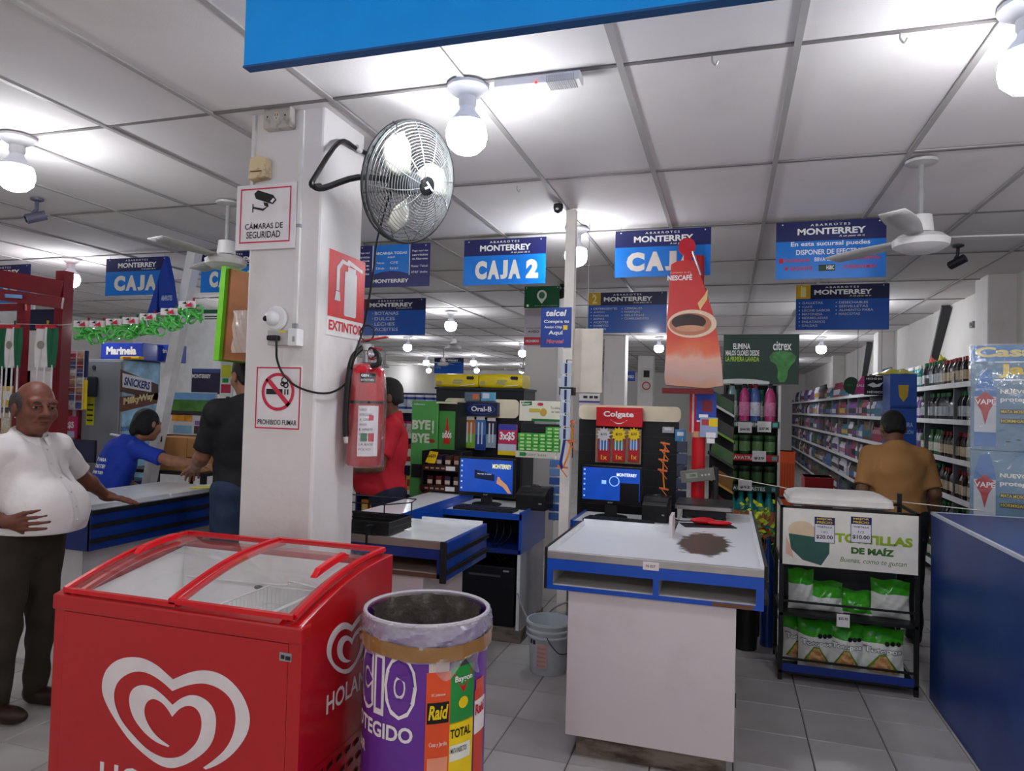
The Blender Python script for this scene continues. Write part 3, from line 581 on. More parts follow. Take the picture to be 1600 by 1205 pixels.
# bag folded over the rim
film = sheet((214, 208, 222), .6, .1, 1.75, .9, 16, 'bag_film')
b = B()
def cr(a, v, amp): return amp*(math.sin(9*a+3*v)*.5+math.sin(17*a-6*v)*.3+math.sin(31*a+11*v)*.2)
b.grid(lambda u, v: (lambda a, Rr: (Rr*math.cos(a), Rr*math.sin(a), H_+.008-.11*v+.006*math.sin(5*a)*v))(2*PI*u, R+.005+.010*math.sin(PI*min(v*1.3, 1))+cr(2*PI*u, 6*v, .007)), 96, 10); b.make('bag_cuff', film, t, True, fix=False)
b = B()
b.tube([((R+.001)*math.cos(a), (R+.001)*math.sin(a), H_+.004) for a in np.linspace(0, 2*PI, 49)[:-1]], .007, 6, closed=True); b.make('rim', M((196, 190, 200), .3), t, True)
b = B()
b.grid(lambda u, v: (lambda a, Rr: (Rr*math.cos(a), Rr*math.sin(a), H_-.45*v))(2*PI*u, R-.024-.02*v+cr(2*PI*u, 5*v, .010)), 80, 14); b.grid(lambda u, v: ((R-.03)*v*math.cos(2*PI*u), (R-.03)*v*math.sin(2*PI*u), H_-.44+.04*math.sin(6*u*PI)*v), 30, 6); b.make('bag_lining', M((90, 82, 78), .14, coat=.7, bump=.9, bscale=16), t, True)
b = B()
b.grid(lambda u, v: (lambda a, Rr: (Rr*math.cos(a), Rr*math.sin(a), H_-.048-.045*v+.008*math.sin(2*a+1)))(2*PI*u, R+.016+cr(2*PI*u, 2*v, .003)), 72, 3); b.make('tape_band', M((150, 108, 62), .2, coat=.6, bump=.2, bscale=14), t, True, fix=False)
b = B()
b.grid(lambda u, v: (lambda a, Rr: (Rr*math.sin(a), -Rr*math.cos(a), H_-.09-.07*v*(.6+.4*math.sin(8*u))))(.15+.75*u, R+.012+.006*math.sin(9*u+4*v)), 14, 6); b.make('loose_film', sheet((236, 232, 236), .85, .1, 1.7, .8, 18, 'loose_film'), t, True, fix=False)
# ================================================================== CHECKOUT COUNTERS
CT = .93
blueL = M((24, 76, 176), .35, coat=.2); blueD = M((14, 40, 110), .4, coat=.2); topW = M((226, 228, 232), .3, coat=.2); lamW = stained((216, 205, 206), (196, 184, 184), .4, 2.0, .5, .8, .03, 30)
alu = M((176, 172, 170), .35, metal=.6); rub = M((20, 20, 24), .6); wood = stained((132, 120, 108), (70, 58, 50), .8, 14, .45, .62, .3, 40, (.3, 1, 1))
def stained_top():
    m = bpy.data.materials.new('white_top_worn_brown'); m.use_nodes = True; nt = m.node_tree; L = nt.links.new; p = nt.nodes['Principled BSDF']; p.inputs['Roughness'].default_value = .3
    tc = nt.nodes.new('ShaderNodeTexCoord'); mp = nt.nodes.new('ShaderNodeMapping'); mp.vector_type = 'TEXTURE'
    mp.inputs['Location'].default_value = (-.10, .55, CT-.02); mp.inputs['Scale'].default_value = (.17, .42, 1)
    g = nt.nodes.new('ShaderNodeTexGradient'); g.gradient_type = 'SPHERICAL'
    n = nt.nodes.new('ShaderNodeTexNoise'); n.inputs['Scale'].default_value = 22; n.inputs['Detail'].default_value = 6
    a = nt.nodes.new('ShaderNodeMath'); a.operation = 'MULTIPLY_ADD'; a.inputs[1].default_value = .9; b_ = nt.nodes.new('ShaderNodeMath'); b_.operation = 'ADD'
    r = nt.nodes.new('ShaderNodeValToRGB'); r.color_ramp.elements[0].color = (.74, .76, .8, 1); r.color_ramp.elements[1].color = (.085, .06, .05, 1); r.color_ramp.elements[0].position = .55; r.color_ramp.elements[1].position = .68
    L(tc.outputs['Object'], mp.inputs['Vector']); L(mp.outputs['Vector'], g.inputs['Vector']); L(tc.outputs['Object'], n.inputs['Vector'])
    a.inputs[1].default_value = .7; L(n.outputs['Fac'], a.inputs[0]); L(g.outputs['Fac'], b_.inputs[0]); b_.inputs[1].default_value = 0
    L(b_.outputs[0], a.inputs[2]); L(a.outputs[0], r.inputs['Fac']); L(r.outputs['Color'], p.inputs['Base Color'])
    return m
t = thing('checkout_counter', 'white checkout counter with two blue-edged front cubbies and a worn brown spot', 'counter', (0, 3.15, 0))
xa, xb = -.785, .16; zb = .755
# pedestal
B().box(-.685, .05, .01, .03, .10, zb).make('front_panel', lamW, t, bevel=.002)
B().box(.03, .05, .03, 1.6, .10, zb).make('side_panel', lamW, t); B().box(-.685, -.665, .03, .75, .10, zb).make('side_panel', lamW, t)
b = B(); b.box(-.64, .02, .05, .7, 0, .10); b.box(-.2, .02, .7, 1.5, 0, .1); b.make('plinth', wood, t)
B().box(.046, .056, .012, .03, .33, .385).make('chipped_edge', M((60, 48, 40), .8), t)
# blue box with cubbies
b = B(); b.box(xa, xb, 0, .7, zb, zb+.022); b.box(xa, xb, .0, .02, .865, .905); b.box(xa, xa+.022, 0, .7, zb, .905); b.box(xb-.022, xb, 0, .7, zb, .905); b.box(-.30, -.278, 0, .35, zb, .88); b.make('shelf_carcass', M((196, 190, 186), .5), t)
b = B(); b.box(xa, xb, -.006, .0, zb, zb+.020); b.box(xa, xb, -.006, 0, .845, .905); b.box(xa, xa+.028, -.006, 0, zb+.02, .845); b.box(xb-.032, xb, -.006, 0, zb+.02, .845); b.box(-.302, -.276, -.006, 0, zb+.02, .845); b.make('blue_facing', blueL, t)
B().box(xa+.02, xb-.02, .35, .36, zb+.02, .9).make('cubby_back', M((178, 170, 166), .6), t)
B().box(-.05, xb-.04, -.0065, -.004, zb+.001, zb+.018).make('missing_edging', BROWN, t)
st = stained_top(); b = B(); b.box(xa, xb, 0, .80, .905, CT-.012); b.box(-.27, xb, .80, 1.70, .905, CT-.012); b.make('worktop', st, t)
b = B(); b.box(xa, xb, -.008, .012, .895, CT); b.make('front_rail', alu, t, bevel=.003)
B().box(xa+.01, -.275, .785, .80, CT-.012, CT+.028).make('back_lip', topW, t); B().box(xa, xa+.014, .0, .80, CT-.012, CT+.012).make('side_lip', topW, t); B().box(xb-.014, xb, .0, 1.70, CT-.012, CT+.012).make('side_lip', topW, t)
B().box(-.285, -.268, .62, .80, CT-.03, CT+.10).make('divider', lamW, t)
for z in (.78, .85): B().box(xb, xb+.02, 0, 1.7, z, z+.028).make('bumper', rub, t)
B().box(xb, xb+.014, -.004, 1.7, .885, CT+.014).make('edge_trim', rub, t); B().box(xa-.014, xa, -.004, .8, zb, CT+.014).make('edge_trim', rub, t)
q = PY(1017, 885, 3.14); flat(t, 'price_tag', [rect(q.x-.035, q.x+.035, q.z-3.15*0-.018, q.z+.018)], -.009, M((226, 214, 216), .5)); txt(t, 'N.027', q.x-.02, q.x+.02, q.z-.006, q.z+.006, -.0095, DARK, .01)
CK1 = t
# computer shelf of the first checkout
t = thing('computer_shelf', 'blue-edged white shelf carrying the right-hand monitor', 'shelf', (-.62, 4.42, 0))
B().box(-.32, .31, 0, .46, .835, .86).make('top', topW, t); B().box(-.325, .315, -.012, 0, .825, .865).make('blue_edge', blueL, t); B().box(-.335, -.32, -.012, .46, .5, .87).make('blue_side', blueL, t); B().box(.30, .315, 0, .46, 0, .835).make('leg_panel', lamW, t); B().box(-.32, -.305, .02, .46, 0, .835).make('leg_panel', DARK, t); B().box(-.31, .30, .44, .46, .1, .835).make('back_panel', DARK, t)
# second checkout
t = thing('checkout_counter', 'checkout counter left of the purple bin with a wire basket on its white top', 'counter', (0, 3.11, 0))
xa, xb = -2.28, -1.30
b = B(); b.box(xa, xb, 0, .62, zb, zb+.022); b.box(xa, xa+.022, 0, .62, zb, .90); b.box(xb-.022, xb, 0, .62, zb, .90); b.make('shelf_carcass', M((150, 132, 120), .6), t)
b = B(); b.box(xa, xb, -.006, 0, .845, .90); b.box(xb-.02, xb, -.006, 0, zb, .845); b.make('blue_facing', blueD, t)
B().box(xa, xb, -.006, 0, zb, zb+.02).make('worn_edge', M((92, 62, 48), .7), t); B().box(xa, xb, .3, .31, zb, .9).make('cubby_back', M((120, 104, 96), .7), t)
B().box(xa, xb, -.008, .012, .895, CT).make('front_rail', M((140, 124, 116), .4, metal=.4), t)
b = B(); b.box(xa, xb, 0, .62, .905, CT-.01); b.box(-2.15, -1.885, .62, 1.98, .905, CT-.01); b.make('worktop', topW, t)
B().box(xb, xb+.022, -.006, .60, zb-.015, CT).make('blue_side', M((16, 62, 150), .35, coat=.3), t, bevel=.006)
for z in (.775, .85): B().box(xb+.02, xb+.034, -.006, .60, z, z+.022).make('bumper', rub, t)
B().box(xb-.004, xb+.03, -.014, .0, zb-.02, CT+.004).make('corner_trim', rub, t, bevel=.004)
B().box(-1.885, -1.875, .62, 1.98, .70, .92).make('blue_inner_side', blueL, t)
B().box(xa+.08, xb-.10, .02, .55, .0, zb).make('pedestal', lamW, t)
B().box(xa+.6, xb-.01, .60, .615, CT-.01, CT+.008).make('back_lip', topW, t)
B().box(-2.13, -1.90, .6, 1.95, 0, .905).make('rear_panel', lamW, t)
# black wire basket on it
t = thing('wire_basket', 'flat black wire basket on the counter behind the freezer', 'basket', (-1.80, 3.16, CT)); b = B()
X0, X1, Y0, Y1 = -.16, .19, 0, .26; bl = M((16, 16, 18), .5)
for z in (0.003, .03, .06): b.tube([(X0, Y0, z), (X1, Y0, z), (X1, Y1, z), (X0, Y1, z)], .004, 5, closed=True)
for x in np.arange(X0, X1+.001, .012): b.bar((x, Y0, .002), (x, Y0, .06), .003, .003); b.bar((x, Y1, .002), (x, Y1, .06), .003, .003); b.bar((x, Y0, .003), (x, Y1, .003), .003, .003)
for y in np.arange(Y0, Y1, .012): b.bar((X0, y, .002), (X0, y, .06), .003, .003); b.bar((X1, y, .002), (X1, y, .06), .003, .003)
b.box(X0, X1, Y0-.001, Y0+.001, .004, .056); b.box(X0, X1, Y1-.001, Y1+.001, .004, .056); b.box(X1-.001, X1+.001, Y0, Y1, .004, .056); b.box(X0, X1, Y0, Y1, .003, .005); b.make('mesh_body', bl, t); b = B()
b.tube([(X1, Y1, .06), (X1, Y1, .13), (X1-.02, Y1+.1, .135), (X0-.1, Y1+.1, .135), (X0-.1, Y0+.12, .13), (X1-.09, Y0+.12, .13), (X1, Y1, .13)], .0035, 5); b.tube([(X1-.09, Y0+.12, .13), (X1-.09, Y0+.12, .05)], .0035, 5); b.make('wire_handle', bl, t)
b = B(); b.bar((.1, -.045, -.05), (.1, -.045, .05), .03, .012); b.bar((.1, -.045, .046), (.1, .0, .046), .03, .006); b.make('hook', bl, t)
# computer stand of the second checkout
t = thing('computer_stand', 'blue and white stand carrying the left monitor and a computer case', 'stand', (-1.31, 4.50, 0))
B().box(-.56, 0, 0, .62, .835, .86).make('top', topW, t); B().box(-.565, .004, -.01, 0, .825, .865).make('blue_edge', blueL, t)
b = B(); b.box(-.012, .006, -.01, .62, .60, .875); b.make('blue_side', blueL, t); b = B(); b.box(-.56, 0, 0, .6, .60, .62); b.box(-.56, 0, -.01, .0, .595, .625); b.make('lower_shelf', blueD, t)
B().box(-.018, 0, 0, .62, .09, .60).make('side_panel', M((196, 196, 200), .5), t); B().box(-.02, .002, -.004, .0, .09, .60).make('white_edge', topW, t); B().box(-.56, -.545, 0, .62, .09, .835).make('side_panel', DARK, t); B().box(-.55, -.02, .58, .6, .09, .835).make('back_panel', DARK, t)
B().box(-.55, .012, .01, .6, 0, .09).make('plinth', wood, t)
t = thing('computer_case', 'black computer case under the left monitor stand', 'computer', (-1.56, 4.54, .091)); B().box(-.2, .2, 0, .42, 0, .40).make('case', M((16, 18, 26), .35), t, bevel=.006); B().box(-.13, .1, -.006, 0, .33, .345).make('drive_slot', M((70, 74, 82), .3), t); B().box(.12, .16, -.004, 0, .37, .38).make('power_button', GREY, t)
b = B()
for k in range(3): b.tube(smooth_path([(-1.52+.04*k, 4.62, .84), (-1.50+.05*k, 4.56, .72), (-1.54+.03*k, 4.58, .60), (-1.47+.04*k, 4.60, .50)], 4), .005, 5)
o = tag(b.make('computer_cables', BLACK), 'tangle of black cables under the left monitor stand', 'cable'); o['kind'] = 'stuff'
# third checkout (left, behind the old man)
t = thing('checkout_counter', 'blue checkout counter with black bumper strips behind the old man', 'counter', (0, 3.13, 0))
xa, xb = -4.25, -3.50
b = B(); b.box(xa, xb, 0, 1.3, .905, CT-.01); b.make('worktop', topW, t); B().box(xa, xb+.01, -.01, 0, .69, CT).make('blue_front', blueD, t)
B().box(xb-.01, xb+.014, -.01, 1.3, .69, CT-.006).make('blue_side', M((14, 52, 136), .35, coat=.3), t, bevel=.006)
for z in (.735, .82, .90): B().box(xb+.012, xb+.026, -.01, 1.3, z, z+.024).make('bumper', rub, t)
B().box(xa+.03, xb-.08, .03, 1.25, 0, .69).make('pedestal', M((200, 198, 200), .5), t)
b = B(); b.box(xb-.2, xb-.03, .02, .62, CT-.01, CT+.02); b.make('white_lip', topW, t, bevel=.004); B().box(xb-.2, xb-.03, .64, 1.2, CT-.01, CT+.016).make('white_lip', topW, t, bevel=.004)
tag(B().prism([(-.10, -.05), (.11, -.06), (.12, .03), (.0, .07), (-.06, .02)], 0, .004, 'z').make('yellow_card', M((206, 206, 40), .5), loc=(-3.56, 4.12, CT+.018), rotz=.6), 'yellow paper lying on the left counter', 'paper')
# ---- bucket
p = PZ(858, 1038, 0)
t = thing('bucket', 'white plastic bucket with a wire handle on the floor between the counters', 'bucket', (-1.01, 4.14, 0))
bw = M((196, 204, 210), .35)
b = B(); b.lathe([(.108, 0), (.112, .005), (.132, .29), (.138, .292), (.138, .305), (.130, .305), (.106, .012), (.001, .012)], 32); b.make('pail', bw, t, True)
b = B()
for z in (.215, .25, .285): b.lathe([(.129+.03*(z-.2), z), (.141, z+.004), (.141, z+.012), (.129+.03*(z-.2), z+.016)], 32, cap=False)
b.make('rib', bw, t, True)
b = B(); b.tube(smooth_path([(.02, -.142, .24), (.05, -.15, .20), (.10, -.13, .15), (.14, -.02, .14), (.13, .06, .22)], 5), .003, 6); b.make('handle', DARK, t, True)
cpatch(t, 'label_print', -.35, .15, .05, .19, .127, M((206, 170, 160), .5))
for k in range(5): txt(t, ['PRECAUCION', 'NO REUTILIZAR', 'MANTENGA', 'CERRADO', 'FUERA DEL ALCANCE'][k], -.32, .1, .06+.025*k, .07+.025*k, .003, M((150, 90, 80), .5), 0, cyl=.126)
for a in (-.72, -.52): cpatch(t, 'round_print', a-.07, a+.07, .18, .205, .1285, DARK)
b = B(); b.tube(smooth_path([(-1.30, 4.42, .36), (-1.22, 4.36, .24), (-1.13, 4.33, .21), (-1.02, 4.30, .33), (-.87, 4.26, .42), (-.80, 4.2, .55)], 6), .006, 6)
tag(b.make('grey_cable', M((150, 150, 150), .5), None, True), 'grey cable drooping over the white bucket', 'cable')
# ---- blue counter on the right
t = thing('blue_counter', 'long blue counter with a white edge strip at the right border', 'counter', (1.12, 2.05, 0))
bp = stained((18, 50, 116), (34, 68, 132), .38, 3, .5, .75, .04, 20)
B().box(0, 1.15, 0, 2.47, .0, 1.035).make('body', bp, t); B().box(0, 1.15, 0, 2.47, 1.035, 1.05).make('top', bp, t); b = B(); b.box(-.004, .01, 0, 2.47, 1.037, 1.053); b.box(0, 1.15, 2.46, 2.474, 1.037, 1.053); b.make('edge_strip', M((190, 196, 206), .4), t)
b = B()
for pts in ([(.42, 1.3), (.5, 1.32), (.62, 1.28), (.55, 1.25)], [(.30, 1.75), (.44, 1.78), (.42, 1.73)], [(.33, 1.15), (.4, 1.1), (.37, 1.22)]): b.prism(pts, 1.0495, 1.0508, 'z')
b.make('chipped_laminate', M((150, 112, 70), .8), t)
# ---- spray cartons (wrapped) standing on / behind the blue counter
def carton(lb, x, y, z0, h, w=.9):
    t = thing('spray_carton', lb, 'carton', (x, y, z0), -.31)
    B().box(0, w, 0, .35, 0, h).make('box', M((96, 134, 164), .35, var=.14, scale=4), t, bevel=.004)
    return t, w, h
x0, x1, zmid, z1 = RX(1517, 541, 1517, 703, 4.9)
grid_y = 4.90
ta, w, h = carton('upper plastic-wrapped spray carton with a Casa y Jardín header', x0, grid_y, zmid+.002, z1-zmid, .85)
flat(ta, 'header_band', [rect(.0, w, h*.85, h)], -.001, M((70, 130, 190), .35)); txt(ta, 'Casa y', .02, .44, h*.86, h*.985, -.002, M((238, 220, 140), .4), .04); txt(ta, 'Jardín', .14, .52, h*.69, h*.82, -.002, YELLOW, .04); flat(ta, 'white_line', [rect(.12, w, h*.835, h*.845), rect(.12, w, h*.665, h*.675)], -.002, LETTER)
tc_, w3, h3 = carton('bottom spray carton hidden behind the blue counter', x0, grid_y-.001, .0, .654, .85)
tb, w2, h2 = carton('lower plastic-wrapped spray carton standing behind the blue counter', x0, grid_y-.002, .655, zmid-.655, .85)
def spray_print(t, zt, s):
    b = []; cx = .075; r = .055
    flat(t, 'can_picture', [[(cx-r, zt-.42*s), (cx+r, zt-.42*s), (cx+r, zt-.12*s), (cx+r*.6, zt-.03*s), (cx+r*.4, zt), (cx-r*.4, zt), (cx-r*.6, zt-.03*s), (cx-r, zt-.12*s)]], -.0012, M((44, 110, 180), .35))
    flat(t, 'can_white', [rect(cx-r, cx+r, zt-.34*s, zt-.14*s)], -.0018, M((190, 196, 204), .4)); flat(t, 'can_red_drop', [[(cx-r, zt-.16*s), (cx, zt-.11*s), (cx+r, zt-.16*s), (cx+.02, zt-.22*s), (cx, zt-.30*s), (cx-.02, zt-.22*s)]], -.0024, M((180, 36, 44), .4))
    txt(t, 'VAPE', cx-r*.95, cx+r*.95, zt-.185*s, zt-.155*s, -.003, LETTER, .02)
    txt(t, 'NUEVO y listo', .15, .40, zt-.13*s, zt-.10*s, -.002, M((240, 236, 220), .4), .03); txt(t, 'proteger tu casa', .15, .47, zt-.175*s, zt-.145*s, -.002, LETTER, .03)
    flat(t, 'dark_label', [rect(.15, .30, zt-.235*s, zt-.21*s), rect(.15, .44, zt-.29*s, zt-.262*s)], -.0018, M((60, 62, 60), .4)); txt(t, 'MATA MOSCAS', .155, .295, zt-.232*s, zt-.214*s, -.0026, YELLOW, .01); txt(t, 'HORMIGAS Y MOSQUITOS', .155, .435, zt-.286*s, zt-.266*s, -.0026, YELLOW, .01)
spray_print(ta, h*.75, h*1.7); spray_print(tb, h2*.97, h*1.7)
flat(ta, 'insect_picture', [oval(.19+.05*k, h*.09+.012*(k % 2), .014, .004, 8) for k in range(4)], -.002, DARK)
flat(tb, 'insect_picture', [oval(.19+.05*k, h2*.3+.012*(k % 2), .014, .004, 8) for k in range(3)], -.002, DARK)
o = B().grid(lambda u, v: (x0-.012+.9*u+.003*math.sin(40*v), grid_y-.012+.005*math.sin(9*u+14*v)+.003*math.sin(31*u), 1.01+(z1-1.0)*v), 24, 30).make('plastic_wrap', sheet((235, 240, 245), .93, .1, 1.55, .8, 7, 'stretch_wrap'), None, True)
o.data.transform(Matrix.Translation((-x0, -grid_y, 0))); o.location = (x0, grid_y, 0); o.rotation_euler = (0, 0, -.31)
tag(o, 'clear stretch wrap around the spray cartons', 'plastic wrap')
# ---- tortilla rack
RXa, RXb, RY = .325, 1.05, 4.50
t = thing('tortilla_rack', 'black steel rack with a white tortilla header and two shelves of bags', 'rack', ((RXa+RXb)/2, RY, 0)); w = (RXb-RXa)/2; blk = M((18, 19, 22), .45)
for sx in (-1, 1):
    for yy in (0.012, .46): B().box(sx*w-.012, sx*w+.012, yy-.012, yy+.012, 0, 1.04 if yy < .1 else 1.10).make('upright', blk, t)
for z in (.05, .39, .70, 1.03): 
    b = B()
    for sx in (-1, 1): b.box(sx*w-.008, sx*w+.008, .0, .47, z-.008, z+.008)
    b.box(-w, w, .0, .016, z-.008, z+.008); b.box(-w, w, .455, .47, z-.008, z+.008); b.make('shelf_frame', blk, t)
for z in (.05, .39):
    b = B(); b.box(-w+.01, w-.01, .01, .45, z+.004, z+.01); b.make('shelf_sheet', blk, t); B().box(-w, w, -.004, .006, z+.075, z+.087).make('front_bar', blk, t)
B().box(-w+.012, w-.012, -.002, .004, .055, .10).make('blue_liner', M((26, 50, 130), .4), t)
B().box(-w+.02, w-.02, .44, .452, .06, .70).make('back_sheet', M((70, 72, 78), .6), t)
hd = M((230, 226, 218), .45); z0_, z1_ = .69, 1.025
B().box(-w+.004, w, -.008, .0, z0_, z1_).make('header_panel', hd, t); B().box(-w-.002, -w+.002, .02, .45, z0_, z1_).make('side_header_panel', hd, t)
hh = z1_-z0_; W2 = 2*w
txt(t, 'TORTILLAS', -w+.40*W2, -w+.96*W2, z0_+.46*hh, z0_+.62*hh, -.0095, M((146, 176, 40), .5), .05); txt(t, 'DE MAÍZ', -w+.52*W2, -w+.83*W2, z0_+.28*hh, z0_+.42*hh, -.0095, M((60, 110, 40), .5), .05); txt(t, 'Buenas, como te gustan', -w+.44*W2, -w+.92*W2, z0_+.10*hh, z0_+.21*hh, -.0095, M((90, 130, 60), .5), -.003, shear=.25)
flat(t, 'bowl_picture', [[(-w+.05*W2, z0_+.55*hh), (-w+.36*W2, z0_+.50*hh), (-w+.36*W2, z0_+.25*hh), (-w+.30*W2, z0_+.03*hh), (-w+.16*W2, z0_+.10*hh), (-w+.07*W2, z0_+.28*hh)]], -.009, M((52, 92, 84), .5)); flat(t, 'tortilla_picture', [oval(-w+.15*W2, z0_+.62*hh, .075, .055), oval(-w+.19*W2, z0_+.57*hh, .085, .04)], -.0086, M((222, 196, 164), .5)); flat(t, 'hand_picture', [[(-w+.03*W2, z0_+.5*hh), (-w+.07*W2, z0_+.3*hh), (-w+.09*W2, z0_+.12*hh), (-w+.03*W2, z0_+.2*hh)]], -.0092, M((224, 176, 156), .5))
for px, pr, un in ((1288, '20.00', '1 KG'), (1345, '10.00', '1/2')):
    q = PY(px, 828, RY); lx = q.x-(RXa+RXb)/2; lz = q.z
    pt = flat(t, 'price_card', [rect(lx-.055, lx+.055, lz-.075, lz+.075)], -.010, M((225, 222, 228), .5)); flat(pt, 'card_header', [rect(lx-.055, lx+.055, lz+.032, lz+.075)], -.0106, M((24, 34, 100), .4)); flat(pt, 'card_border', frame(lx-.055, lx+.055, lz-.075, lz+.075, .003), -.0106, M((24, 34, 100), .4))
    txt(pt, 'MEJOR', lx-.042, lx+.042, lz+.056, lz+.069, -.0112, YELLOW, .02); txt(pt, 'PRECIO', lx-.042, lx+.042, lz+.038, lz+.051, -.0112, YELLOW, .02); txt(pt, 'TORTILLA', lx-.042, lx+.042, lz+.012, lz+.022, -.0108, BLACK, .02); txt(pt, un, lx-.016, lx+.016, lz-.018, lz-.006, -.0108, BLACK, .0); txt(pt, '$'+pr, lx-.045, lx+.045, lz-.055, lz-.03, -.0108, BLACK, .02)
q = PY(1317, 970, RY); lx = q.x-(RXa+RXb)/2
pt = flat(t, 'price_card', [rect(lx-.035, lx+.035, q.z-.035, q.z+.04)], -.010, M((225, 222, 222), .5)); txt(pt, '$25.90', lx-.025, lx+.025, q.z+.005, q.z+.022, -.011, BLACK, .02)
# foam lid on top
t = thing('foam_lid', 'white foam box lid lying on top of the tortilla rack', 'lid', ((RXa+RXb)/2-.04, RY+.22, 1.041)); fo = M((224, 220, 216), .8, bump=.15, bscale=90)
b = B()
rings = []
for z, gx, gy in ((0, .27, .19), (.012, .285, .205), (.045, .285, .205), (.06, .27, .19), (.075, .23, .15)): rings.append([(p[0], p[1], z) for p in rrect(-gx, gx, -gy, gy, .04, 4)])
b.loft(rings); b.make('lid_body', fo, t, True); b = B(); b.loft([[(p[0], p[1], z) for p in rrect(-.29, .29, -.21, .21, .045, 4)] for z in (.012, .022)]); b.make('lid_rim', fo, t)
# bags of tortilla chips
chip = stained((214, 168, 110), (176, 120, 66), .7, 30, .45, .6, .4, 40); bagw = M((222, 222, 216), .25, coat=.4); bagg = M((58, 160, 30), .25, coat=.4)
def chip_bag(lb, x, y, z, w, h, rot=0, tilt=0, text=True, grp='bags of chips on the rack', green=.3, topple=0):
    t = thing('chip_bag', lb, 'bag', (x, y, z), rot, grp)
    def sf(sgn):
        def f(u, v):
            e = math.sin(PI*min(max(v, .0), 1))**.6; e2 = math.sin(PI*u)**.7
            pin = 1-.06*math.sin(PI*v)
            return ((u-.5)*w*pin, sgn*.055*e*e2+(.004*math.sin(11*u+9*v*sgn)+.003*math.sin(23*u-17*v+w*90)+.0025*math.sin(41*v+13*u))*e+tilt*v, v*h+.006*math.sin(9*u+w*70)*v)
        return f
    b = B(); b.grid(sf(-1), 18, 20, 0); b.grid(sf(1), 8, 8, 0)
    for i, f in enumerate(b.f):
        zc = sum(b.v[k][2] for k in f)/len(f)
        b.m[i] = 1 if zc > h*(1-green) else 0
    b.make('pouch', [bagw, bagg], t, True)
    if text:
        tx = txt(t, 'Totopos', -w*.40, w*.42, h*.50, h*.62, 0, M((240, 240, 240), .4), .03); tx2 = txt(t, 'Totopos', -w*.42, w*.44, h*.485, h*.635, 0, M((112, 122, 120), .4), .09, name='letter_shadow')
        for v in tx2.data.vertices: v.co.y = sf(-1)(v.co.x/w+.5, v.co.z/h)[1]-.003
        for v in tx.data.vertices: v.co.y = sf(-1)(v.co.x/w+.5, v.co.z/h)[1]-.004
        g_ = B(); pts = [(-.38, .12), (.38, .12), (.22, .38), (.06, .50), (-.06, .50), (-.22, .38)]
        def pane(sx, sz, off, n=8):
            return lambda u, v: (lambda zz_: ((lambda xx: (xx, sf(-1)(xx/w+.5, zz_/h)[1]-off, zz_))((u-.5)*2*sx*w*(1-.8*v))))(h*(.14+sz*v))
        b = B(); b.grid(pane(.40, .36, .003), 8, 8); b.make('green_window_edge', M((90, 140, 30), .4), t, True, fix=False); b = B(); b.grid(pane(.34, .33, .0045), 8, 8); b.make('chips_window', chip, t, True, fix=False)
        for k in range(3):
            ov = oval(w*(.1+.13*k), h*.72, .013, .013, 10); fl = flat(t, 'warning_seal', [ov], 0, BLACK)
            for v in fl.data.vertices: v.co.y = sf(-1)(v.co.x/w+.5, v.co.z/h)[1]-.004
    return t
zb1, zb2 = .061, .401
for k, (px, ww, lb) in enumerate(((1250, .17, 'leftmost bag of chips on the bottom shelf of the rack'), (1275, .19, 'bag of chips on the bottom shelf, second from the left'), (1322, .18, 'bag of chips in the middle of the bottom shelf'), (1378, .22, 'large bag of chips at the right of the bottom shelf'))):
    q = PY(px, 1000, RY+.08); chip_bag(lb, q.x, RY+(.17 if k == 0 else .08), zb1, ww*1.08, .285, random.uniform(-.08, .08), .03)
for k, (px, ww, hh_, tl, lb) in enumerate(((1252, .15, .24, .02, 'white bag leaning at the left of the middle rack shelf'), (1290, .2, .17, .06, 'slumped green-topped bag on the middle rack shelf, left of the centre'), (1338, .18, .13, .07, 'low crumpled green bag on the middle rack shelf, right of the centre'), (1392, .21, .22, .02, 'green-topped bag at the right of the middle rack shelf'))):
    q = PY(px, 940, RY+.1); chip_bag(lb, q.x, RY+.12, zb2, ww, hh_, random.uniform(-.12, .12), tl, False, 'bags on the middle shelf of the rack', (.35, .5, .9, .35)[k])
# ---- white cord from the scale to the blue counter
pts = [PY(1106, 738, 4.95), PY(1170, 752, 4.97), PY(1240, 765, 5.0), PY(1405, 784, 5.0), PY(1535, 798, 4.87)]
tag(B().tube(pts, .0035, 5).make('cord', M((222, 216, 206), .6)), 'thin white cord stretched across the aisle above the rack', 'cord')
# ================================================================== HANGING SIGNS
def sign_root(name, label, px0, py0, px1, py1, y, cat='sign', grp=None):
    x0, x1, z0, z1 = RX(px0, py0, px1, py1, y); t = thing(name, label, cat, ((x0+x1)/2, y, z0), 0, grp); return t, x1-x0, z1-z0
def wires(t, w, h):
    zt = CEIL-t.location.z
    if zt > h+.005:
        for sx in (-.44, .44): B().tube([(sx*w, 0, h-.012), (sx*w, 0, zt)], .0016, 5).make('hanging_wire', GREY, t)
    for sx in (-.44, .44): flat(t, 'eyelet', [oval(sx*w, h-.016, .005, .005, 8)], -.0052, LETTER)
def store_logo(t, w, h, zc, s):
    """small word, store name and motto, s = letter height"""
    txt(t, 'ABARROTES', -w*.18, w*.18, zc+s*.78, zc+s*1.12, -.0052, LETTER, .01, space=1.5); txt(t, 'MONTERREY', -w*.30, w*.32, zc-s*.46, zc+s*.5, -.0052, LETTER, .035, tilt=.0); txt(t, 'A un paso de ti', w*.08, w*.31, zc-s*.98, zc-s*.62, -.0052, LETTER, .01, shear=.2)
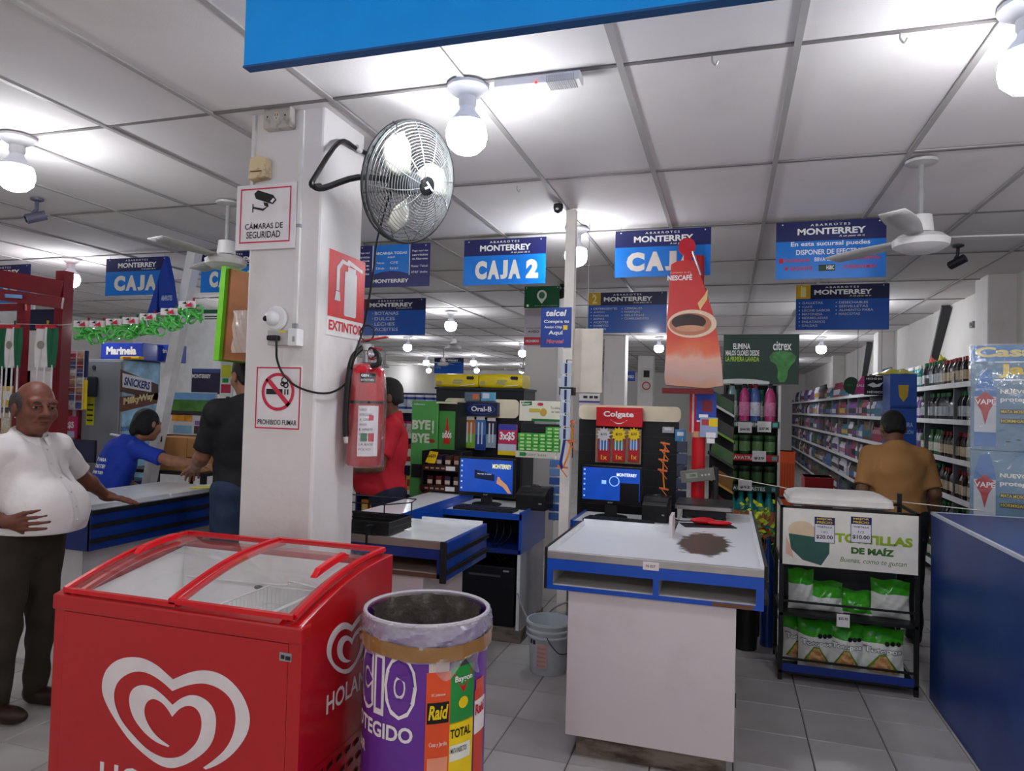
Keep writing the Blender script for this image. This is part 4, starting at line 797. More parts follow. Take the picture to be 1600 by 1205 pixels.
def caja(label, r, y, text, tx):
    t, w, h = sign_root('checkout_sign', label, *r, y, grp='hanging checkout signs')
    B().box(-w/2, w/2, -.004, 0, 0, h).make('board', NAVY, t); flat(t, 'blue_field', [rect(-w/2, w/2, 0, h*.64)], -.0045, SKYB)
    store_logo(t, w, h, h*.80, h*.14); caps(t, text, tx[0]*w, tx[1]*w, h*.12, h*.53, -.0052, M((226, 222, 214), .5), .07); wires(t, w, h); return t
caja('blue hanging sign reading CAJA 2', (726, 376, 852, 443), 4.89, 'CAJA 2', (-.36, .42))
caja('blue hanging sign reading CAJA partly hidden by the coffee display', (962, 362, 1110, 430), 4.85, 'CAJA', (-.38, .36))
caja('blue hanging sign reading CAJA beside the leaning white post, left one', (167, 405, 261, 460), 4.9, 'CAJA', (-.36, .34))
caja('blue hanging sign reading CAJA cut off by the pillar', (316, 396, 408, 455), 4.88, 'CAJA 3', (-.36, .42))
caja('blue hanging sign at the far left edge above the kiosk', (-46, 417, 46, 473), 5.0, 'CAJA', (-.36, .34))
# bank sign
t, w, h = sign_root('bank_sign', 'blue hanging sign about withdrawing cash with bank names', 1213, 349, 1384, 433, 4.83)
B().box(-w/2, w/2, -.004, 0, 0, h).make('board', NAVY, t); flat(t, 'blue_field', [rect(-w/2, w/2, 0, h*.66)], -.0045, SKYB); store_logo(t, w, h, h*.82, h*.12)
txt(t, 'En esta sucursal puedes', -w*.36, w*.36, h*.55, h*.65, -.0052, LETTER, .02); txt(t, 'DISPONER DE EFECTIVO', -w*.31, w*.31, h*.42, h*.51, -.0052, LETTER, .02)
for s, a, c, z, m in (('Scotiabank', -.42, -.18, .30, M((206, 60, 70), .5)), ('BBVA Bancomer', -.14, .15, .30, M((220, 226, 240), .5)), ('Santander', .22, .46, .31, M((206, 50, 60), .5)), ('BANORTE', -.36, -.16, .15, M((206, 60, 70), .5)), ('HSBC', -.03, .04, .155, LETTER), ('CITIBANAMEX', .12, .42, .16, M((206, 60, 70), .5))): txt(t, s, a*w, c*w, h*z, h*(z+.07), -.0058, m, .02)
flat(t, 'bank_mark', [rect(-.47*w, -.43*w, h*.28, h*.37), oval(-.40*w, h*.19, .012, .012, 10), oval(.19*w, h*.34, .011, .013, 10)], -.0056, RED); flat(t, 'bank_plate', [rect(-.1*w, .05*w, h*.13, h*.24)], -.0052, M((40, 70, 50), .5)); wires(t, w, h)
# aisle signs
def aisle(label, r, y, num, c1, c2, numcol, xa=-.46, sp=.084):
    t, w, h = sign_root('aisle_sign', label, *r, y, grp='hanging aisle signs')
    B().box(-w/2, w/2, -.004, 0, 0, h).make('board', M((16, 22, 70), .4), t); flat(t, 'blue_field', [rect(-w/2, w/2, 0, h*.68)], -.0045, M((12, 84, 180), .35, coat=.3))
    store_logo(t, w, h, h*.83, h*.115)
    if num: flat(t, 'number_plate', [rect(-w/2, -w*.34, h*.69, h)], -.0048, numcol); txt(t, num, -w*.45, -w*.39, h*.73, h*.95, -.0056, M((240, 226, 150), .5), .03)
    for col, xs in ((c1, xa), (c2, -.06)):
        for k, s in enumerate(col): wl = .028*len(s)*w/.8*sp/.084; flat(t, 'bullet', [oval(xs*w, h*(.60-sp*k), .005, .005, 8)], -.0052, LETTER); txt(t, s, (xs+.03)*w, (xs+.03)*w+wl*.8, h*(.60-sp*(k+.3)), h*(.60+sp*(.32-k)), -.0052, M((206, 212, 224), .5), .01)
    wires(t, w, h); return t
aisle('blue hanging aisle sign number 1 listing GALLETAS and CAFÉ', (1244, 446, 1389, 515), 7.24, '1', ['GALLETAS', 'CAFÉ', 'LECHE SABOR', 'MAYONESA', 'MERMELADAS', 'ENLATADOS', 'SALSAS'], ['DESECHABLES', 'SERVILLETAS', 'ALIMENTO PARA', 'MASCOTAS'], M((216, 170, 20), .5))
aisle('blue hanging aisle sign number 2 behind the thin pole', (920, 458, 1041, 520), 7.39, '2', ['DETERGENTES', 'JABÓN', 'PAÑALES', 'SOPAS', 'ACEITES', 'SHAMPOO', 'TINTES'], ['CEREALES', 'HARINAS', 'GELATINAS', 'COMPLEMENTO'], M((196, 160, 30), .5))
aisle('blue hanging aisle sign listing BOTANAS and DULCES beside the pillar', (557, 468, 664, 524), 7.45, '3', ['BOTANAS', 'DULCES', 'LECHES', 'ACEITES'], [], M((120, 30, 80), .5), -.25, .145)
aisle('small distant blue aisle sign above the diaper packs', (679, 559, 724, 584), 15.5, '', ['CEREALES', 'ATÚN', 'PASTA', 'SALSAS'], [], None)
# services sign
t, w, h = sign_root('services_sign', 'navy hanging sign with a light blue pennant of payment services', 560, 385, 671, 447, 4.9)
B().box(-w/2, w/2, -.004, 0, 0, h).make('board', M((34, 34, 104), .4), t); p0, p1 = -.28*w, .22*w
flat(t, 'pennant', [[(p0, h), (p0, h*.30), (p0+.25*(p1-p0), h*.36), ((p0+p1)/2, h*.38), (p1-.25*(p1-p0), h*.36), (p1, h*.30), (p1, h)]], -.0045, SKYB); flat(t, 'pennant_edge', [rect(p0-.006, p0, h*.27, h), rect(p1, p1+.006, h*.27, h)], -.0047, LETTER)
txt(t, 'RECARGA TODAS', p0+.02, p1-.02, h*.77, h*.83, -.0052, LETTER, .02); txt(t, 'AQUÍ', -.08*w, .02*w, h*.68, h*.73, -.0052, LETTER, .02); txt(t, 'MONTERREY', p0, p1, h*.10, h*.19, -.0052, LETTER, .03)
for k, s in enumerate(('Telmex', 'CFE', 'Dish', 'Izzi')): txt(t, s, p0+.03+.12*(k % 2), p0+.10+.12*(k % 2), h*(.55-.13*(k//2)), h*(.60-.13*(k//2)), -.0052, LETTER, .0)
for k, s in enumerate(('Paga aquí tus', 'servicios', 'de Abarrotes')): txt(t, s, .26*w, .47*w, h*(.80-.09*k), h*(.85-.09*k), -.0052, LETTER, .01)
for k, s in enumerate(('Movistar', 'Telcel', 'AT&T', 'Unefon')): txt(t, s, (.25+.12*(k % 2))*w, (.35+.12*(k % 2))*w, h*(.45-.14*(k//2)), h*(.50-.14*(k//2)), -.0052, LETTER, .0)
for k, s in enumerate(('Paga aquí', 'servicios', 'agua', 'luz', 'gas', 'cable')): txt(t, s, -.47*w, -.33*w, h*(.80-.10*k), h*(.85-.10*k), -.0052, LETTER, .01)
wires(t, w, h)
# big blue banner near the camera
x0 = PY(380, 103, 1.7).x; z0 = PY(380, 103, 1.7).z
t = thing('ceiling_banner', 'large plain blue banner hanging from the ceiling at the top', 'banner', (x0, 1.7, z0))
B().box(0, 2.1, 0, .03, 0, CEIL-z0-.004).make('panel', M((6, 156, 248), .4, var=.03, coat=.2), t, bevel=.003); B().box(0, 2.1, -.002, .032, -.006, 0).make('bottom_edge', M((30, 90, 150), .5), t)
# green sign, notices, telcel board near the thin pole
t, w, h = sign_root('green_notice', 'dark green hanging notice with a white map pin', 820, 448, 874, 481, 6.87)
B().box(-w/2, w/2, -.004, 0, 0, h).make('board', M((12, 84, 50), .4), t); flat(t, 'pin_picture', [oval(0, h*.58, .052, .055, 20), [(-.04, h*.42), (.04, h*.42), (0, h*.2)]], -.0048, M((220, 226, 220), .5)); flat(t, 'pin_hand', [oval(0, h*.58, .032, .035, 14)], -.0060, M((60, 110, 80), .5)); txt(t, 'Zona libre de plástico', -w*.2, w*.45, h*.08, h*.13, -.005, M((200, 214, 200), .5), 0); flat(t, 'round_mark', [oval(-w*.4, h*.12, .014, .014, 10)], -.005, LETTER); wires(t, w, h)
t, w, h = sign_root('paper_notice', 'pale paper notice with a red foot beside the dark blue phone board', 820, 483, 848, 541, 7.38)
B().box(-w/2, w/2, -.003, 0, 0, h).make('sheet', M((206, 200, 214), .6), t); flat(t, 'red_field', [rect(-w/2, w/2, h*.03, h*.24)], -.0036, M((206, 60, 76), .5)); txt(t, 'AVISO', -w*.3, w*.3, h*.36, h*.42, -.004, DARK, .02); txt(t, 'MANTENGA LA DISTANCIA', -w*.4, w*.42, h*.46, h*.5, -.004, DARK, 0); txt(t, 'PROHIBIDO', -w*.4, w*.3, h*.10, h*.17, -.0042, LETTER, .02)
t, w, h = sign_root('phone_board', 'blue board reading telcel Compra Amigo Chip Aquí on the thin pole', 846, 481, 892, 543, 4.334)
B().box(-w/2, w/2, -.004, 0, 0, h).make('board', M((34, 66, 150), .4), t); txt(t, 'telcel', -w*.34, w*.34, h*.78, h*.94, -.005, LETTER, .03, shear=.2); txt(t, 'Compra tu', -w*.4, w*.42, h*.59, h*.69, -.005, LETTER, .03); txt(t, 'Amigo Chip', -w*.38, w*.2, h*.46, h*.54, -.005, LETTER, .02); flat(t, 'chip_picture', [rect(w*.24, w*.38, h*.44, h*.55)], -.005, YELLOW); txt(t, 'Aquí', -w*.24, w*.24, h*.29, h*.42, -.005, LETTER, .02); txt(t, 'Microtel', -w*.3, w*.26, h*.10, h*.2, -.005, M((230, 120, 110), .5), .02, shear=.2)
# ================================================================== CEILING FANS, SPOT CAMERAS, HOOKS
def ceiling_fan(lb, x, y, drop=.30, spin=.4):
    t = thing('ceiling_fan', lb, 'fan', (x, y, CEIL-.003), spin, 'white ceiling fans'); wf = M((214, 212, 212), .4)
    b = B(); b.lathe([(.075, 0), (.072, -.012), (.02, -.022)], 20); b.make('ceiling_plate', M((190, 188, 186), .4), t, True)
    B().cyl((0, 0, 0), (0, 0, -drop), .013).make('rod', M((150, 150, 150), .4), t, True)
    b = B(); b.lathe([(.03, -drop+.06), (.05, -drop+.055), (.058, -drop-.02), (.055, -drop-.03)], 20); b.make('upper_cup', wf, t, True)
    b = B(); b.lathe([(.05, -drop-.035), (.10, -drop-.045), (.13, -drop-.07), (.125, -drop-.10), (.08, -drop-.125), (.02, -drop-.13)], 24); b.make('motor_housing', wf, t, True)
    for k in range(3):
        a = 2*PI*k/3; c_, s_ = math.cos(a), math.sin(a); b = B()
        def bl(u, v): r = .12+.46*u; q = (v-.5)*(.07+.06*math.sin(PI*.8*u)); return (r*c_-q*s_, r*s_+q*c_, -drop-.06+.10*q)
        b.grid(bl, 6, 2); o = b.make('blade', M((190, 188, 186), .45), t, True); md = o.modifiers.new('s', 'SOLIDIFY'); md.thickness = .006
    return t
ceiling_fan('white ceiling fan at the right above the bank sign', .90, 3.87, .33, 2.2)
ceiling_fan('white ceiling fan behind the pillar, left of the camera sign', -3.13, 3.73, .31, 2.6)
ceiling_fan('small white ceiling fan below the bulb, right of the snack aisle sign', -4.2, 10.3, .30, .9)
ceiling_fan('small distant ceiling fan left of the far blue aisle sign', -6.2, 14.6, .30, 1.6)
ceiling_fan('tiny distant ceiling fan above the fire extinguisher', -8.3, 15.8, .30, .3)
ceiling_fan('tiny distant ceiling fan above the right diaper pack', -5.0, 17.0, .30, .7)
def spot_cam(lb, p, rot, col):
    t = thing('security_camera', lb, 'camera', (p.x, p.y, CEIL-.003), rot); m = M(col, .4)
    b = B(); b.lathe([(.04, 0), (.038, -.012), (.014, -.02)], 14); b.make('mount', m, t, True); B().tube([(0, 0, -.015), (.005, 0, -.07), (.0, -.02, -.10)], .012, 8).make('stem', m, t, True)
    B().tube([(0, .05, -.10), (0, -.055, -.145)], .032, 14).make('body', m, t, True); B().tube([(0, -.052, -.143), (0, -.062, -.148)], .022, 12).make('lens', M((12, 12, 14), .1), t, True)
spot_cam('dark security camera on the ceiling at the upper left', PZ(58, 310, CEIL), -.6, (84, 84, 104)); spot_cam('dark security camera on the ceiling at the right of the ceiling fan', PZ(1497, 383, CEIL), -2.2, (30, 30, 42))
t = thing('security_camera', 'small dark camera on the ceiling at the top of the thin pole', 'camera', (-1.04, 4.22, CEIL-.003)); b = B(); b.lathe([(.03, 0), (.032, -.02), (.025, -.045), (.008, -.055)], 14); b.make('dome', BLACK, t, True); B().ell((0, -.025, -.035), (.012, .01, .012), 8, 6).make('lens', CHROME, t, True)
t = thing('security_camera', 'small grey camera on the right wall below the ceiling', 'camera', PX(1546, 507, XR)); B().box(-.16, 0, -.05, .05, -.03, .03).make('body', M((140, 138, 134), .5), t, bevel=.006); B().box(-.165, -.16, -.025, .025, -.015, .015).make('lens', BLACK, t)
t = thing('security_camera', 'dark camera on the ceiling right of the dark green notice', 'camera', PZ(879, 444, CEIL)+Vector((0, 0, -.003))); b = B(); b.lathe([(.03, 0), (.03, -.02), (.012, -.03)], 12); b.make('mount', BLACK, t); B().tube([(0, .05, -.08), (0, -.08, -.12)], .045, 12).make('body', M((30, 32, 34), .4), t, True); B().tube([(0, 0, -.02), (0, 0, -.09)], .012, 8).make('stem', BLACK, t)
for k, (px, py) in enumerate(((1113, 86), (1407, 50), (808, 290))):
    p = PZ(px, py, CEIL); b = B(); b.tube(smooth_path([(0, 0, 0), (0, 0, -.02), (.012, 0, -.035), (.02, 0, -.02)], 4), .0035, 6)
    tag(b.make('ceiling_hook', M((190, 190, 190), .3, metal=.6), None, True, loc=(p.x, p.y, CEIL-.003)), ['wire hook on the ceiling left of the top centre joint', 'wire hook on the ceiling near the top right bulb', 'wire hook on the ceiling left of the thin pole'][k], 'hook')
# emergency light on the ceiling grid beside the bulb
a = PZ(775, 128, CEIL); c = PZ(910, 115, CEIL)
t = thing('emergency_light', 'long white emergency light with a red lamp on the ceiling', 'lamp', ((a.x+c.x)/2, (a.y+c.y)/2, CEIL-.003)); w = c.x-a.x
B().box(-w/2, w/2, -.035, .035, -.035, 0).make('housing', M((226, 224, 226), .45), t, bevel=.005); b = B()
for k in range(14): b.box(w*.12+k*w*.023, w*.12+k*w*.023+.004, -.036, .036, -.037, -.01)
b.make('vent_ribs', M((180, 178, 180), .5), t); B().ell((0, -.034, -.03), (.006, .006, .006), 8, 6).make('red_lamp', M((255, 40, 40), .4, var=0, emit=4), t)
# ---- thin pole at the checkouts
t = thing('white_pole', 'thin square white pole between the two computer stands', 'pole', (-.985, 4.37, 0)); B().box(-.032, .032, -.03, .03, 0, CEIL-.004).make('shaft', M((228, 222, 214), .5), t, bevel=.003)
zc = PY(897, 605, 4.27).z; B().box(-.045, .045, -.045, .04, zc-.05, zc+.0).make('clamp', DARK, t); B().box(-.05, .03, -.06, -.03, zc+.0, zc+.055).make('clip_box', M((196, 194, 196), .5), t, bevel=.003)
# ================================================================== CHECKOUT DISPLAYS
def spot(px0, py0, px1, py1, y):
    x0, x1, z0, z1 = RX(px0, py0, px1, py1, y); return (x0+x1)/2, z0, x1-x0, z1-z0
def unit(name, label, cat, r, y, depth, mat, grp=None, part='body', bevel=.002, rotz=0):
    cx, z0, w, h = spot(*r, y); t = thing(name, label, cat, (cx, y, z0), rotz, grp)
    if mat: B().box(-w/2, w/2, 0, depth, 0, h).make(part, mat, t, bevel=bevel)
    return t, w, h
def Fl(t, n, w, h, rs, m, y=-.0012):
    return flat(t, n, [rect((a-.5)*w, (b-.5)*w, c*h, d*h) for a, b, c, d in rs], y, m)
def Tx(t, s, w, h, a, b, c, d, m, bold=.02, y=-.002, **k): return txt(t, s, (a-.5)*w, (b-.5)*w, c*h, d*h, y, m, bold, **k)
pbl = M((20, 21, 26), .5)
def backboard(lb, r_header, r_panel, y):
    cx, z0, w, h = spot(*r_panel, y); t = thing('display_stand', lb, 'display stand', (cx, y, 0))
    B().box(-w/2, w/2, 0, .03, 0, z0+h).make('black_panel', pbl, t); b = B()
    for k in range(9): b.box(-w/2+.01, w/2-.01, -.003, 0, .55+k*.12, .553+k*.12)
    b.make('slot_rail', M((44, 46, 52), .4), t)
    hx, hz, hw_, hh = spot(*r_header, y-.01); ox = hx-cx
    B().prism([(p[0]+ox, p[1]) for p in rrect(-hw_/2, hw_/2, hz, hz+hh, .04, 5)], -.022, .0).make('cream_header', CREAM, t)
    b = B(); b.box(-w/2, -w/2+.03, 0, .35, 0, .03); b.box(w/2-.03, w/2, 0, .35, 0, .03); b.make('foot', pbl, t); return t
backboard('black display panel with a cream header behind the right monitor', (905, 632, 1064, 660), (905, 655, 1058, 800), 5.12)
backboard('black display panel with a cream header behind the left monitor', (696, 622, 810, 654), (694, 650, 812, 770), 5.42)
# monitors
def monitor(lb, r, y, zbase, pic):
    cx, z0, w, h = spot(*r, y); t = thing('computer_monitor', lb, 'monitor', (cx, y, zbase), -.03); zz = z0-zbase
    B().box(-w/2, w/2, 0, .03, zz, zz+h).make('housing', M((14, 14, 16), .3), t, bevel=.004); s = flat(t, 'screen', [rect(-w/2+.016, w/2-.016, zz+.028, zz+h-.014)], -.001, M((20, 70, 170), .2, var=.25, scale=5, emit=.55))
    B().box(-.04, .04, .01, .04, .01, zz+.06).make('neck', pbl, t); b = B(); b.lathe([(.11, 0), (.11, .008), (.04, .016)], 20, c=(0, .03, 0)); b.make('base', pbl, t, True)
    txt(t, 'acer', -.018, .018, zz+.008, zz+.018, -.001, GREY, .01)
    W_, H_, Z_ = w-.032, h-.042, zz+.028
    def q(a, c): return ((a-.5)*W_, Z_+c*H_)
    for c in (.08, .28, .44, .6, .76, .9): flat(s, 'desktop_icon', [rect(*(q(.02, 0)[0], q(.05, 0)[0]), q(0, c)[1], q(0, c+.05)[1])], -.0016, M((170, 200, 240), .4, var=0, emit=.5))
    em = M((230, 240, 255), .4, var=0, emit=.8)
    if pic == 'cart':
        txt(s, 'MONTERREY', q(.6, 0)[0], q(.95, 0)[0], q(0, .76)[1], q(0, .86)[1], -.0018, em, .03); flat(s, 'cart_picture', ring(q(.56, 0)[0], q(0, .6)[1], .035, .006, 20)+[rect(q(.34, 0)[0], q(.42, 0)[0], q(0, .5)[1], q(0, .62)[1])], -.0018, M((150, 200, 250), .4, var=0, emit=.6)); flat(s, 'dark_field', [rect(q(.66, 0)[0], q(.99, 0)[0], q(0, .0)[1], q(0, .56)[1])], -.0016, M((10, 14, 24), .3))
    else:
        txt(s, 'MONTERREY', q(.62, 0)[0], q(.97, 0)[0], q(0, .74)[1], q(0, .88)[1], -.0018, M((230, 230, 150), .4, var=0, emit=.7), .03); flat(s, 'dialog_box', [[q(.28, .42), q(.66, .36), q(.66, .56), q(.28, .68)]], -.0016, M((14, 30, 70), .3, emit=.2)); flat(s, 'hand_picture', [[q(.72, .5), q(.70, .3), q(.82, .2), q(.92, .02), q(.98, .02), q(.9, .26), q(.78, .42), q(.75, .5)]], -.0019, M((206, 150, 110), .4, var=0, emit=.4)); txt(s, 'Recarga de saldo', q(.34, 0)[0], q(.6, 0)[0], q(0, .54)[1], q(0, .58)[1], -.0019, em, 0)
    return t
monitor('right monitor showing a blue desktop with a shopping cart', (907, 726, 1003, 792), 4.66, .8605, 'cart'); monitor('left monitor showing a blue desktop with a pointing hand', (716, 713, 804, 779), 4.82, .8605, 'hand')
# keyboards, printers
for lb, x, y, rot in (('black keyboard in front of the right monitor', -.66, 4.50, -.12), ('black keyboard in front of the left monitor', -1.60, 4.60, -.03)):
    t = thing('keyboard', lb, 'keyboard', (x, y, .861), rot); B().box(-.22, .22, -.07, .07, 0, .018).make('base', pbl, t, bevel=.003); b = B()
    for i in range(5):
        for j in range(15): b.box(-.208+j*.0275, -.185+j*.0275, -.058+i*.024, -.04+i*.024, .018, .023)
    b.make('keys', M((34, 35, 40), .5), t)
for lb, r, y in (('black receipt printer right of the right monitor', (1003, 766, 1043, 806), 4.60), ('black receipt printer right of the left monitor', (806, 752, 852, 789), 4.72)):
    cx, z0, w, h = spot(*r, y); t = thing('receipt_printer', lb, 'printer', (cx, y, .861), -.05); h = min(h, .17)
    B().prism([(0, 0), (.2, 0), (.2, h), (.08, h), (0, h*.72)], -w/2, w/2, 'x').make('body', M((22, 23, 26), .4), t, bevel=.005); B().box(-w*.4, w*.4, .03, .07, h*.82, h*.86).make('paper_slot', DARK, t); B().ell((0, .12, h), (.04, .03, .02), 12, 6).make('lid_dome', M((40, 42, 46), .2), t, True); B().box(w*.28, w*.38, -.003, 0, h*.3, h*.36).make('button', GREY, t)
# toothpaste display
t, w, h = unit('toothpaste_header', 'red box header reading Colgate on the right display panel', 'header', (932, 636, 1003, 668), 5.02, .07, M((200, 22, 32), .4)); Tx(t, 'Colgate', w, h, .16, .82, .42, .80, LETTER, .03); flat(t, 'smile', [[(w*(-.18+.36*k/8), h*(.34-.16*math.sin(PI*k/8))) for k in range(9)]+[(w*(.18-.36*k/8), h*(.37-.24*math.sin(PI*k/8))) for k in range(9)]], -.002, LETTER)
unit('toothpaste_card', 'tan backing card under the red toothpaste header', 'card', (931, 669, 1001, 726), 5.06, .02, M((176, 152, 122), .6))
for k, (a, c, bc) in enumerate(((934, 952, None), (957, 976, 1), (982, 998, 1))):
    t, w, h = unit('toothbrush_pack', ['red toothbrush pack with a white price tag under the toothpaste header', 'red toothbrush pack with a yellow price star, middle of three', 'red toothbrush pack with a yellow price star, right of three'][k], 'toothbrush', (a, 686, c, 722), 5.03, .018, M((184, 26, 40), .35), 'toothbrush packs'); Fl(t, 'blue_blister', w, h, [(.1, .9, .55, .95)], M(((60, 110, 180), (40, 120, 110), (70, 120, 190))[k], .3)); Fl(t, 'brush', w, h, [(.2, .3, .5, .98), (.45, .55, .5, .98), (.7, .8, .5, .98)], M((200, 214, 230), .4), -.002); Tx(t, '1x', w, h, .3, .8, .1, .3, M((240, 190, 60), .4), .03)
    q = spot(a-3, 667, c+3, 686, 5.02); s = flat(t, 'price_star', [star(0, h+q[3]*.4, q[2]*.34, q[2]*.5, 12)], -.004, YELLOW if bc else M((206, 206, 210), .5)); txt(s, '$35', -q[2]*.2, q[2]*.2, h+q[3]*.3, h+q[3]*.55, -.005, DARK, .01)
t, w, h = unit('brush_header', 'dark blue box header reading Oral-B on the left display panel', 'header', (728, 628, 777, 651), 5.33, .06, M((16, 26, 66), .4)); flat(t, 'logo_field', [oval(0, h*.5, w*.44, h*.38, 20)], -.0014, M((40, 70, 150), .4)); flat(t, 'logo_oval', [oval(0, h*.5, w*.41, h*.33, 20)], -.002, M((12, 26, 84), .4)); Tx(t, 'Oral-B', w, h, .18, .82, .33, .70, LETTER, .02, -.0028)
for k, r in enumerate(((726, 613, 749, 627), (752, 613, 773, 627))):
    t, w, h = unit('small_pack', ['small grey-orange pack on top of the Oral-B header', 'small light blue pack on top of the Oral-B header'][k], 'pack', r, 5.34, .03, M(((90, 110, 130), (90, 160, 200))[k], .35)); Fl(t, 'print', w, h, [(.55, .95, .2, .8)] if k == 0 else [(.1, .6, .3, .9)], M(((214, 110, 60), (210, 226, 236))[k], .4)); B().box(-w/2, w/2, .03, .07, -.02, 0).make('hook_tab', GREY, t)
for k, (r, c1, c2) in enumerate((((724, 655, 742, 701), (206, 120, 50), (130, 190, 50)), ((743, 655, 758, 704), (60, 120, 190), (30, 70, 150)), ((760, 657, 775, 701), (24, 34, 60), (150, 170, 190)))):
    t, w, h = unit('toothbrush_pack', ['green and orange toothbrush pack hanging under the Oral-B header', 'blue toothbrush pack hanging under the Oral-B header', 'dark toothbrush pack hanging under the Oral-B header'][k], 'toothbrush', r, 5.36, .02, M(c1, .35), 'brush packs on the left panel'); Fl(t, 'lower_print', w, h, [(0.02, .98, .02, .5)], M(c2, .35)); Fl(t, 'brush', w, h, [(.25, .4, .2, .9), (.6, .72, .2, .9)], M((214, 224, 232), .4), -.002); Fl(t, 'price_tag', w, h, [(.1, .9, .98, 1.1)], WHITE, -.003); B().tube([(0, .02, h), (0, .06, h+.01)], .003, 5).make('peg', STEEL, t)
t, w, h = unit('sweets_bag', 'pink and blue bag marked 3 x $5 beside the left monitor', 'bag', (779, 663, 806, 712), 5.2, .03, M((200, 40, 96), .4)); Fl(t, 'blue_top', w, h, [(.0, 1, .82, 1)], M((50, 60, 160), .4)); Fl(t, 'white_foot', w, h, [(0, 1, .14, .36)], M((200, 206, 226), .4)); Fl(t, 'yellow_foot', w, h, [(0, 1, 0, .14)], YELLOW); Tx(t, '3x$5', w, h, .08, .92, .46, .76, LETTER, .04, -.003)
# stock cube display
t, w, h = unit('stock_cube_header', 'cream header board with green leaf print behind the stock cube boxes', 'header', (812, 626, 890, 660), 5.2, .02, M((226, 220, 206), .5)); Fl(t, 'green_foot', w, h, [(.25, 1, .0, .12)], M((30, 110, 50), .4)); flat(t, 'green_logo', [[(w*-.47, h*.94), (w*-.25, h*.98), (w*-.25, h*.78), (w*-.44, h*.74)]], -.0016, M((24, 110, 60), .4)); Tx(t, 'Knorr', w, h, .06, .22, .80, .92, LETTER, .02, -.0024); flat(t, 'soup_picture', [oval(-w*.02, h*.45, w*.07, h*.2, 14)], -.0016, M((200, 160, 70), .4)); Fl(t, 'yellow_band', w, h, [(.2, .42, .45, .62)], M((190, 176, 60), .4)); Tx(t, 'Tu sabor', w, h, .62, .82, .62, .74, DARK, 0); Tx(t, 'de casa', w, h, .64, .80, .44, .54, DARK, 0); flat(t, 'red_oval', [oval(-w*.08, h*.84, w*.06, h*.08, 14)], -.0016, M((190, 40, 80), .4))
t, w, h = unit('stock_cube_shelf', 'black shelf with a white front strip full of stock cube boxes', 'shelf', (806, 704, 886, 718), 5.0, .2, M((30, 30, 34), .5)); B().box(-w/2, w/2, -.006, 0, 0, h).make('front_strip', M((214, 210, 200), .5), t); Tx(t, 'Knorr Suiza', w, h, .2, .6, .3, .7, M((60, 90, 60), .5), 0, -.007); flat(t, 'green_mark', [[(-w*.42, h*.2), (-w*.3, h*.2), (-w*.3, h*.8), (-w*.42, h*.8)]], -.007, GREEN); SX, SZ, SW, SH = *spot(806, 704, 886, 718, 5.0)[:2], w, h
B().box(-w/2, w/2, .185, .198, h, h+.20).make('back_panel', pbl, t)
gb = [M((60, 176, 56), .4), M((48, 156, 50), .4), M((84, 190, 70), .4)]
bw_, bh_ = .05, .026
meb = []
for m in gb:
    b = B(); b.box(-bw_/2, bw_/2, 0, .10, 0, bh_-.001, 0); b.box(-bw_*.2, bw_*.46, -.0008, 0, .006, bh_-.008, 1); meb.append(b.mesh('stock_cube_box', [m, M((200, 224, 170), .4)]))
for col in range(7):
    n = 5 if col < 4 else 7
    for k in range(n):
        o = link('stock_cube_box', meb[(col+k*2) % 3]); o.location = (SX-SW/2+.035+col*(bw_+.003), 5.02, SZ+SH+.001+k*bh_); tag(o, '%s green stock cube box in the %s stack from the left' % (['lowest', 'second-lowest', 'third-lowest', 'fourth-lowest', 'fifth-lowest', 'sixth-lowest', 'topmost'][k], ['first', 'second', 'third', 'fourth', 'fifth', 'sixth', 'seventh'][col]), 'box', 'stock cube boxes')
# diaper packs on top of a dark gondola
t = thing('dark_gondola', 'dark gondola top carrying the two yellow packs', 'gondola', (spot(682, 608, 818, 640, 6.3)[0], 6.3, 0)); _, z0, w, h = spot(682, 608, 818, 640, 6.3)
B().box(-w/2, w/2, 0, .4, 0, z0+h).make('body', M((26, 28, 36), .5), t); B().box(-w/2-.01, w/2+.01, -.02, .42, z0+h, z0+h+.02).make('top_board', M((36, 38, 46), .5), t); ZG = z0+h+.02
for k, (a, c) in enumerate(((680, 746), (748, 815))):
    x0, x1, _, z1 = RX(a, 584, c, 608, 6.3); w = x1-x0; h = z1-ZG
    t = thing('diaper_pack', ['yellow plastic-wrapped pack on the dark gondola, left', 'yellow plastic-wrapped pack on the dark gondola, right'][k], 'pack', ((x0+x1)/2, 6.3, ZG), 0, 'yellow packs'); b = B(); rr = []
    for i in range(9):
        u = i/8; s = .9+.1*math.sin(PI*u)**.5; rr.append([((u-.5)*w, .15+(p[0]), p[1]*1.0) for p in [(q[0]*s, h/2+(q[1])*s) for q in rrect(-.15, .15, -h/2, h/2, .03, 3)]])
    b.loft(rr); b.make('wrapping', M((236, 208, 20), .3, coat=.4, bump=.2, bscale=12), t, True); Fl(t, 'grey_print', w, h, [(.42, .62, .25, .40), (.44, .66, .44, .58), (.04, .16, .2, .45)], M((176, 172, 120), .4), -.004); flat(t, 'black_seals', [oval(w*(.28+.05*q), h*.72, .017, .017, 10) for q in range(3)], -.004, DARK); flat(t, 'white_swoosh', [[(w*.1, h*.12), (w*.4, h*.2), (w*.46, h*.34), (w*.38, h*.24), (w*.1, h*.16)]], -.004, LETTER)
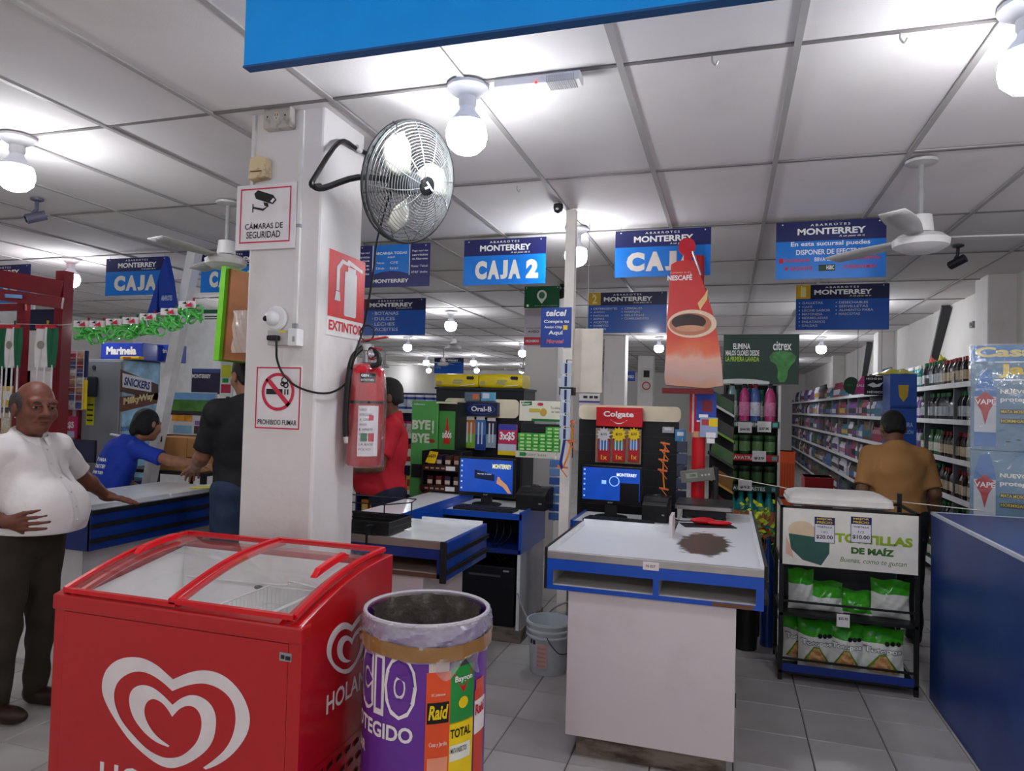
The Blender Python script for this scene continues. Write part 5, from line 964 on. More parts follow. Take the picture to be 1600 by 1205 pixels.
# green promo cabinet and chocolate rack
t, w, h = unit('promo_cabinet', 'tall green promotional panel reading BYE! BYE! with a black niche', 'cabinet', (644, 626, 680, 778), 5.12, .26, M((92, 176, 92), .45))
for s, a, c, d, e in (('BYE', .04, .74, .70, .80), ('BYE', .04, .72, .56, .66), ('!', .80, .88, .66, .80)): Tx(t, s, w, h, a, c, d, e, M((226, 240, 214), .5), .05)
Tx(t, 'hilleman', w, h, .1, .5, .955, .975, LETTER, 0); flat(t, 'snack_picture', [oval(w*.3, h*.585, w*.14, h*.02, 12)], -.0016, M((170, 60, 40), .5)); B().box(-w*.42, -w*.02, -.02, 0, h*.2, h*.34).make('dark_pocket', DARK, t, bevel=.006); flat(t, 'foot_picture', [oval(w*.1, h*.1, w*.22, h*.06, 14)], -.0016, M((170, 60, 60), .5))
x0, x1, z0, z1 = RX(682, 628, 709, 778, 5.12); ox = (x0+x1)/2-t.location.x; wn = x1-x0; zo = t.location.z
B().box(ox-wn/2, ox+wn/2, .02, .26, 0, z1-zo).make('black_niche', M((22, 30, 26), .5), t, bevel=.003); B().box(ox-wn/2, ox+wn/2, -.002, .02, z1-zo-.012, z1-zo).make('niche_top', CREAM, t)
n_ = flat(t, 'niche_poster', [rect(ox-wn*.38, ox+wn*.42, .46*h, .90*h)], .018, M((72, 150, 72), .45)); flat(n_, 'red_arrow', [[(ox-wn*.14, h*.56), (ox+wn*.2, h*.56), (ox+wn*.03, h*.86)]], .0172, M((206, 40, 40), .5)); txt(n_, 'adiós', ox-wn*.2, ox+wn*.26, h*.62, h*.70, .0165, LETTER, .03); B().box(ox-wn*.46, ox+wn*.5, -.03, .02, .395*h, .41*h).make('niche_shelf', M((120, 140, 130), .5), t)
t, w, h = unit('chocolate_rack', 'small black rack of chocolate bars beside the left monitor', 'rack', (661, 704, 719, 776), 4.86, .0, None); t.location.z = CT-.009; h = spot(661, 704, 719, 776, 4.86)[1]+h-CT+.009
for sx in (-1, 1): B().box(sx*w/2-.008, sx*w/2+.008, 0, .22, 0, h).make('side', pbl, t)
B().box(-w/2, w/2, .21, .22, 0, h).make('back', pbl, t)
for k, z in enumerate((.07*h, .56*h)): B().box(-w/2, w/2, .0, .21, z, z+.01).make('shelf', pbl, t); B().box(-w/2, w/2, -.006, 0, z-.01, z+.035).make('front_strip', M((52, 26, 20), .5), t); Fl(t, 'strip_print', w, h, [(.08+.14*q, .17+.14*q, (z+.004)/h, (z+.016)/h) for q in range(4)], M((190, 150, 130), .5), -.007); Fl(t, 'price_tag', w, h, [(.62, .86, (z-.004)/h, (z+.028)/h)], WHITE, -.0075)
f_ = flat(t, 'yellow_price_card', [[(-w*.42, h*.72), (-w*.16, h*.70), (-w*.08, h*.98), (-w*.30, h*1.0)]], -.012, YELLOW); txt(f_, '2x$25', -w*.36, -w*.14, h*.84, h*.92, -.013, DARK, .03)
rt = t; cb = [M((60, 30, 26), .35), M((96, 36, 30), .35), M((40, 28, 60), .35)]
for k in range(8):
    lv = k//4; xx = rt.location.x-w*.34+(k % 4)*w*.23; b = B(); b.box(-.022, .022, 0, .15, 0, .09, 0); b.box(-.02, .02, -.001, 0, .03, .06, 1)
    o = b.make('chocolate_bar', [cb[k % 3], M((220, 200, 180), .4)], None, loc=(xx, rt.location.y+.03, rt.location.z+(.07*h if lv == 0 else .56*h)+.011)); tag(o, '%s chocolate bar packet from the left on the %s tier of the chocolate rack' % (['first', 'second', 'third', 'fourth'][k % 4], ['lower', 'upper'][lv]), 'chocolate', 'chocolate bars in the small rack')
# hanging strips
b = B(); cx, z0, w, h = spot(858, 712, 876, 815, 4.95)
t = thing('lighter_strip', 'strip of blue packets hanging right of the left printer', 'strip', (cx, 4.95, z0))
B().box(-.006, .006, 0, .004, 0, h).make('backing_strip', WHITE, t)
for k in range(7): B().box(-w*.4, w*.4, -.018, 0, h*(.02+.135*k), h*(.13+.135*k)).make('packet', M(((70, 110, 170), (40, 80, 150), (90, 130, 180))[k % 3], .3, coat=.4), t, bevel=.003); 
B().tube([(0, .004, h), (0, .07, h+.05)], .003, 5).make('hook', STEEL, t)
cx, z0, w, h = spot(876, 562, 892, 690, 4.2); t = thing('razor_strip', 'long strip of pale blue blister packs hanging on the thin pole', 'strip', (cx, 4.2, z0)); B().box(-.004, .004, .0, .003, 0, h).make('backing_strip', M((40, 44, 80), .4), t)
for k in range(6): b = B(); b.box(-w*.42, w*.42, -.012, 0, h*(.02+.16*k), h*(.16+.16*k), 0); b.box(-w*.1, w*.1, -.0135, -.012, h*(.03+.16*k), h*(.15+.16*k), 1); b.make('blister_pack', [M((176, 190, 206), .25, coat=.5), M((30, 40, 90), .4)], t, bevel=.002)
b = B(); b.tube(smooth_path([(.0, 0, .02), (-.01, -.005, -.06), (-.02, -.005, -.13), (-.012, 0, -.17)], 4), [.01]*9+[.012, .01, .008, .004], 6); b.make('blue_tail', M((30, 50, 140), .4), t, True); B().tube([(0, .003, h), (.02, .06, h)], .003, 5).make('hook', STEEL, t)
def clips(lb, pts, y, n, lean):
    t = thing('hair_clip_strip', lb, 'hair clips', PY(*pts[0], y)); B().tube([(0, 0, 0), (-.02, lean, .005)], .004, 5).make('hook', STEEL, t); o0 = Vector(t.location); m = M((232, 140, 36), .4)
    P_ = smooth_path([PY(a, c, y)-o0 for a, c in pts], 3); B().tube(P_, .006, 6).make('strip', m, t, True)
    for k in range(n):
        q = P_[int((len(P_)-1)*k/(n-1))]; b = B(); b.bar(q+Vector((-.035, -.008, .006)), q+Vector((.03, -.008, -.004)), .012, .012); b.bar(q+Vector((-.02, -.012, -.0)), q+Vector((.028, -.01, -.06)), .007, .006); b.make('clip', M((226, 116, 64), .4), t)
clips('strip of orange hair clips hanging on the thin pole', [(893, 659), (894, 680), (889, 708), (880, 730)], 4.24, 3, .13); clips('strip of orange hair clips hanging on the right black display panel', [(1040, 693), (1038, 712), (1036, 735), (1038, 764)], 5.02, 5, .11)
# small cards on the right panel
for k, (r, c) in enumerate((((1035, 667, 1053, 677), (170, 172, 178)), ((1055, 671, 1071, 690), (60, 130, 190)), ((1060, 690, 1071, 702), (90, 110, 140)), ((1058, 716, 1070, 728), (60, 80, 120)))):
    t, w, h = unit('hanging_card', ['grey blister card at the top right of the black display panel', 'blue card hanging right of the hair clips', 'small dark card under the blue card on the display panel', 'small blue card low on the right display panel'][k], 'card', r, 5.06, .012, M(c, .4), 'small cards on the right panel'); Fl(t, 'print', w, h, [(.2, .8, .45, .8)], M((210, 216, 222), .4)); B().box(-.004, .004, .012, .06, h*.9, h).make('peg', STEEL, t)
t = thing('blue_packet_strip', 'strip of dark blue packets at the right side of the black display panel', 'strip', PY(1064, 790, 5.0)); 
for k in range(5): B().box(-.035, .035, -.02, .0, .03+.085*k, .105+.085*k).make('packet', M(((36, 44, 70), (50, 66, 96))[k % 2], .3, coat=.3), t, bevel=.003)
B().box(-.004, .004, 0, .003, 0, .47).make('backing_strip', GREY, t)
# boards behind the pole
t, w, h = unit('cream_board', 'blank cream board behind the thin pole', 'board', (893, 514, 940, 614), 4.6, .01, M((220, 212, 196), .6)); B().tube([(0, .005, h), (0, .005, CEIL-t.location.z)], .002, 5).make('hanging_wire', GREY, t)
t, w, h = unit('price_rail', 'grey price rail below the cream board', 'rail', (905, 615, 937, 640), 5.3, .02, M((190, 188, 190), .5)); Fl(t, 'tag_print', w, h, [(.2, .4, .7, .86), (.5, .66, .7, .86), (.72, .9, .7, .86)], DARK); Fl(t, 'purple_line', w, h, [(0, 1, .42, .54)], M((80, 60, 120), .5)); B().box(-w*.45, -w*.4, .02, .04, -.3, 0).make('post', GREY, t)
# small signs on the far pillar
t, w, h = unit('notice_sheet', 'small no-smoking and extinguisher notices on a far pillar', 'sign', (1001, 575, 1019, 614), 16.98, .02, M((214, 214, 212), .5)); flat(t, 'ring_mark', ring(0, h*.28, w*.36, .03, 16), -.002, PINKRED); Fl(t, 'dark_print', w, h, [(.25, .75, .62, .9)], DARK)
t, w, h = unit('far_sign', 'small distant blue sign between the far pillars', 'sign', (976, 580, 992, 596), 16.0, .02, M((40, 70, 160), .4)); Tx(t, 'AVISO', w, h, .1, .9, .3, .6, LETTER, .02)
B().tube([(0, .01, h), (0, .01, CEIL-t.location.z)], .006, 5).make('hanging_wire', GREY, t)
# ================================================================== COFFEE DISPLAY ON ITS RED POST
Yc = 4.66
def cp(px, py): q = PY(px, py, Yc); return (q.x, q.z)
outl = [(1049, 413), (1058, 408), (1075, 406), (1086, 411), (1093, 425), (1100, 445), (1108, 470), (1117, 500), (1123, 535), (1128, 570), (1130, 603), (1104, 607), (1040, 602), (1038, 590), (1041, 540), (1043, 490), (1046, 445)]
px_, pz_ = cp(1085, 607)
t = thing('coffee_display', 'red coffee display board shaped like a tall bag with a cup print', 'display', (px_, Yc, pz_))
def cl(px, py): q = cp(px, py); return (q[0]-px_, q[1]-pz_)
def redface():
    m = bpy.data.materials.new('coffee_print'); m.use_nodes = True; nt = m.node_tree; L = nt.links.new; p = nt.nodes['Principled BSDF']; p.inputs['Roughness'].default_value = .4
    tc = nt.nodes.new('ShaderNodeTexCoord'); sp = nt.nodes.new('ShaderNodeSeparateXYZ'); n = nt.nodes.new('ShaderNodeTexNoise'); n.inputs['Scale'].default_value = 5; n.inputs['Detail'].default_value = 5
    ad = nt.nodes.new('ShaderNodeMath'); ad.operation = 'MULTIPLY_ADD'; ad.inputs[1].default_value = .22; mr = nt.nodes.new('ShaderNodeMapRange'); mr.inputs['From Min'].default_value = .05; mr.inputs['From Max'].default_value = 1.0
    r = nt.nodes.new('ShaderNodeValToRGB'); e = r.color_ramp.elements; e[0].position = .06; e[0].color = (lin(196), lin(140), lin(112), 1); e[1].position = .60; e[1].color = (lin(204), lin(40), lin(34), 1)
    for ps, c in ((.14, (196, 160, 150)), (.27, (222, 170, 152)), (.32, (224, 110, 70)), (.42, (212, 70, 44))): k = e.new(ps); k.color = tuple(lin(v) for v in c)+(1,)
    L(tc.outputs['Object'], sp.inputs[0]); L(tc.outputs['Object'], n.inputs['Vector']); L(n.outputs['Fac'], ad.inputs[0]); L(sp.outputs['Z'], ad.inputs[2]); L(ad.outputs[0], mr.inputs['Value']); L(mr.outputs[0], r.inputs['Fac']); L(r.outputs['Color'], p.inputs['Base Color'])
    return m
B().prism([cl(*p) for p in outl], 0, .10).make('board', redface(), t, bevel=.003)
B().box(cl(1047, 0)[0], cl(1126, 0)[0], .005, .095, -.035, .0).make('underside', M((110, 16, 22), .5), t)
txt(t, 'NESCAFÉ', cl(1052, 0)[0], cl(1090, 0)[0], cl(1070, 438)[1], cl(1070, 428)[1], -.002, LETTER, .03); txt(t, 'Comienza tu día', cl(1056, 0)[0], cl(1088, 0)[0], cl(1070, 427)[1], cl(1070, 424)[1], -.002, M((240, 190, 180), .5), 0)
cx, cz = cl(1081, 506); rx, rz = (cl(1120, 500)[0]-cl(1043, 500)[0])/2, (cl(1080, 484)[1]-cl(1080, 528)[1])/2
flat(t, 'cup_rim', [oval(cx, cz, rx, rz, 32)], -.0015, M((232, 206, 178), .4)); flat(t, 'cup_rim_shade', [oval(cx-.01, cz-.003, rx*.86, rz*.80, 32)], -.0022, M((190, 120, 90), .4)); flat(t, 'coffee', [oval(cx-.02, cz+.012, rx*.70, rz*.56, 28)], -.0032, M((56, 34, 30), .3)); flat(t, 'coffee_shine', [oval(cx-.01, cz-.03, rx*.6, rz*.22, 20)], -.0040, M((206, 150, 116), .3)); flat(t, 'steam', [[cl(1094, 485), cl(1090, 474), cl(1100, 462), cl(1106, 452), cl(1105, 468), cl(1098, 478)]], -.0018, M((236, 196, 130), .4))
b = B(); b.prism(oval(*cl(1073, 384), .055, .058, 24), .02, .05); b.prism([cl(1068, 398), cl(1082, 396), cl(1080, 410), cl(1068, 410)], .02, .05); b.make('round_top', M((200, 24, 44), .4), t)
b = B(); b.tube([Vector((*cl(1082, 393), 0)).xzy, Vector((*cl(1095, 430), 0)).xzy], .008, 6); b.make('chrome_stay', CHROME, t)
gx = cl(1096, 0)[0]; B().cyl((gx+.01, .16, cl(1096, 475)[1]), (gx+.01, .16, cl(1096, 392)[1]), .036, n=16).make('red_tube', M((180, 16, 26), .3, coat=.4), t, True); B().cyl((gx+.05, .14, cl(1107, 480)[1]), (gx+.05, .14, cl(1107, 445)[1]), .012).make('red_tube', M((150, 14, 26), .3, coat=.4), t, True); B().box(gx-.03, gx+.03, .1, .16, .1, .14).make('bracket', RED, t)
qx, qz = cp(1089, 690); t = thing('red_post', 'red round post standing behind the scale under the coffee display', 'post', (qx, 4.95, 0)); B().cyl((0, 0, 0), (0, 0, cp(1089, 608)[1]-.04), .045, n=18).make('shaft', M((196, 18, 30), .35), t, True); b = B(); b.lathe([(.14, 0), (.14, .012), (.05, .02)], 20); b.make('foot_plate', M((150, 14, 24), .4), t); B().cyl((0, 0, cp(1089, 686)[1]), (0, 0, cp(1089, 676)[1]), .048, n=16).make('tan_collar', M((206, 150, 120), .5), t)
for k, (r, c, yy) in enumerate((((1088, 614, 1119, 660), (40, 70, 170), 4.90), ((1094, 652, 1121, 684), (150, 166, 206), 4.88))):
    t, w, h = unit('blister_card', ['blue hanging card with a dark red picture under the coffee display', 'pale blue and yellow card below the blue hanging card'][k], 'card', r, yy, .012, M(c, .35)); 
    if k == 0: Fl(t, 'red_picture', w, h, [(.3, .8, .35, .75)], M((130, 30, 50), .4)); Fl(t, 'white_tag', w, h, [(.15, .6, .14, .26), (.05, .95, .0, .05)], LETTER, -.002); B().tube([(0, .01, h), (0, .05, h+.02)], .003, 5).make('hook', STEEL, t)
    else: Fl(t, 'yellow_print', w, h, [(.5, 1, .55, .95)], YELLOW); Fl(t, 'red_print', w, h, [(.1, .5, .6, .9)], M((190, 60, 70), .4)); Fl(t, 'price_tag', w, h, [(.35, .9, -.02, .25), (.4, .85, -.3, -.05)], WHITE, -.003)
t, w, h = unit('striped_ribbon', 'red and white striped ribbon hanging left of the blue card', 'ribbon', (1078, 614, 1088, 676), 4.92, .004, M((214, 204, 210), .5)); Fl(t, 'red_stripe', w, h, [(.0, .35, 0, 1)], RED); Fl(t, 'blue_stripe', w, h, [(.65, 1, 0, 1)], M((60, 70, 150), .5))
# ================================================================== SCALE AND SCANNER
t = thing('counter_scale', 'black counter scale with a steel platform and a display head', 'scale', (-.13, 4.60, CT-.011)); B().box(-.13, .13, -.10, .16, .012, .06).make('body', pbl, t, bevel=.006)
b = B(); b.loft([[(p[0], p[1], z) for p in rrect(-.175, .175, -.15, .19, .02, 3)] for z in (.062, .085)]); b.make('platform', M((150, 146, 144), .25, metal=.7), t, True); b = B(); b.loft([[(p[0], p[1], z) for p in rrect(-.17, .17, -.145, .185, .02, 3)] for z in (.084, .095)]); b.make('tray_cover', M((40, 40, 44), .3), t, True)
B().cyl((.06, .22, .03), (.06, .22, .30), .02).make('column', DARK, t, True); B().box(.04, .08, .15, .24, .01, .04).make('column_foot', pbl, t)
q = PY(1090, 743, 4.8); o = B().box(-.11, .11, -.02, .02, -.04, .04).make('display_head', M((112, 112, 106), .5), t, bevel=.004); o.matrix_local = Matrix.Translation((q.x-t.location.x, .2, q.z-t.location.z)) @ Matrix.Rotation(-.16, 4, 'Y'); fl = flat(o, 'lcd', [rect(-.075, .0, -.012, .022)], -.021, M((150, 156, 140), .3)); flat(o, 'keys', [oval(.03+.022*k, .0, .007, .007, 8) for k in range(3)], -.0215, M((190, 196, 180), .4)); txt(fl, '0.000', -.05, -.01, -.004, .014, -.022, DARK, .02)
for sx in (-.12, .12):
    for yy in (-.08, .14): B().cyl((sx, yy, 0), (sx, yy, .013), .014).make('foot', pbl, t)
t = thing('hand_scanner', 'red and black barcode scanner lying on the right counter', 'scanner', (-.10, 4.30, CT-.0115), .3); B().box(-.16, .14, -.10, .04, 0, .004).make('mat', M((24, 24, 28), .5), t); b = B(); b.ell((-.03, 0, .025), (.075, .032, .02), 12, 8); b.make('head', M((190, 20, 34), .35), t, True); b = B(); b.ell((.06, -.03, .018), (.075, .02, .013), 12, 8); b.make('grip', M((206, 24, 40), .35), t, True)
b = B(); b.tube(smooth_path([(-.1, .0, .02), (-.16, .06, .012), (-.18, .2, .012)], 5), .004, 6); b.make('lead', BLACK, t)
# ================================================================== PRODUCTS
def bottle_mesh(body, cap, label, h=.26, r=.038, n=8, shoulder=.62):
    b = B(); b.lathe([(r, 0), (r, h*shoulder), (r*.85, h*(shoulder+.1)), (r*.36, h*.86)], n, mi=0, cap=True); b.lathe([(r*.42, h*.86), (r*.42, h)], n, mi=1); b.lathe([(r*1.02, h*.16), (r*1.02, h*.5)], n, mi=2, cap=False)
    return b.mesh('bottle', [M(body, .25, coat=.3, var=.08), M(cap, .4), M(label, .45, var=.2, scale=40)], True)
def tub_mesh(body, lid, label, h=.16, r=.055, n=10):
    b = B(); b.lathe([(r*.92, 0), (r, h*.85)], n, mi=0); b.lathe([(r*1.05, h*.85), (r*1.05, h)], n, mi=1); b.lathe([(r*1.0, h*.2), (r*1.02, h*.7)], n, mi=2, cap=False); return b.mesh('tub', [M(body, .4), M(lid, .4), M(label, .4, var=.2, scale=40)], True)
def box_mesh(body, label, w=.11, h=.17, d=.08):
    b = B(); b.box(-w/2, w/2, 0, d, 0, h, 0); b.box(-w*.4, w*.4, -.001, 0, h*.3, h*.75, 1); return b.mesh('packet', [M(body, .4, var=.12, scale=12), M(label, .45, var=.25, scale=40)])
# ---- long shelf on the right wall
SHZ = [.12, .50, .85, 1.20, 1.56, 1.90]; SXF = 2.00
t = thing('wall_shelving', 'long white-edged wall shelving down the right aisle', 'shelving', (2.2, 5.4, 0)); Ln = 19.0
B().box(.175, .2, 0, Ln, 0, 2.0).make('back_panel', M((92, 94, 100), .6), t)
for k, z in enumerate(SHZ): B().box(-.19, .18, 0, Ln, z-.022, z-.002).make('shelf_board', M((190, 190, 192), .5), t); B().box(-.205, -.19, 0, Ln, z-.035, z+.012).make('price_rail', M((222, 222, 224), .4), t)
for k in range(20): B().box(-.19, .19, k, k+.015, 0, 2.0).make('upright', M((110, 112, 116), .5), t)
kinds = [('green bottle', bottle_mesh((30, 92, 44), (20, 120, 60), (206, 206, 190), .26)), ('dark sauce bottle', bottle_mesh((44, 26, 24), (150, 30, 34), (196, 180, 150), .25)), ('black bottle', bottle_mesh((26, 28, 34), (30, 110, 60), (180, 186, 190), .27, .04)), ('white bottle', bottle_mesh((176, 174, 190), (80, 56, 116), (104, 80, 140), .24, .042)), ('purple bottle', bottle_mesh((110, 70, 140), (220, 220, 226), (210, 200, 226), .25, .04)), ('teal bottle', bottle_mesh((40, 130, 130), (230, 230, 230), (196, 220, 214), .26, .04)), ('pink bottle', bottle_mesh((190, 90, 130), (230, 230, 230), (226, 206, 216), .25, .04)), ('pale jar', tub_mesh((206, 200, 196), (150, 60, 70), (170, 130, 120), .17, .045))]
segs = [(6.35, 7.15, (0, 2, 1)), (7.15, 7.9, (1, 1, 2)), (7.9, 8.7, (2, 0, 2)), (8.7, 9.45, (4, 5, 3))]
lev = ['lowest', 'second', 'third', 'fourth', 'fifth', 'top']
for li, z in enumerate(SHZ):
    for ya, yb, ks in segs:
        y = ya+.05; no = 0; ki = ks[(li+int(ya)) % len(ks)]
        nm, me = kinds[ki]
        while y < yb:
            o = link('bottle', me); o.location = (2.065+random.uniform(-.01, .015), y, z+.0005); o.rotation_euler = (0, 0, random.uniform(0, 6)); lb = '%s %s on the %s right wall shelf, %s' % (ORD[no], nm, lev[li], ('beside the spray cartons', 'behind the man in tan', 'past the man in tan', 'farther down the aisle')[[s[0] for s in segs].index(ya)])
            tag(o, lb, 'bottle', 'bottles on the %s right shelf' % lev[li]); y += .098; no += 1
b = B(); pal = []
far_m = [M(c, .4, var=.15, scale=20) for c in ((186, 184, 196), (96, 58, 116), (48, 98, 114), (130, 56, 74), (50, 70, 54), (84, 62, 50), (32, 34, 42), (166, 140, 60), (150, 116, 140), (70, 100, 150))]
for li, z in enumerate(SHZ):
    for ya, yb in ((5.5, 6.26), (9.56, 24.2)):
        y = ya; run = 0
        while y < yb:
            if run <= 0: c1 = random.choice((0, 0, 0, 1, 2, 3, 4, 5, 6, 8, 9) if li > 0 else (4, 5, 6, 5)); c2 = random.randrange(10); run = random.randint(3, 9); hh = random.uniform(.2, .29) if li < 5 else random.uniform(.2, .34); rr = random.uniform(.035, .045)
            run -= 1; x = 2.06; n = 6
            b.lathe([(rr, 0), (rr, hh*.7), (rr*.4, hh*.85), (rr*.4, hh)], n, (x, y, z), c1); b.lathe([(rr*1.03, hh*.2), (rr*1.03, hh*.55)], n, (x, y, z), c2, cap=False); y += rr*2.2
o = tag(b.make('shelf_bottles', far_m, None, True, fix=False), 'crowded rows of bottles down the far right shelving', 'bottles'); o['kind'] = 'stuff'
# promo flags and packs on the shelf
t, w, h = unit('promo_board', 'black, pink and green promotional board reading MÉXICO above the aisle', 'sign', (1318, 587, 1392, 618), 7.5, .012, None)
B().prism(oval(-w*.33, h*.48, w*.17, h*.46, 20), 0, .012).make('green_disc', M((20, 70, 40), .4), t); B().prism([(-w*.26, h*.1), (w*.06, 0), (w*.02, h*.98), (-.1*w, h*.98), (-w*.2, h*.62)], -.006, .008).make('pink_panel', M((226, 70, 150), .4), t); B().box(-w*.06, w*.5, -.012, .004, 0, h).make('black_panel', M((16, 18, 18), .4), t)
txt(t, 'HECHO EN', -w*.02, w*.30, h*.80, h*.9, -.013, LETTER, .02); txt(t, 'MÉXICO', 0, w*.36, h*.10, h*.24, -.013, LETTER, .02); flat(t, 'eagle_mark', [[(0, h*.52), (w*.12, h*.66), (w*.2, h*.56), (w*.34, h*.68), (w*.26, h*.44), (w*.12, h*.40)]], -.013, LETTER); txt(t, 'SALE', -w*.22, -w*.04, h*.42, h*.56, -.0065, LETTER, .02); txt(t, 'OFERTA', -w*.44, -w*.30, h*.45, h*.55, -.001, M((60, 150, 90), .4), .0)
B().tube([(w*.3, -.004, h-.01), (w*.3, -.004, CEIL-t.location.z)], .003, 6).make('hanging_wire', GREY, t); B().tube([(-w*.2, -.002, h*.6), (-w*.2, -.002, CEIL-t.location.z)], .003, 6).make('hanging_wire', GREY, t)
t = thing('blue_display', 'tall blue cardboard display with a yellow shield behind the man in tan', 'display', (spot(1391, 584, 1432, 690, 6.9)[0], 6.9, 0)); _, z0, w, h = spot(1391, 584, 1432, 690, 6.9); zt = z0+h
B().box(-w/2, w/2, 0, .3, 0, zt).make('body', M((34, 78, 160), .4), t); flat(t, 'shield', [[(-w*.2, zt-.10), (w*.2, zt-.10), (w*.16, zt-.20), (0, zt-.25), (-w*.16, zt-.20)]], -.0015, M((180, 150, 40), .4)); txt(t, 'FRESCURA', -w*.36, w*.36, zt-.47, zt-.43, -.0015, M((160, 190, 230), .4), .02); txt(t, 'PROTECCIÓN', -w*.38, w*.38, zt-.53, zt-.49, -.0015, M((160, 190, 230), .4), .02); B().box(-w/2, w/2, -.02, 0, zt-.3, zt-.28).make('ledge', M((24, 60, 130), .4), t)
for k, (px, c, lb) in enumerate(((1445, (210, 200, 40), 'yellow-green pack lying on top of the right shelving'), (1432, (226, 80, 90), 'pink pack lying on top of the right shelving'), (1400, (220, 210, 60), 'yellow bag on top of the blue display'))):
    q = PX(px, 590, 2.05) if k < 2 else PY(px, 580, 7.05); zb_ = 1.902 if k < 2 else zt+.001
    b = B(); b.grid(lambda u, v: ((u-.5)*.34, (v-.5)*.2, (.10 if k < 2 else .05)*math.sin(PI*u)**.7*math.sin(PI*v)**.7*(1+.3*math.sin(14*u+9*v))), 10, 8); b.grid(lambda u, v: ((u-.5)*.34, (v-.5)*.2, 0), 1, 1); o = b.make('product_bag', M(c, .3, coat=.4, bump=.3, bscale=14), None, True, loc=(q.x if k == 2 else 2.10, q.y if k != 2 else 7.06, zb_+(.0 if k == 2 else .36)), rotz=.3+k)
    if k < 2: o.location = (2.22, q.y, 1.902+.0); o.scale = (.55, .8, 3.2); o.rotation_euler = (0, 0, 1.4)
    tag(o, lb, 'bag')
# ---- cleaning products stand with green header
Yg = 6.25
t = thing('cleaner_stand', 'black display stand of cleaners under a dark green header', 'display stand', (spot(1133, 600, 1215, 830, Yg)[0], Yg, 0)); cxg, _, wg, _ = spot(1133, 600, 1215, 830, Yg)
ztop = PY(1175, 600, Yg).z
for sx in (-1, 1): B().box(sx*wg/2-.01, sx*wg/2+.01, 0, .32, 0, PY(1175, 602, Yg).z).make('side_post', M((206, 206, 208), .4) if sx > 0 else pbl, t)
B().box(-wg/2, wg/2, .31, .32, 0, ztop).make('back_panel', M((30, 36, 34), .5), t)
zs = [PY(1175, y, Yg).z for y in (830, 760, 712, 660)]
strips = [((24, 60, 44), 'FRESCURA'), ((24, 70, 60), 'LAVA TRASTES'), ((190, 26, 40), 'LAVATRASTES'), ((24, 70, 60), 'FIBRA VERDE')]
for z, (c, s) in zip(zs, strips):
    B().box(-wg/2, wg/2, 0, .31, z-.012, z).make('shelf', pbl, t); B().box(-wg/2, wg/2, -.008, 0, z-.045, z+.01).make('front_strip', M(c, .4), t); txt(t, s, -wg*.36, wg*.26, z-.034, z-.004, -.009, M((220, 226, 220), .5), .02)
    flat(t, 'teal_tab', [rect(wg*.38, wg*.47, z-.034, z+.0)], -.009, M((90, 170, 170), .5))
for px, py, s in ((1164, 668, '$44.90'), (1194, 667, '$37.90'), (1186, 713, '$29'), (1164, 758, '$52')):
    q = PY(px, py, Yg); p_ = flat(t, 'price_card', [rect(q.x-cxg-.055, q.x-cxg+.055, q.z-.045, q.z+.045)], -.012, WHITE); txt(p_, s, q.x-cxg-.04, q.x-cxg+.04, q.z-.03, q.z-.005, -.013, DARK, .03)
x0, x1, z0, z1 = RX(1131, 523, 1248, 601, Yg); HX = (x0+x1)/2-cxg; HW = x1-x0; HH = z1-z0; HZ = z0
B().box(HX-HW/2, HX+HW/2, .0, .012, HZ, HZ+HH).make('header_board', M((26, 58, 46), .4, var=.1, scale=3), t)
flat(t, 'white_arc', [[(HX-HW/2+HW*.62*k/10, HZ+HH*(.10*math.sin(PI*(k/10)*.55+.9))) for k in range(11)]+[(HX+HW*.12, HZ), (HX-HW/2, HZ)]], -.0012, M((206, 212, 208), .5))
for s, a, c, d, e, m in (('ELIMINA', .13, .36, .70, .82, LETTER), ('MALOS OLORES DESDE', .03, .48, .57, .68, LETTER), ('LA PRIMERA LAVADA', .03, .48, .45, .55, M((170, 214, 60), .4)), ('citrex', .66, .90, .68, .86, LETTER)): txt(t, s, HX+HW*(a-.5), HX+HW*(c-.5), HZ+HH*d, HZ+HH*e, -.0016, m, .02)
flat(t, 'bottle_picture', [[(HX+HW*(a-.5), HZ+HH*c) for a, c in ((.74, .66), (.66, .64), (.61, .55), (.63, .46), (.70, .40), (.73, .28), (.72, .14), (.75, .04), (.82, .04), (.85, .14), (.86, .28), (.90, .38), (.95, .46), (.96, .56), (.90, .64), (.82, .66))]], -.0014, M((60, 140, 60), .35, var=.35, scale=18))
bm_ = [bottle_mesh((176, 50, 110), (30, 30, 40), (206, 120, 160), .34, .045, 10), bottle_mesh((120, 150, 150), (40, 90, 60), (196, 210, 200), .36, .045, 10), bottle_mesh((60, 90, 150), (150, 30, 60), (200, 206, 220), .34, .043, 10), bottle_mesh((40, 120, 90), (40, 120, 110), (214, 220, 210), .28, .05, 10)]
seq = [(1143, 1), (1151, 3), (1163, 0), (1172, 2), (1180, 2), (1190, 3), (1203, 0)]
nmc = ['pink-magenta cleaner bottle', 'clear cleaner bottle', 'blue cleaner bottle', 'green cleaner bottle']
for k, (px, i) in enumerate(seq):
    q = PY(px, 640, Yg+.07); o = link('cleaner_bottle', bm_[i]); o.location = (q.x, Yg+.06+(.10 if k % 2 else 0), zs[3]+.0005); tag(o, '%s on the top shelf under the green header, %s from the left' % (nmc[i], ['first', 'second', 'third', 'fourth', 'fifth', 'sixth', 'seventh'][k]), 'bottle', 'cleaner bottles on the top shelf')
jar = tub_mesh((24, 62, 38), (60, 96, 50), (110, 150, 96), .17, .046); jar2 = tub_mesh((20, 28, 24), (36, 60, 40), (70, 104, 60), .17, .046); teal = bottle_mesh((30, 140, 140), (30, 150, 150), (200, 130, 90), .33, .055, 10, .55)
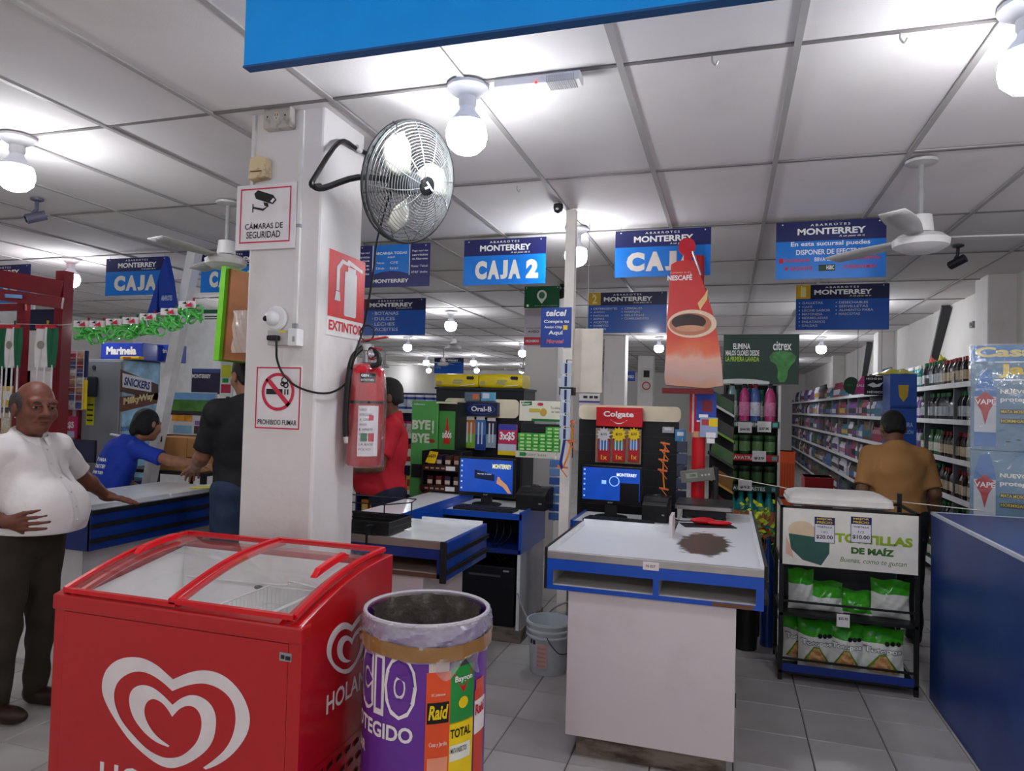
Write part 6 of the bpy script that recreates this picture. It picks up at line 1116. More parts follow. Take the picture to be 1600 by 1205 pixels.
for row, (z, me, n, nm) in enumerate(((zs[2], jar, 4, 'green dish paste tub on the second shelf'), (zs[1], jar2, 4, 'dark dish paste tub on the third shelf'), (zs[0], teal, 5, 'teal cleaner bottle on the lowest shelf'))):
    for k in range(n):
        o = link('paste_tub' if row < 2 else 'cleaner_bottle', me); o.location = (cxg-wg/2+.07+k*(wg-.14)/(n-1), Yg+.07, z+.0005); tag(o, '%s of the cleaner stand, %s from the left' % (nm, ['first', 'second', 'third', 'fourth', 'fifth'][k]), 'tub' if row < 2 else 'bottle', nm)
# slanted black rack with packets
t = thing('slanted_rack', 'black slanted rack with dark packets left of the cleaner stand', 'rack', (spot(1112, 620, 1140, 790, 5.75)[0], 5.75, 0)); zt = PY(1125, 615, 5.75).z
B().box(-.09, .10, .2, .22, 0, zt).make('back_panel', pbl, t)
for k in range(5):
    z = zt-.08-k*.2; B().hexa([(-.10, .19, z), (.11, .19, z-.12), (.11, .20, z-.12), (-.10, .20, z), (-.10, 0, z-.0), (.11, 0, z-.12), (.11, .19, z-.105), (-.10, .19, z+.015)]).make('tray', pbl, t); B().hexa([(-.09, -.01, z+.0), (.1, -.01, z-.11), (.1, 0, z-.11), (-.09, 0, z), (-.09, -.01, z+.02), (.1, -.01, z-.09), (.1, 0, z-.09), (-.09, 0, z+.02)]).make('price_edge', M(((190, 190, 190), (120, 160, 60), (60, 60, 60), (176, 130, 60), (180, 180, 180))[k], .5), t)
    B().hexa([(-.08, .02, z+.01), (.09, .02, z-.09), (.09, .12, z-.09), (-.08, .12, z+.01), (-.06, .02, z+.10), (.10, .02, z+.01), (.10, .12, z+.01), (-.06, .12, z+.10)]).make('packet', M(((40, 70, 40), (30, 34, 30), (50, 90, 40), (120, 80, 30), (90, 40, 36))[k], .3, coat=.4), t)
# flower bunch, blue bottle, black bin with gold ornaments
q = PY(1188, 850, 5.35); t = thing('flower_bunch', 'bunch of yellow-green and orange artificial flowers behind the right counter', 'flowers', (q.x, 5.35, 0))
b = B(); b.lathe([(.07, 0), (.09, .28)], 14); b.make('pot', M((40, 44, 50), .5), t, True)
for grp, (col, n, zc, s) in enumerate((((190, 206, 40), 60, .82, .16), ((90, 150, 60), 40, .75, .15), ((226, 90, 40), 36, .64, .11), ((190, 40, 50), 16, .66, .1))):
    b = B()
    for k in range(n):
        a = random.uniform(0, 2*PI); rr = s*math.sqrt(random.random()); c = Vector((rr*math.cos(a), rr*math.sin(a)*.7, zc+random.uniform(-.11, .12))); d = Vector((random.uniform(-1, 1), random.uniform(-1, 0.3), random.uniform(-.6, 1))).normalized()*.045; e = d.orthogonal().normalized()*.018
        b.add([c, c+d*.5+e, c+d, c+d*.5-e], [(0, 1, 2, 3)])
    o = b.make(['yellow_petals', 'leaves', 'orange_petals', 'red_petals'][grp], M(col, .6), t); o['kind'] = 'stuff'
b = B()
for k in range(8): b.tube([(0, 0, .2), (.1*math.cos(k), .07*math.sin(k), .7)], .004, 5)
b.make('stems', M((60, 110, 50), .6), t)
q = PY(1201, 868, 5.1); o = B(); o.lathe([(.05, 0), (.052, .18), (.04, .22), (.016, .25), (.016, .28)], 14); o = o.make('blue_bottle', M((30, 70, 150), .2, coat=.5), None, True, loc=(q.x, 5.12, .0)); o.scale = (1, 1, 2.6); tag(o, 'tall blue bottle below the artificial flowers', 'bottle')
t = thing('black_bin', 'small black bin with golden ornaments right of the white counter', 'bin', PZ(1164, 1012, 0)); b = B(); b.lathe([(.075, 0), (.09, .30), (.082, .30), (.07, .01)], 18); b.make('pail', M((20, 20, 22), .4), t, True)
b = B()
for k in range(14): a = k*2.4; b.ell((.06*math.cos(a), .06*math.sin(a), .28+.03*(k % 3)), (.022, .022, .03), 6, 5)
b.make('golden_ornaments', M((206, 150, 50), .3, metal=.7), t, True)
# far crates in the right aisle
for lb, r, y, c in (('red plastic crate on the floor of the right aisle', (1257, 745, 1302, 778), 8.6, (150, 20, 24)), ('orange tub on the floor at the end of the right aisle', (1214, 705, 1242, 742), 12.0, (206, 80, 30))):
    x0, x1, z0, z1 = RX(*r, y); w = x1-x0; t = thing('floor_crate', lb, 'crate', ((x0+x1)/2, y, 0)); h = z1; b = B(); b.hexa([(-w*.45, 0, 0), (w*.45, 0, 0), (w*.45, .35, 0), (-w*.45, .35, 0), (-w/2, -.02, h), (w/2, -.02, h), (w/2, .37, h), (-w/2, .37, h)]); b.make('tub', M(c, .45), t); b = B()
    for k in range(6): b.box(-w*.4+k*w*.15, -w*.4+k*w*.15+w*.05, -.03, -.0, h*.25, h*.8)
    b.make('rib', M(tuple(int(v*.8) for v in c), .5), t); B().box(-w*.52, w*.52, -.03, .38, h-.02, h).make('rim', M(c, .4), t)
t, w, h = unit('orange_display', 'orange display card at the far end of the right aisle', 'display', (1216, 630, 1228, 702), 13.0, .3, M((60, 40, 46), .5)); t.location.z = 0; 
# ================================================================== AISLES BEHIND THE CHECKOUTS
def gondola(lb, x0, x1, y, levels, top):
    t = thing('gondola_shelf', lb, 'shelving', ((x0+x1)/2, y, 0)); w = x1-x0
    B().box(-w/2, w/2, .3, .33, 0, top).make('back_panel', M((40, 46, 80), .5), t)
    for z in levels: B().box(-w/2, w/2, 0, .3, z-.02, z).make('shelf_board', M((200, 200, 204), .5), t); B().box(-w/2, w/2, -.012, 0, z-.04, z+.01).make('price_rail', M((214, 214, 216), .4), t)
    for sx in (-1, 1): B().box(sx*w/2-.012, sx*w/2+.012, 0, .33, 0, top).make('side_panel', M((30, 44, 110), .5), t)
    return t
LV = [.12, .48, .84, 1.18, 1.50]
gondola('shelving with coloured tubs seen past the fire extinguisher', -4.55, -2.95, 8.0, LV, 1.72)
gm = [box_mesh((200, 120, 40), (230, 200, 120), .1, .2), box_mesh((180, 40, 40), (230, 210, 190), .1, .22), box_mesh((60, 80, 150), (220, 220, 220), .11, .2), tub_mesh((214, 206, 200), (206, 60, 120), (190, 180, 180), .17, .06), tub_mesh((40, 80, 160), (220, 220, 230), (200, 210, 226), .19, .065), box_mesh((206, 160, 70), (150, 60, 30), .09, .18)]
gnm = ['orange packet', 'red packet', 'blue packet', 'white tub', 'blue tub', 'tan packet']
for li, z in enumerate(LV):
    x = -4.46; k = 0
    while x < -3.02:
        i = (0, 5, 1, 3, 4)[li] if k < 6 else (2, 1, 5, 1, 4)[li]; o = link('shelf_product', gm[i]); o.location = (x, 8.06, z+.0005); tag(o, '%s %s on the %s shelf behind the man in red' % (ORD[k], gnm[i], ['lowest', 'second', 'third', 'fourth', 'top'][li]), 'packet' if i in (0, 1, 2, 5) else 'tub', 'products on the shelving behind the man in red'); x += .125; k += 1
# ================================================================== LEFT PART: KIOSK, FRIDGE, GARLANDS
kr = M((128, 22, 36), .4, coat=.2)
t = thing('red_kiosk', 'dark red kiosk frame at the left edge of the picture', 'kiosk', PY(60, 520, 4.75)); O_ = Vector(t.location); t.location.z = 0; O_.z = 0
def kp(px, py, y): return PY(px, py, y)-O_
def kbox(px0, py0, px1, py1, y, d, nm, m=kr):
    a = kp(px0, py0, y); c = kp(px1, py1, y); return B().box(min(a.x, c.x), max(a.x, c.x), a.y, a.y+d, min(a.z, c.z), max(a.z, c.z)).make(nm, m, t)
a = kp(94, 423, 4.75); B().box(a.x-.05, a.x+.05, a.y, a.y+.1, 0, a.z).make('corner_post', kr, t)
b = B(); p0 = kp(-60, 425, 4.35); p1 = kp(98, 452, 4.75); b.bar(p0, p1, .05, .15); b.make('upper_beam', kr, t); b = B(); b.bar(kp(-60, 452, 4.3), kp(98, 474, 4.72), .05, .10); b.make('lower_beam', kr, t)
b = B(); b.bar(kp(38, 468, 4.6), Vector((kp(38, 468, 4.6).x, kp(38, 468, 4.6).y, 0)), .07, .07); b.make('inner_post', kr, t); b = B(); b.bar(kp(-60, 482, 4.42), kp(42, 480, 4.6), .05, .06); b.make('inner_beam', kr, t)
kbox(-40, 470, 45, 640, 5.4, .02, 'back_board', M((150, 146, 150), .5)); b = B(); b.bar(kp(8, 462, 4.38), kp(34, 464, 4.5), .02, .03); b.make('light_strip', M((120, 170, 230), .3), t); kbox(44, 484, 88, 516, 4.9, .02, 'blue_crates', M((24, 32, 70), .4)); kbox(44, 515, 88, 580, 5.0, .02, 'white_board', M((214, 214, 214), .5))
# packs on the kiosk shelves
kb = thing('kiosk_shelf', 'shelf of snack packets behind the old man', 'shelf', PY(10, 660, 5.1)); O2 = Vector(kb.location); kb.location.z = 0
for k, z in enumerate((.9, 1.18, 1.45)): B().box(-.9, .75, 0, .3, z-.015, z).make('shelf_board', M((196, 190, 186), .5), kb)
B().box(-.9, .75, .3, .32, 0, 1.9).make('back_panel', M((196, 190, 194), .5), kb); 
for sx in (-.9, .735): B().box(sx, sx+.015, 0, .3, 0, 1.9).make('side_panel', M((150, 60, 60), .5), kb)
cs = [(206, 150, 90), (210, 90, 60), (226, 210, 180), (190, 40, 50), (216, 180, 60)]; mk = [box_mesh(c, (240, 232, 220), .13, .2, .06) for c in cs]; cn = ['tan', 'orange-red', 'cream', 'red', 'yellow']
for li, z in enumerate((.9, 1.18, 1.45)):
    for k in range(11): i = (k+li*2) % 5; o = link('snack_packet', mk[i]); o.location = (kb.location.x-.83+k*.148, kb.location.y+.06, z+.0005); tag(o, '%s snack packet from the left, %s, on the %s shelf behind the old man' % (ORD[k], cn[i], ['lower', 'middle', 'upper'][li]), 'packet', 'snack packets behind the old man')
# glass card rack
t, w, h = unit('card_rack', 'white wire rack of small cards beside the steel fridge', 'rack', (97, 548, 128, 640), 5.0, .0, None)
B().box(-w/2, w/2, .03, .04, 0, h).make('back_sheet', M((176, 174, 176), .5), t); b = B()
for k in range(4): b.bar((-w/2+k*w/3, 0, 0), (-w/2+k*w/3, 0, h), .006, .006)
for k in range(9): b.bar((-w/2, 0, h*k/8), (w/2, 0, h*k/8), .005, .005)
b.make('wire_grid', M((226, 226, 228), .4), t); B().box(-.01, .01, .03, .05, -t.location.z+.0, 0).make('post', GREY, t)
for r in range(7):
    for c in range(3): B().box(-w*.46+c*w*.32, -w*.2+c*w*.32, .006, .028, h*(.02+.137*r), h*(.13+.137*r)).make('card', M(((190, 150, 110), (206, 206, 206), (70, 80, 140), (150, 60, 60))[(r+c) % 4], .4, var=.3, scale=30), t)
B().box(w*.5, w*.62, .0, .02, h*.55, h).make('blue_price_strip', M((30, 40, 90), .4), t); B().box(w*.5, w*.62, .0, .02, 0, h*.5).make('yellow_price_strip', YELLOW, t)
t, w, h = unit('sweets_bag', 'pink bag marked 3 x $5 hanging beside the steel fridge', 'bag', (97, 650, 116, 684), 5.0, .03, M((196, 40, 100), .4)); Tx(t, '3x$5', w, h, .05, .95, .4, .75, LETTER, .04); Fl(t, 'white_foot', w, h, [(0, 1, 0, .3)], M((190, 196, 220), .4)); B().tube([(0, .03, h), (0, .06, h+.02)], .003, 5).make('hook', STEEL, t)
t, w, h = unit('dark_pouch', 'dark hanging bag on the front of the steel fridge', 'bag', (131, 588, 146, 620), 5.18, .05, M((36, 44, 56), .5), bevel=.015); B().tube([(0, .05, h), (0, .02, h+.05)], .003, 5).make('hook', STEEL, t)
# fridge
Yf = 5.25; x0, x1, z0, z1 = RX(133, 561, 187, 700, Yf); yb = PX(250, 600, x1).y
t = thing('display_fridge', 'steel fridge with a Snickers and Milky Way print on its side', 'fridge', ((x0+x1)/2, Yf, 0)); w = x1-x0; ht = z1; dp = min(yb-Yf, 1.0); x00 = -w/2-.0
B().box(x00, w/2, 0, dp, .05, ht).make('cabinet', M((150, 156, 162), .35, metal=.35, var=.05, scale=2), t, bevel=.006); B().box(x00+.02, w/2-.02, .03, dp-.03, 0, .05).make('plinth', DARK, t)
B().box(x00+.01, w/2-.01, -.02, 0, .12, ht-.02).make('door', M((140, 146, 152), .35, metal=.35, var=.06, scale=1.5), t, bevel=.006)
b = B(); b.prism(oval(-w*.2, ht-.085, .022, .022, 16), -.026, -.02); b.make('lock', M((50, 54, 58), .4), t)
q = PY(144, 642, Yf); y_ = flat(t, 'energy_label', [rect(q.x-t.location.x-.05, q.x-t.location.x+.05, q.z-.14, q.z+.14)], -.0212, M((206, 206, 40), .5)); flat(y_, 'label_print', [rect(q.x-t.location.x-.04, q.x-t.location.x+.035, q.z-.1+.05*k, q.z-.085+.05*k) for k in range(4)], -.0218, DARK)
XF = face_x(w/2+.0012); ic = M((120, 180, 220), .35, var=.35, scale=14)
flat(t, 'ice_print', [rect(.01, dp-.01, .2, ht-.01)], 0, M((150, 196, 226), .35, var=.3, scale=9), XF)
XS = x1
def fp(px, py): q = PX(px, py, XS); return (q.y-Yf, q.z)
def fz(py): return PX(215, py, XS).z
def fy(px): return PX(px, 640, XS).y-Yf
s_ = flat(t, 'snickers_bar', [[fp(188, 612), fp(247, 626), fp(247, 601), fp(188, 577)]], -.001, M((84, 40, 34), .4), XF); flat(s_, 'white_plate', [[fp(191, 605), fp(236, 613), fp(236, 594), fp(191, 583)]], -.002, M((226, 226, 232), .4))
a_, c_ = fp(193, 601), fp(234, 609); d_ = fp(193, 588); txt(s_, 'SNICKERS', a_[0], c_[0], (a_[1]+c_[1])/2-.005, (a_[1]+c_[1])/2+(d_[1]-a_[1])*.95, -.003, M((30, 50, 130), .4), .04, shear=.2, tilt=(c_[1]-a_[1])/(c_[0]-a_[0]))
m_ = flat(t, 'milky_way_bar', [[fp(188, 644), fp(246, 630), fp(246, 614), fp(188, 620)]], -.001, M((110, 60, 40), .4), XF); a_, c_, d_ = fp(192, 636), fp(240, 626), fp(192, 622); txt(m_, 'MilkyWay', a_[0], c_[0], (a_[1]+c_[1])/2, (a_[1]+c_[1])/2+(d_[1]-a_[1]), -.003, M((226, 206, 150), .4), .05, tilt=(c_[1]-a_[1])/(c_[0]-a_[0]))
a_, c_, d_ = fp(188, 674), fp(212, 674), fp(188, 667); txt(t, 'DISFRUTA', a_[0], c_[0], a_[1], d_[1], -.002, M((40, 80, 160), .4), .02, xf=XF)
FRx, FRz = t.location.x, ht
for lb, r, c, s, yy in (('blue Marinela carton on top of the fridge', (158, 536, 222, 561), (34, 62, 170), 'Marinela', 5.35), ('blue carton with a rabbit biscuit print on top of the fridge', (226, 538, 262, 561), (40, 70, 170), 'Prin', 5.6)):
    x0, x1, _, z1 = RX(*r, yy); t = thing('biscuit_carton', lb, 'carton', ((x0+x1)/2, yy, FRz+.0005)); w = x1-x0; h = z1-FRz; B().box(-w/2, w/2, 0, .25, 0, h).make('box', M(c, .35, coat=.3), t, bevel=.004); Tx(t, s, w, h, .14, .86, .3, .78, LETTER, .05) if s == 'Marinela' else (flat(t, 'biscuit_picture', [oval(-w*.1, h*.4, w*.34, h*.38, 18)], -.0016, M((206, 190, 170), .4)), Tx(t, s, w, h, .6, .95, .5, .75, LETTER, .04))
t = thing('yellow_packets', 'flat yellow packet beside the cartons on the fridge', 'packet', (RX(195, 540, 222, 560, 5.31)[0]+.1, 5.275, FRz+.0005)); B().box(-.12, .12, 0, .06, 0, .03).make('pouch', M((226, 180, 30), .35), t, bevel=.01); flat(t, 'print', [rect(-.08, .02, .008, .022)], -.001, M((150, 60, 30), .4))
t, w, h = unit('wall_notice', 'white notice with dark green bars on the partition wall', 'notice', (317, 472, 352, 502), 8.29, .008, M((222, 226, 222), .5)); Fl(t, 'green_bars', w, h, [(.05, .95, .72, .9), (.05, .95, .4, .6)], M((20, 90, 60), .5)); Fl(t, 'small_print', w, h, [(.1, .8, .22, .28), (.1, .7, .1, .16)], DARK)
# leaning white post
a = PZ(306, 386, CEIL); t = thing('leaning_post', 'white post leaning against the ceiling behind the cashier', 'post', (a.x, a.y, 0)); q0 = PY(306, 388, 4.8); q1 = PY(246, 690, 4.88)
b = B(); b.bar(q1-Vector(t.location)+(q1-q0)*(q1.z/(q0.z-q1.z))*.985, q0-Vector(t.location), .085, .085); b.make('shaft', M((222, 222, 226), .4), t); b = B(); b.bar(q1-Vector(t.location)+Vector((.05, -.01, 0)), q1-Vector(t.location)+Vector((.06, -.01, .5)), .01, .01); b.make('cable', BLACK, t)
# blue hanging triangle bags
for k, (pts, yy, lb) in enumerate(((((262, 400), (231, 488), (244, 490), (247, 440), (266, 438), (270, 488), (272, 480), (268, 400)), 4.7, 'blue A-shaped cardboard stand hanging beside the CAJA sign'),)):
    P_ = [PY(*p, yy) for p in pts]; o = Vector((P_[0].x, yy, P_[2].z)); t = thing('blue_hanging_bag', lb, 'display', o)
    B().prism([(PY(*p, yy).x-o.x, PY(*p, yy).z-o.z) for p in ((258, 400), (230, 490), (244, 488), (248, 436), (249, 488), (272, 486), (266, 438))], 0, .05).make('front_sheet', M((26, 60, 160), .4), t); B().prism([(PY(*p, yy).x-o.x, PY(*p, yy).z-o.z) for p in ((249, 434), (245, 488), (252, 488))], .012, .07).make('dark_inside', M((14, 22, 50), .5), t); B().tube([(0, .02, PY(258, 402, yy).z-o.z), (0, .02, CEIL-o.z)], .002, 5).make('hanging_wire', GREY, t); txt(t, 'ABARROTES', PY(252, 470, yy).x-o.x, PY(269, 470, yy).x-o.x, PY(252, 470, yy).z-o.z, PY(252, 462, yy).z-o.z, -.001, M((190, 206, 230), .4), .02)
# string with flags and garlands
Ys = 4.15
S1 = [(-40, 505), (20, 506), (95, 508), (135, 505), (200, 500), (262, 486), (300, 472), (352, 458)]
tag(B().tube([PY(a, c, Ys) for a, c in S1], .0025, 5).make('clothes_line', M((226, 224, 220), .6)), 'white line with flags and garlands stretched across the left side', 'line')
clipc = [(206, 176, 40), (170, 40, 60), (30, 110, 70)]
def peg(t, k):
    b = B(); b.bar((-.008, -.01, -.03), (.004, -.008, .035), .008, .01); b.bar((.008, -.01, -.03), (-.004, -.008, .035), .008, .01); b.make('clothes_peg', M(clipc[k], .45), t)
for k, (px, py, wd_, ht, pk_) in enumerate(((0, 508, 30, 72, 2), (25, 508, 26, 70, 2), (76, 508, 34, 68, 0))):
    q = PY(px, py, Ys); w = wd_*Ys/FPX*1.7; h = ht*Ys/FPX*1.22; t = thing('flag_bib', ['Mexican flag bib with fringes at the left edge of the line', 'Mexican flag bib on the line, second from the left', 'Mexican flag bib above the old man, pinned with a yellow peg'][k], 'flag', (q.x, Ys, q.z), 0, 'flag bibs on the line'); rows = 8
    for i, (c, nm) in enumerate((((226, 222, 224), 'white_band'), ((30, 100, 70), 'green_band'), ((196, 40, 60), 'red_hem'))):
        b = B()
        if i < 2: b.grid(lambda u, v, i=i: ((-.5+(.56*u if i == 0 else .56+.44*u))*w, -.012-.01*math.sin(9*u+i+3*v), -.02-h*v), 6, 6)
        else: b.grid(lambda u, v: ((u-.5)*w*1.04, -.02-.008*math.sin(20*u), -.0-.03*v), 12, 2)
        b.make(nm, M(c, .7), t, True, fix=False)
    flat(t, 'eagle_print', [oval(-w*.2, -h*.5, w*.18, h*.1, 12)], -.026, M((150, 146, 140), .6)); b = B()
    for i in range(3): b.tube([(-w*.4+i*w*.35, -.01, -h), (-w*.45+i*w*.38, -.01, -h-.42)], .007, 6)
    b.make('ribbon', M((220, 216, 222), .5), t); peg(t, pk_)
for k, (px, py, c) in enumerate(((140, 500, 1), (164, 500, 1), (190, 497, 2), (216, 495, 2), (243, 489, 1), (276, 481, 2), (304, 470, 1))):
    q = PY(px, py+4, Ys); t = thing('garland_bag', '%s bag of green and white garland on the line, from the left' % ['first', 'second', 'third', 'fourth', 'fifth', 'sixth', 'seventh'][k], 'garland', (q.x, Ys, q.z), 0, 'garland bags on the line'); b = B(); b2 = B()
    for i in range(14): 
        a = random.uniform(0, 6); rr = random.uniform(.025, .045); c0 = Vector((random.uniform(-.075, .075), -.03+random.uniform(-.015, .015), -.085+random.uniform(-.05, .045))); nx = Vector((random.uniform(-1, 1), random.uniform(-.6, .6), random.uniform(-1, 1))).normalized(); n2 = nx.orthogonal().normalized(); n3 = nx.cross(n2)
        b.tube([c0+(n2*math.cos(2*PI*j/10)+n3*math.sin(2*PI*j/10))*rr for j in range(10)], .008, 5, closed=True)
    b.make('green_foil_rings', M((96, 206, 96), .2, coat=.7), t, True); b2.grid(lambda u, v: ((u-.5)*.15, -.075-.012*math.sin(12*u), .005-.05*v), 8, 2); b2.make('card_top', M((222, 214, 216), .6), t, fix=False); flat(t, 'red_print', [[(-.01, -.035), (.06, -.04), (.05, -.005)]], -.09, PINKRED); flat(t, 'dark_print', [[(-.03, -.012), (.01, -.02), (.005, .0)]], -.091, DARK); peg(t, c)
# wood box with green side hanging by the pillar
t, w, h = unit('wooden_box', 'wooden box shelf with a green edge hanging left of the pillar', 'box', (346, 420, 400, 562), 3.55, .0, None); d = .22
b = B(); b.hexa([(-w/2+.03, 0, 0), (w/2, .02, -.02), (w/2, d, -.02), (-w/2+.03, d, 0), (-w/2+.06, 0, h), (w/2, .02, h-.05), (w/2, d, h-.05), (-w/2+.06, d, h)]); b.make('wooden_face', M((142, 86, 46), .6, var=.25, scale=5), t); b = B(); b.hexa([(-w/2-.01, -.03, -.01), (-w/2+.03, -.03, -.01), (-w/2+.03, d, -.01), (-w/2-.01, d, -.01), (-w/2+.025, -.03, h+.01), (-w/2+.06, -.03, h+.01), (-w/2+.06, d, h+.01), (-w/2+.025, d, h+.01)]); b.make('green_edge', M((110, 190, 40), .4), t); b = B()
b.grid(lambda u, v: (-.03+.11*u, -.012-.02*math.sin(PI*u)*math.sin(PI*v)-.006*math.sin(17*u+13*v), .04+.26*v), 10, 14); b.make('clear_pouch', sheet((226, 220, 214), .6, .12, 1.4, .7, 18, 'pouch_film'), t, True, fix=False); B().tube([(0, d/2, h), (0, d/2, CEIL-t.location.z)], .003, 5).make('hanging_wire', GREY, t)
# posters and boxes behind the cashier
t, w, h = unit('night_poster', 'night landscape poster reading MONTERREY behind the cashier', 'poster', (300, 576, 344, 616), 5.3, .012, M((40, 36, 70), .5, var=.3, scale=6)); Tx(t, 'MONTERREY', w, h, .02, .66, .62, .78, LETTER, .03); Fl(t, 'sky_band', w, h, [(0, 1, .84, 1)], M((60, 80, 140), .5))
B().box(-.012, .012, .012, .03, -t.location.z, 0).make('prop', DARK, t)
t, w, h = unit('landscape_poster', 'landscape poster with green field and yellow cars on the white board', 'poster', (266, 612, 336, 682), 5.28, .012, M((196, 196, 200), .5)); Fl(t, 'sky', w, h, [(.02, .98, .82, .98)], M((110, 160, 210), .5)); Fl(t, 'green_field', w, h, [(.02, .98, .56, .82)], M((70, 120, 50), .5, var=.3, scale=10)); Fl(t, 'dark_row', w, h, [(.02, .98, .46, .56)], M((50, 46, 50), .5)); Fl(t, 'yellow_cars', w, h, [(.06, .5, .32, .48)], M((206, 140, 40), .5, var=.3, scale=16)); Fl(t, 'blue_foot', w, h, [(.1, .5, .04, .22)], M((120, 170, 206), .5)); Fl(t, 'dark_foot', w, h, [(.55, .95, .04, .22)], M((60, 50, 60), .5)); Fl(t, 'purple_tag', w, h, [(.56, .92, .24, .34)], M((120, 100, 160), .5)); B().box(-w/2, w/2, -.02, .02, -.02, 0).make('ledge', M((40, 30, 26), .5), t); B().box(-.015, .015, .012, .03, -t.location.z, 0).make('prop', DARK, t)
t, w, h = unit('magazine_rack', 'bright green and yellow packets on the wall left of the man in black', 'packets', (345, 565, 362, 620), 5.1, .02, M((200, 206, 200), .5)); Fl(t, 'print', w, h, [(.1, .9, .55, .9)], M((190, 200, 50), .4)); Fl(t, 'red_print', w, h, [(.1, .9, .1, .35)], M((170, 40, 70), .4)); Fl(t, 'green_print', w, h, [(.2, .7, .4, .52)], GREEN, -.002); B().box(-.012, .012, .02, .04, -t.location.z, 0).make('prop', DARK, t)
t, w, h = unit('cardboard_box', 'brown cardboard box behind the cashier', 'box', (238, 682, 312, 738), 5.0, .35, CARD); t.location.z = .0; z_ = spot(238, 682, 312, 738, 5.0)[1]; t.location.z = z_; Fl(t, 'seam', w, h, [(.72, .73, 0, 1)], M((120, 80, 46), .8)); Fl(t, 'tape', w, h, [(.74, .98, .40, .44)], BROWN, -.002)
bx = B(); bx.box(t.location.x-w/2-.3, t.location.x+w/2+.1, 4.95, 5.4, z_-.03, z_-.0005); o = thing('back_table', 'dark table behind the cashier carrying the cardboard box', 'table', (0, 0, 0)); bx.make('table_top', DARK, o)
for xx in (t.location.x-w/2-.28, t.location.x+w/2+.06):
    for yy in (4.98, 5.36): B().box(xx-.02, xx+.02, yy-.02, yy+.02, 0, z_-.03).make('leg', DARK, o)
# laptop-like monitor, printer and cabinet behind the old man
xc, z0, w, h = spot(98, 686, 143, 724, 4.75); o = thing('cash_desk', 'low dark blue desk behind the old man with a screen on it', 'desk', (xc+.25, 4.6, 0)); B().box(-.75, .30, 0, .5, .80, .84).make('desk_top', blueD, o); B().box(-.72, .26, .02, .04, .1, .8).make('modesty_panel', blueD, o)
for sx in (-.72, .25): B().box(sx, sx+.03, .02, .48, 0, .8).make('leg_panel', DARK, o)
t = thing('computer_monitor', 'dark unlit screen behind the old man', 'monitor', (xc, 4.75, .8405), .15); hz = z0-.84; B().box(-w/2, w/2, 0, .03, hz, hz+h).make('housing', M((22, 24, 44), .3), t, bevel=.004); flat(t, 'screen', [rect(-w*.46, w*.46, hz+.02, hz+h-.012)], -.001, M((28, 32, 70), .15)); B().box(-.03, .03, .0, .03, 0, hz+.02).make('neck', pbl, t); B().box(-.09, .09, -.05, .09, 0, .008).make('base', pbl, t)
t = thing('receipt_printer', 'black receipt printer on the desk behind the old man', 'printer', (xc+.40, 4.72, .8405), .1); B().prism([(0, 0), (.2, 0), (.2, .15), (.08, .15), (0, .10)], -.09, .09, 'x').make('body', M((22, 23, 26), .4), t, bevel=.005); B().box(-.06, .06, .02, .06, .145, .155).make('paper_slot', WHITE, t)
# safety rail behind checkout
# ================================================================== PEOPLE (signed-distance bodies, meshed with surface nets)
from mathutils.bvhtree import BVHTree
def surface_nets(D, org, h):
    s = D < 0; nx, ny, nz = D.shape
    c = [D[i:nx-1+i, j:ny-1+j, k:nz-1+k] for i in (0, 1) for j in (0, 1) for k in (0, 1)]
    cnt = sum((q < 0).astype(np.int8) for q in c); mask = (cnt > 0) & (cnt < 8)
    I = np.argwhere(mask); idx = -np.ones(mask.shape, np.int64); idx[mask] = np.arange(len(I))
    val = np.stack([q[mask] for q in c], 1); off = np.array([(i, j, k) for i in (0, 1) for j in (0, 1) for k in (0, 1)], float)
    P = np.zeros((len(I), 3)); N = np.zeros(len(I))
    for a in range(8):
        for b in range(a+1, 8):
            if abs(off[a]-off[b]).sum() != 1: continue
            va, vb = val[:, a], val[:, b]; m = (va < 0) != (vb < 0); t = va[m]/(va[m]-vb[m])
            P[m] += off[a]+(off[b]-off[a])*t[:, None]; N[m] += 1
    V = org+(I+P/N[:, None])*h; F = []
    for ax in range(3):
        sl0 = [slice(None)]*3; sl1 = [slice(None)]*3; sl0[ax] = slice(0, -1); sl1[ax] = slice(1, None)
        a, b = s[tuple(sl0)], s[tuple(sl1)]; E = np.argwhere(a != b); u, v = [(1, 2), (2, 0), (0, 1)][ax]
        ok = (E[:, u] > 0) & (E[:, v] > 0) & (E[:, u] < D.shape[u]-1) & (E[:, v] < D.shape[v]-1); E = E[ok]
        q = []
        for du, dv in ((-1, -1), (0, -1), (0, 0), (-1, 0)):
            e = E.copy(); e[:, u] += du; e[:, v] += dv; q.append(idx[e[:, 0], e[:, 1], e[:, 2]])
        q = np.stack(q, 1); fl = ~a[tuple(E.T)]; q[fl] = q[fl][:, ::-1]; F.append(q)
    return V, np.concatenate(F)
def rc(a, b, ra, rb, k=.03, caps=(), sub=False): return dict(t='c', a=np.array(a, float), b=np.array(b, float), ra=ra, rb=rb, k=k, caps=caps, sub=sub, M=None)
def el(c, r, k=.03, sub=False, caps=()): return dict(t='e', a=np.array(c, float), r=np.array(r, float), k=k, caps=caps, sub=sub, M=None)
def moved(prims, Mx):
    R = np.array(Mx.to_3x3()); T = np.array(Mx.translation)
    for p in prims: p['M'] = (R, T)
    return prims
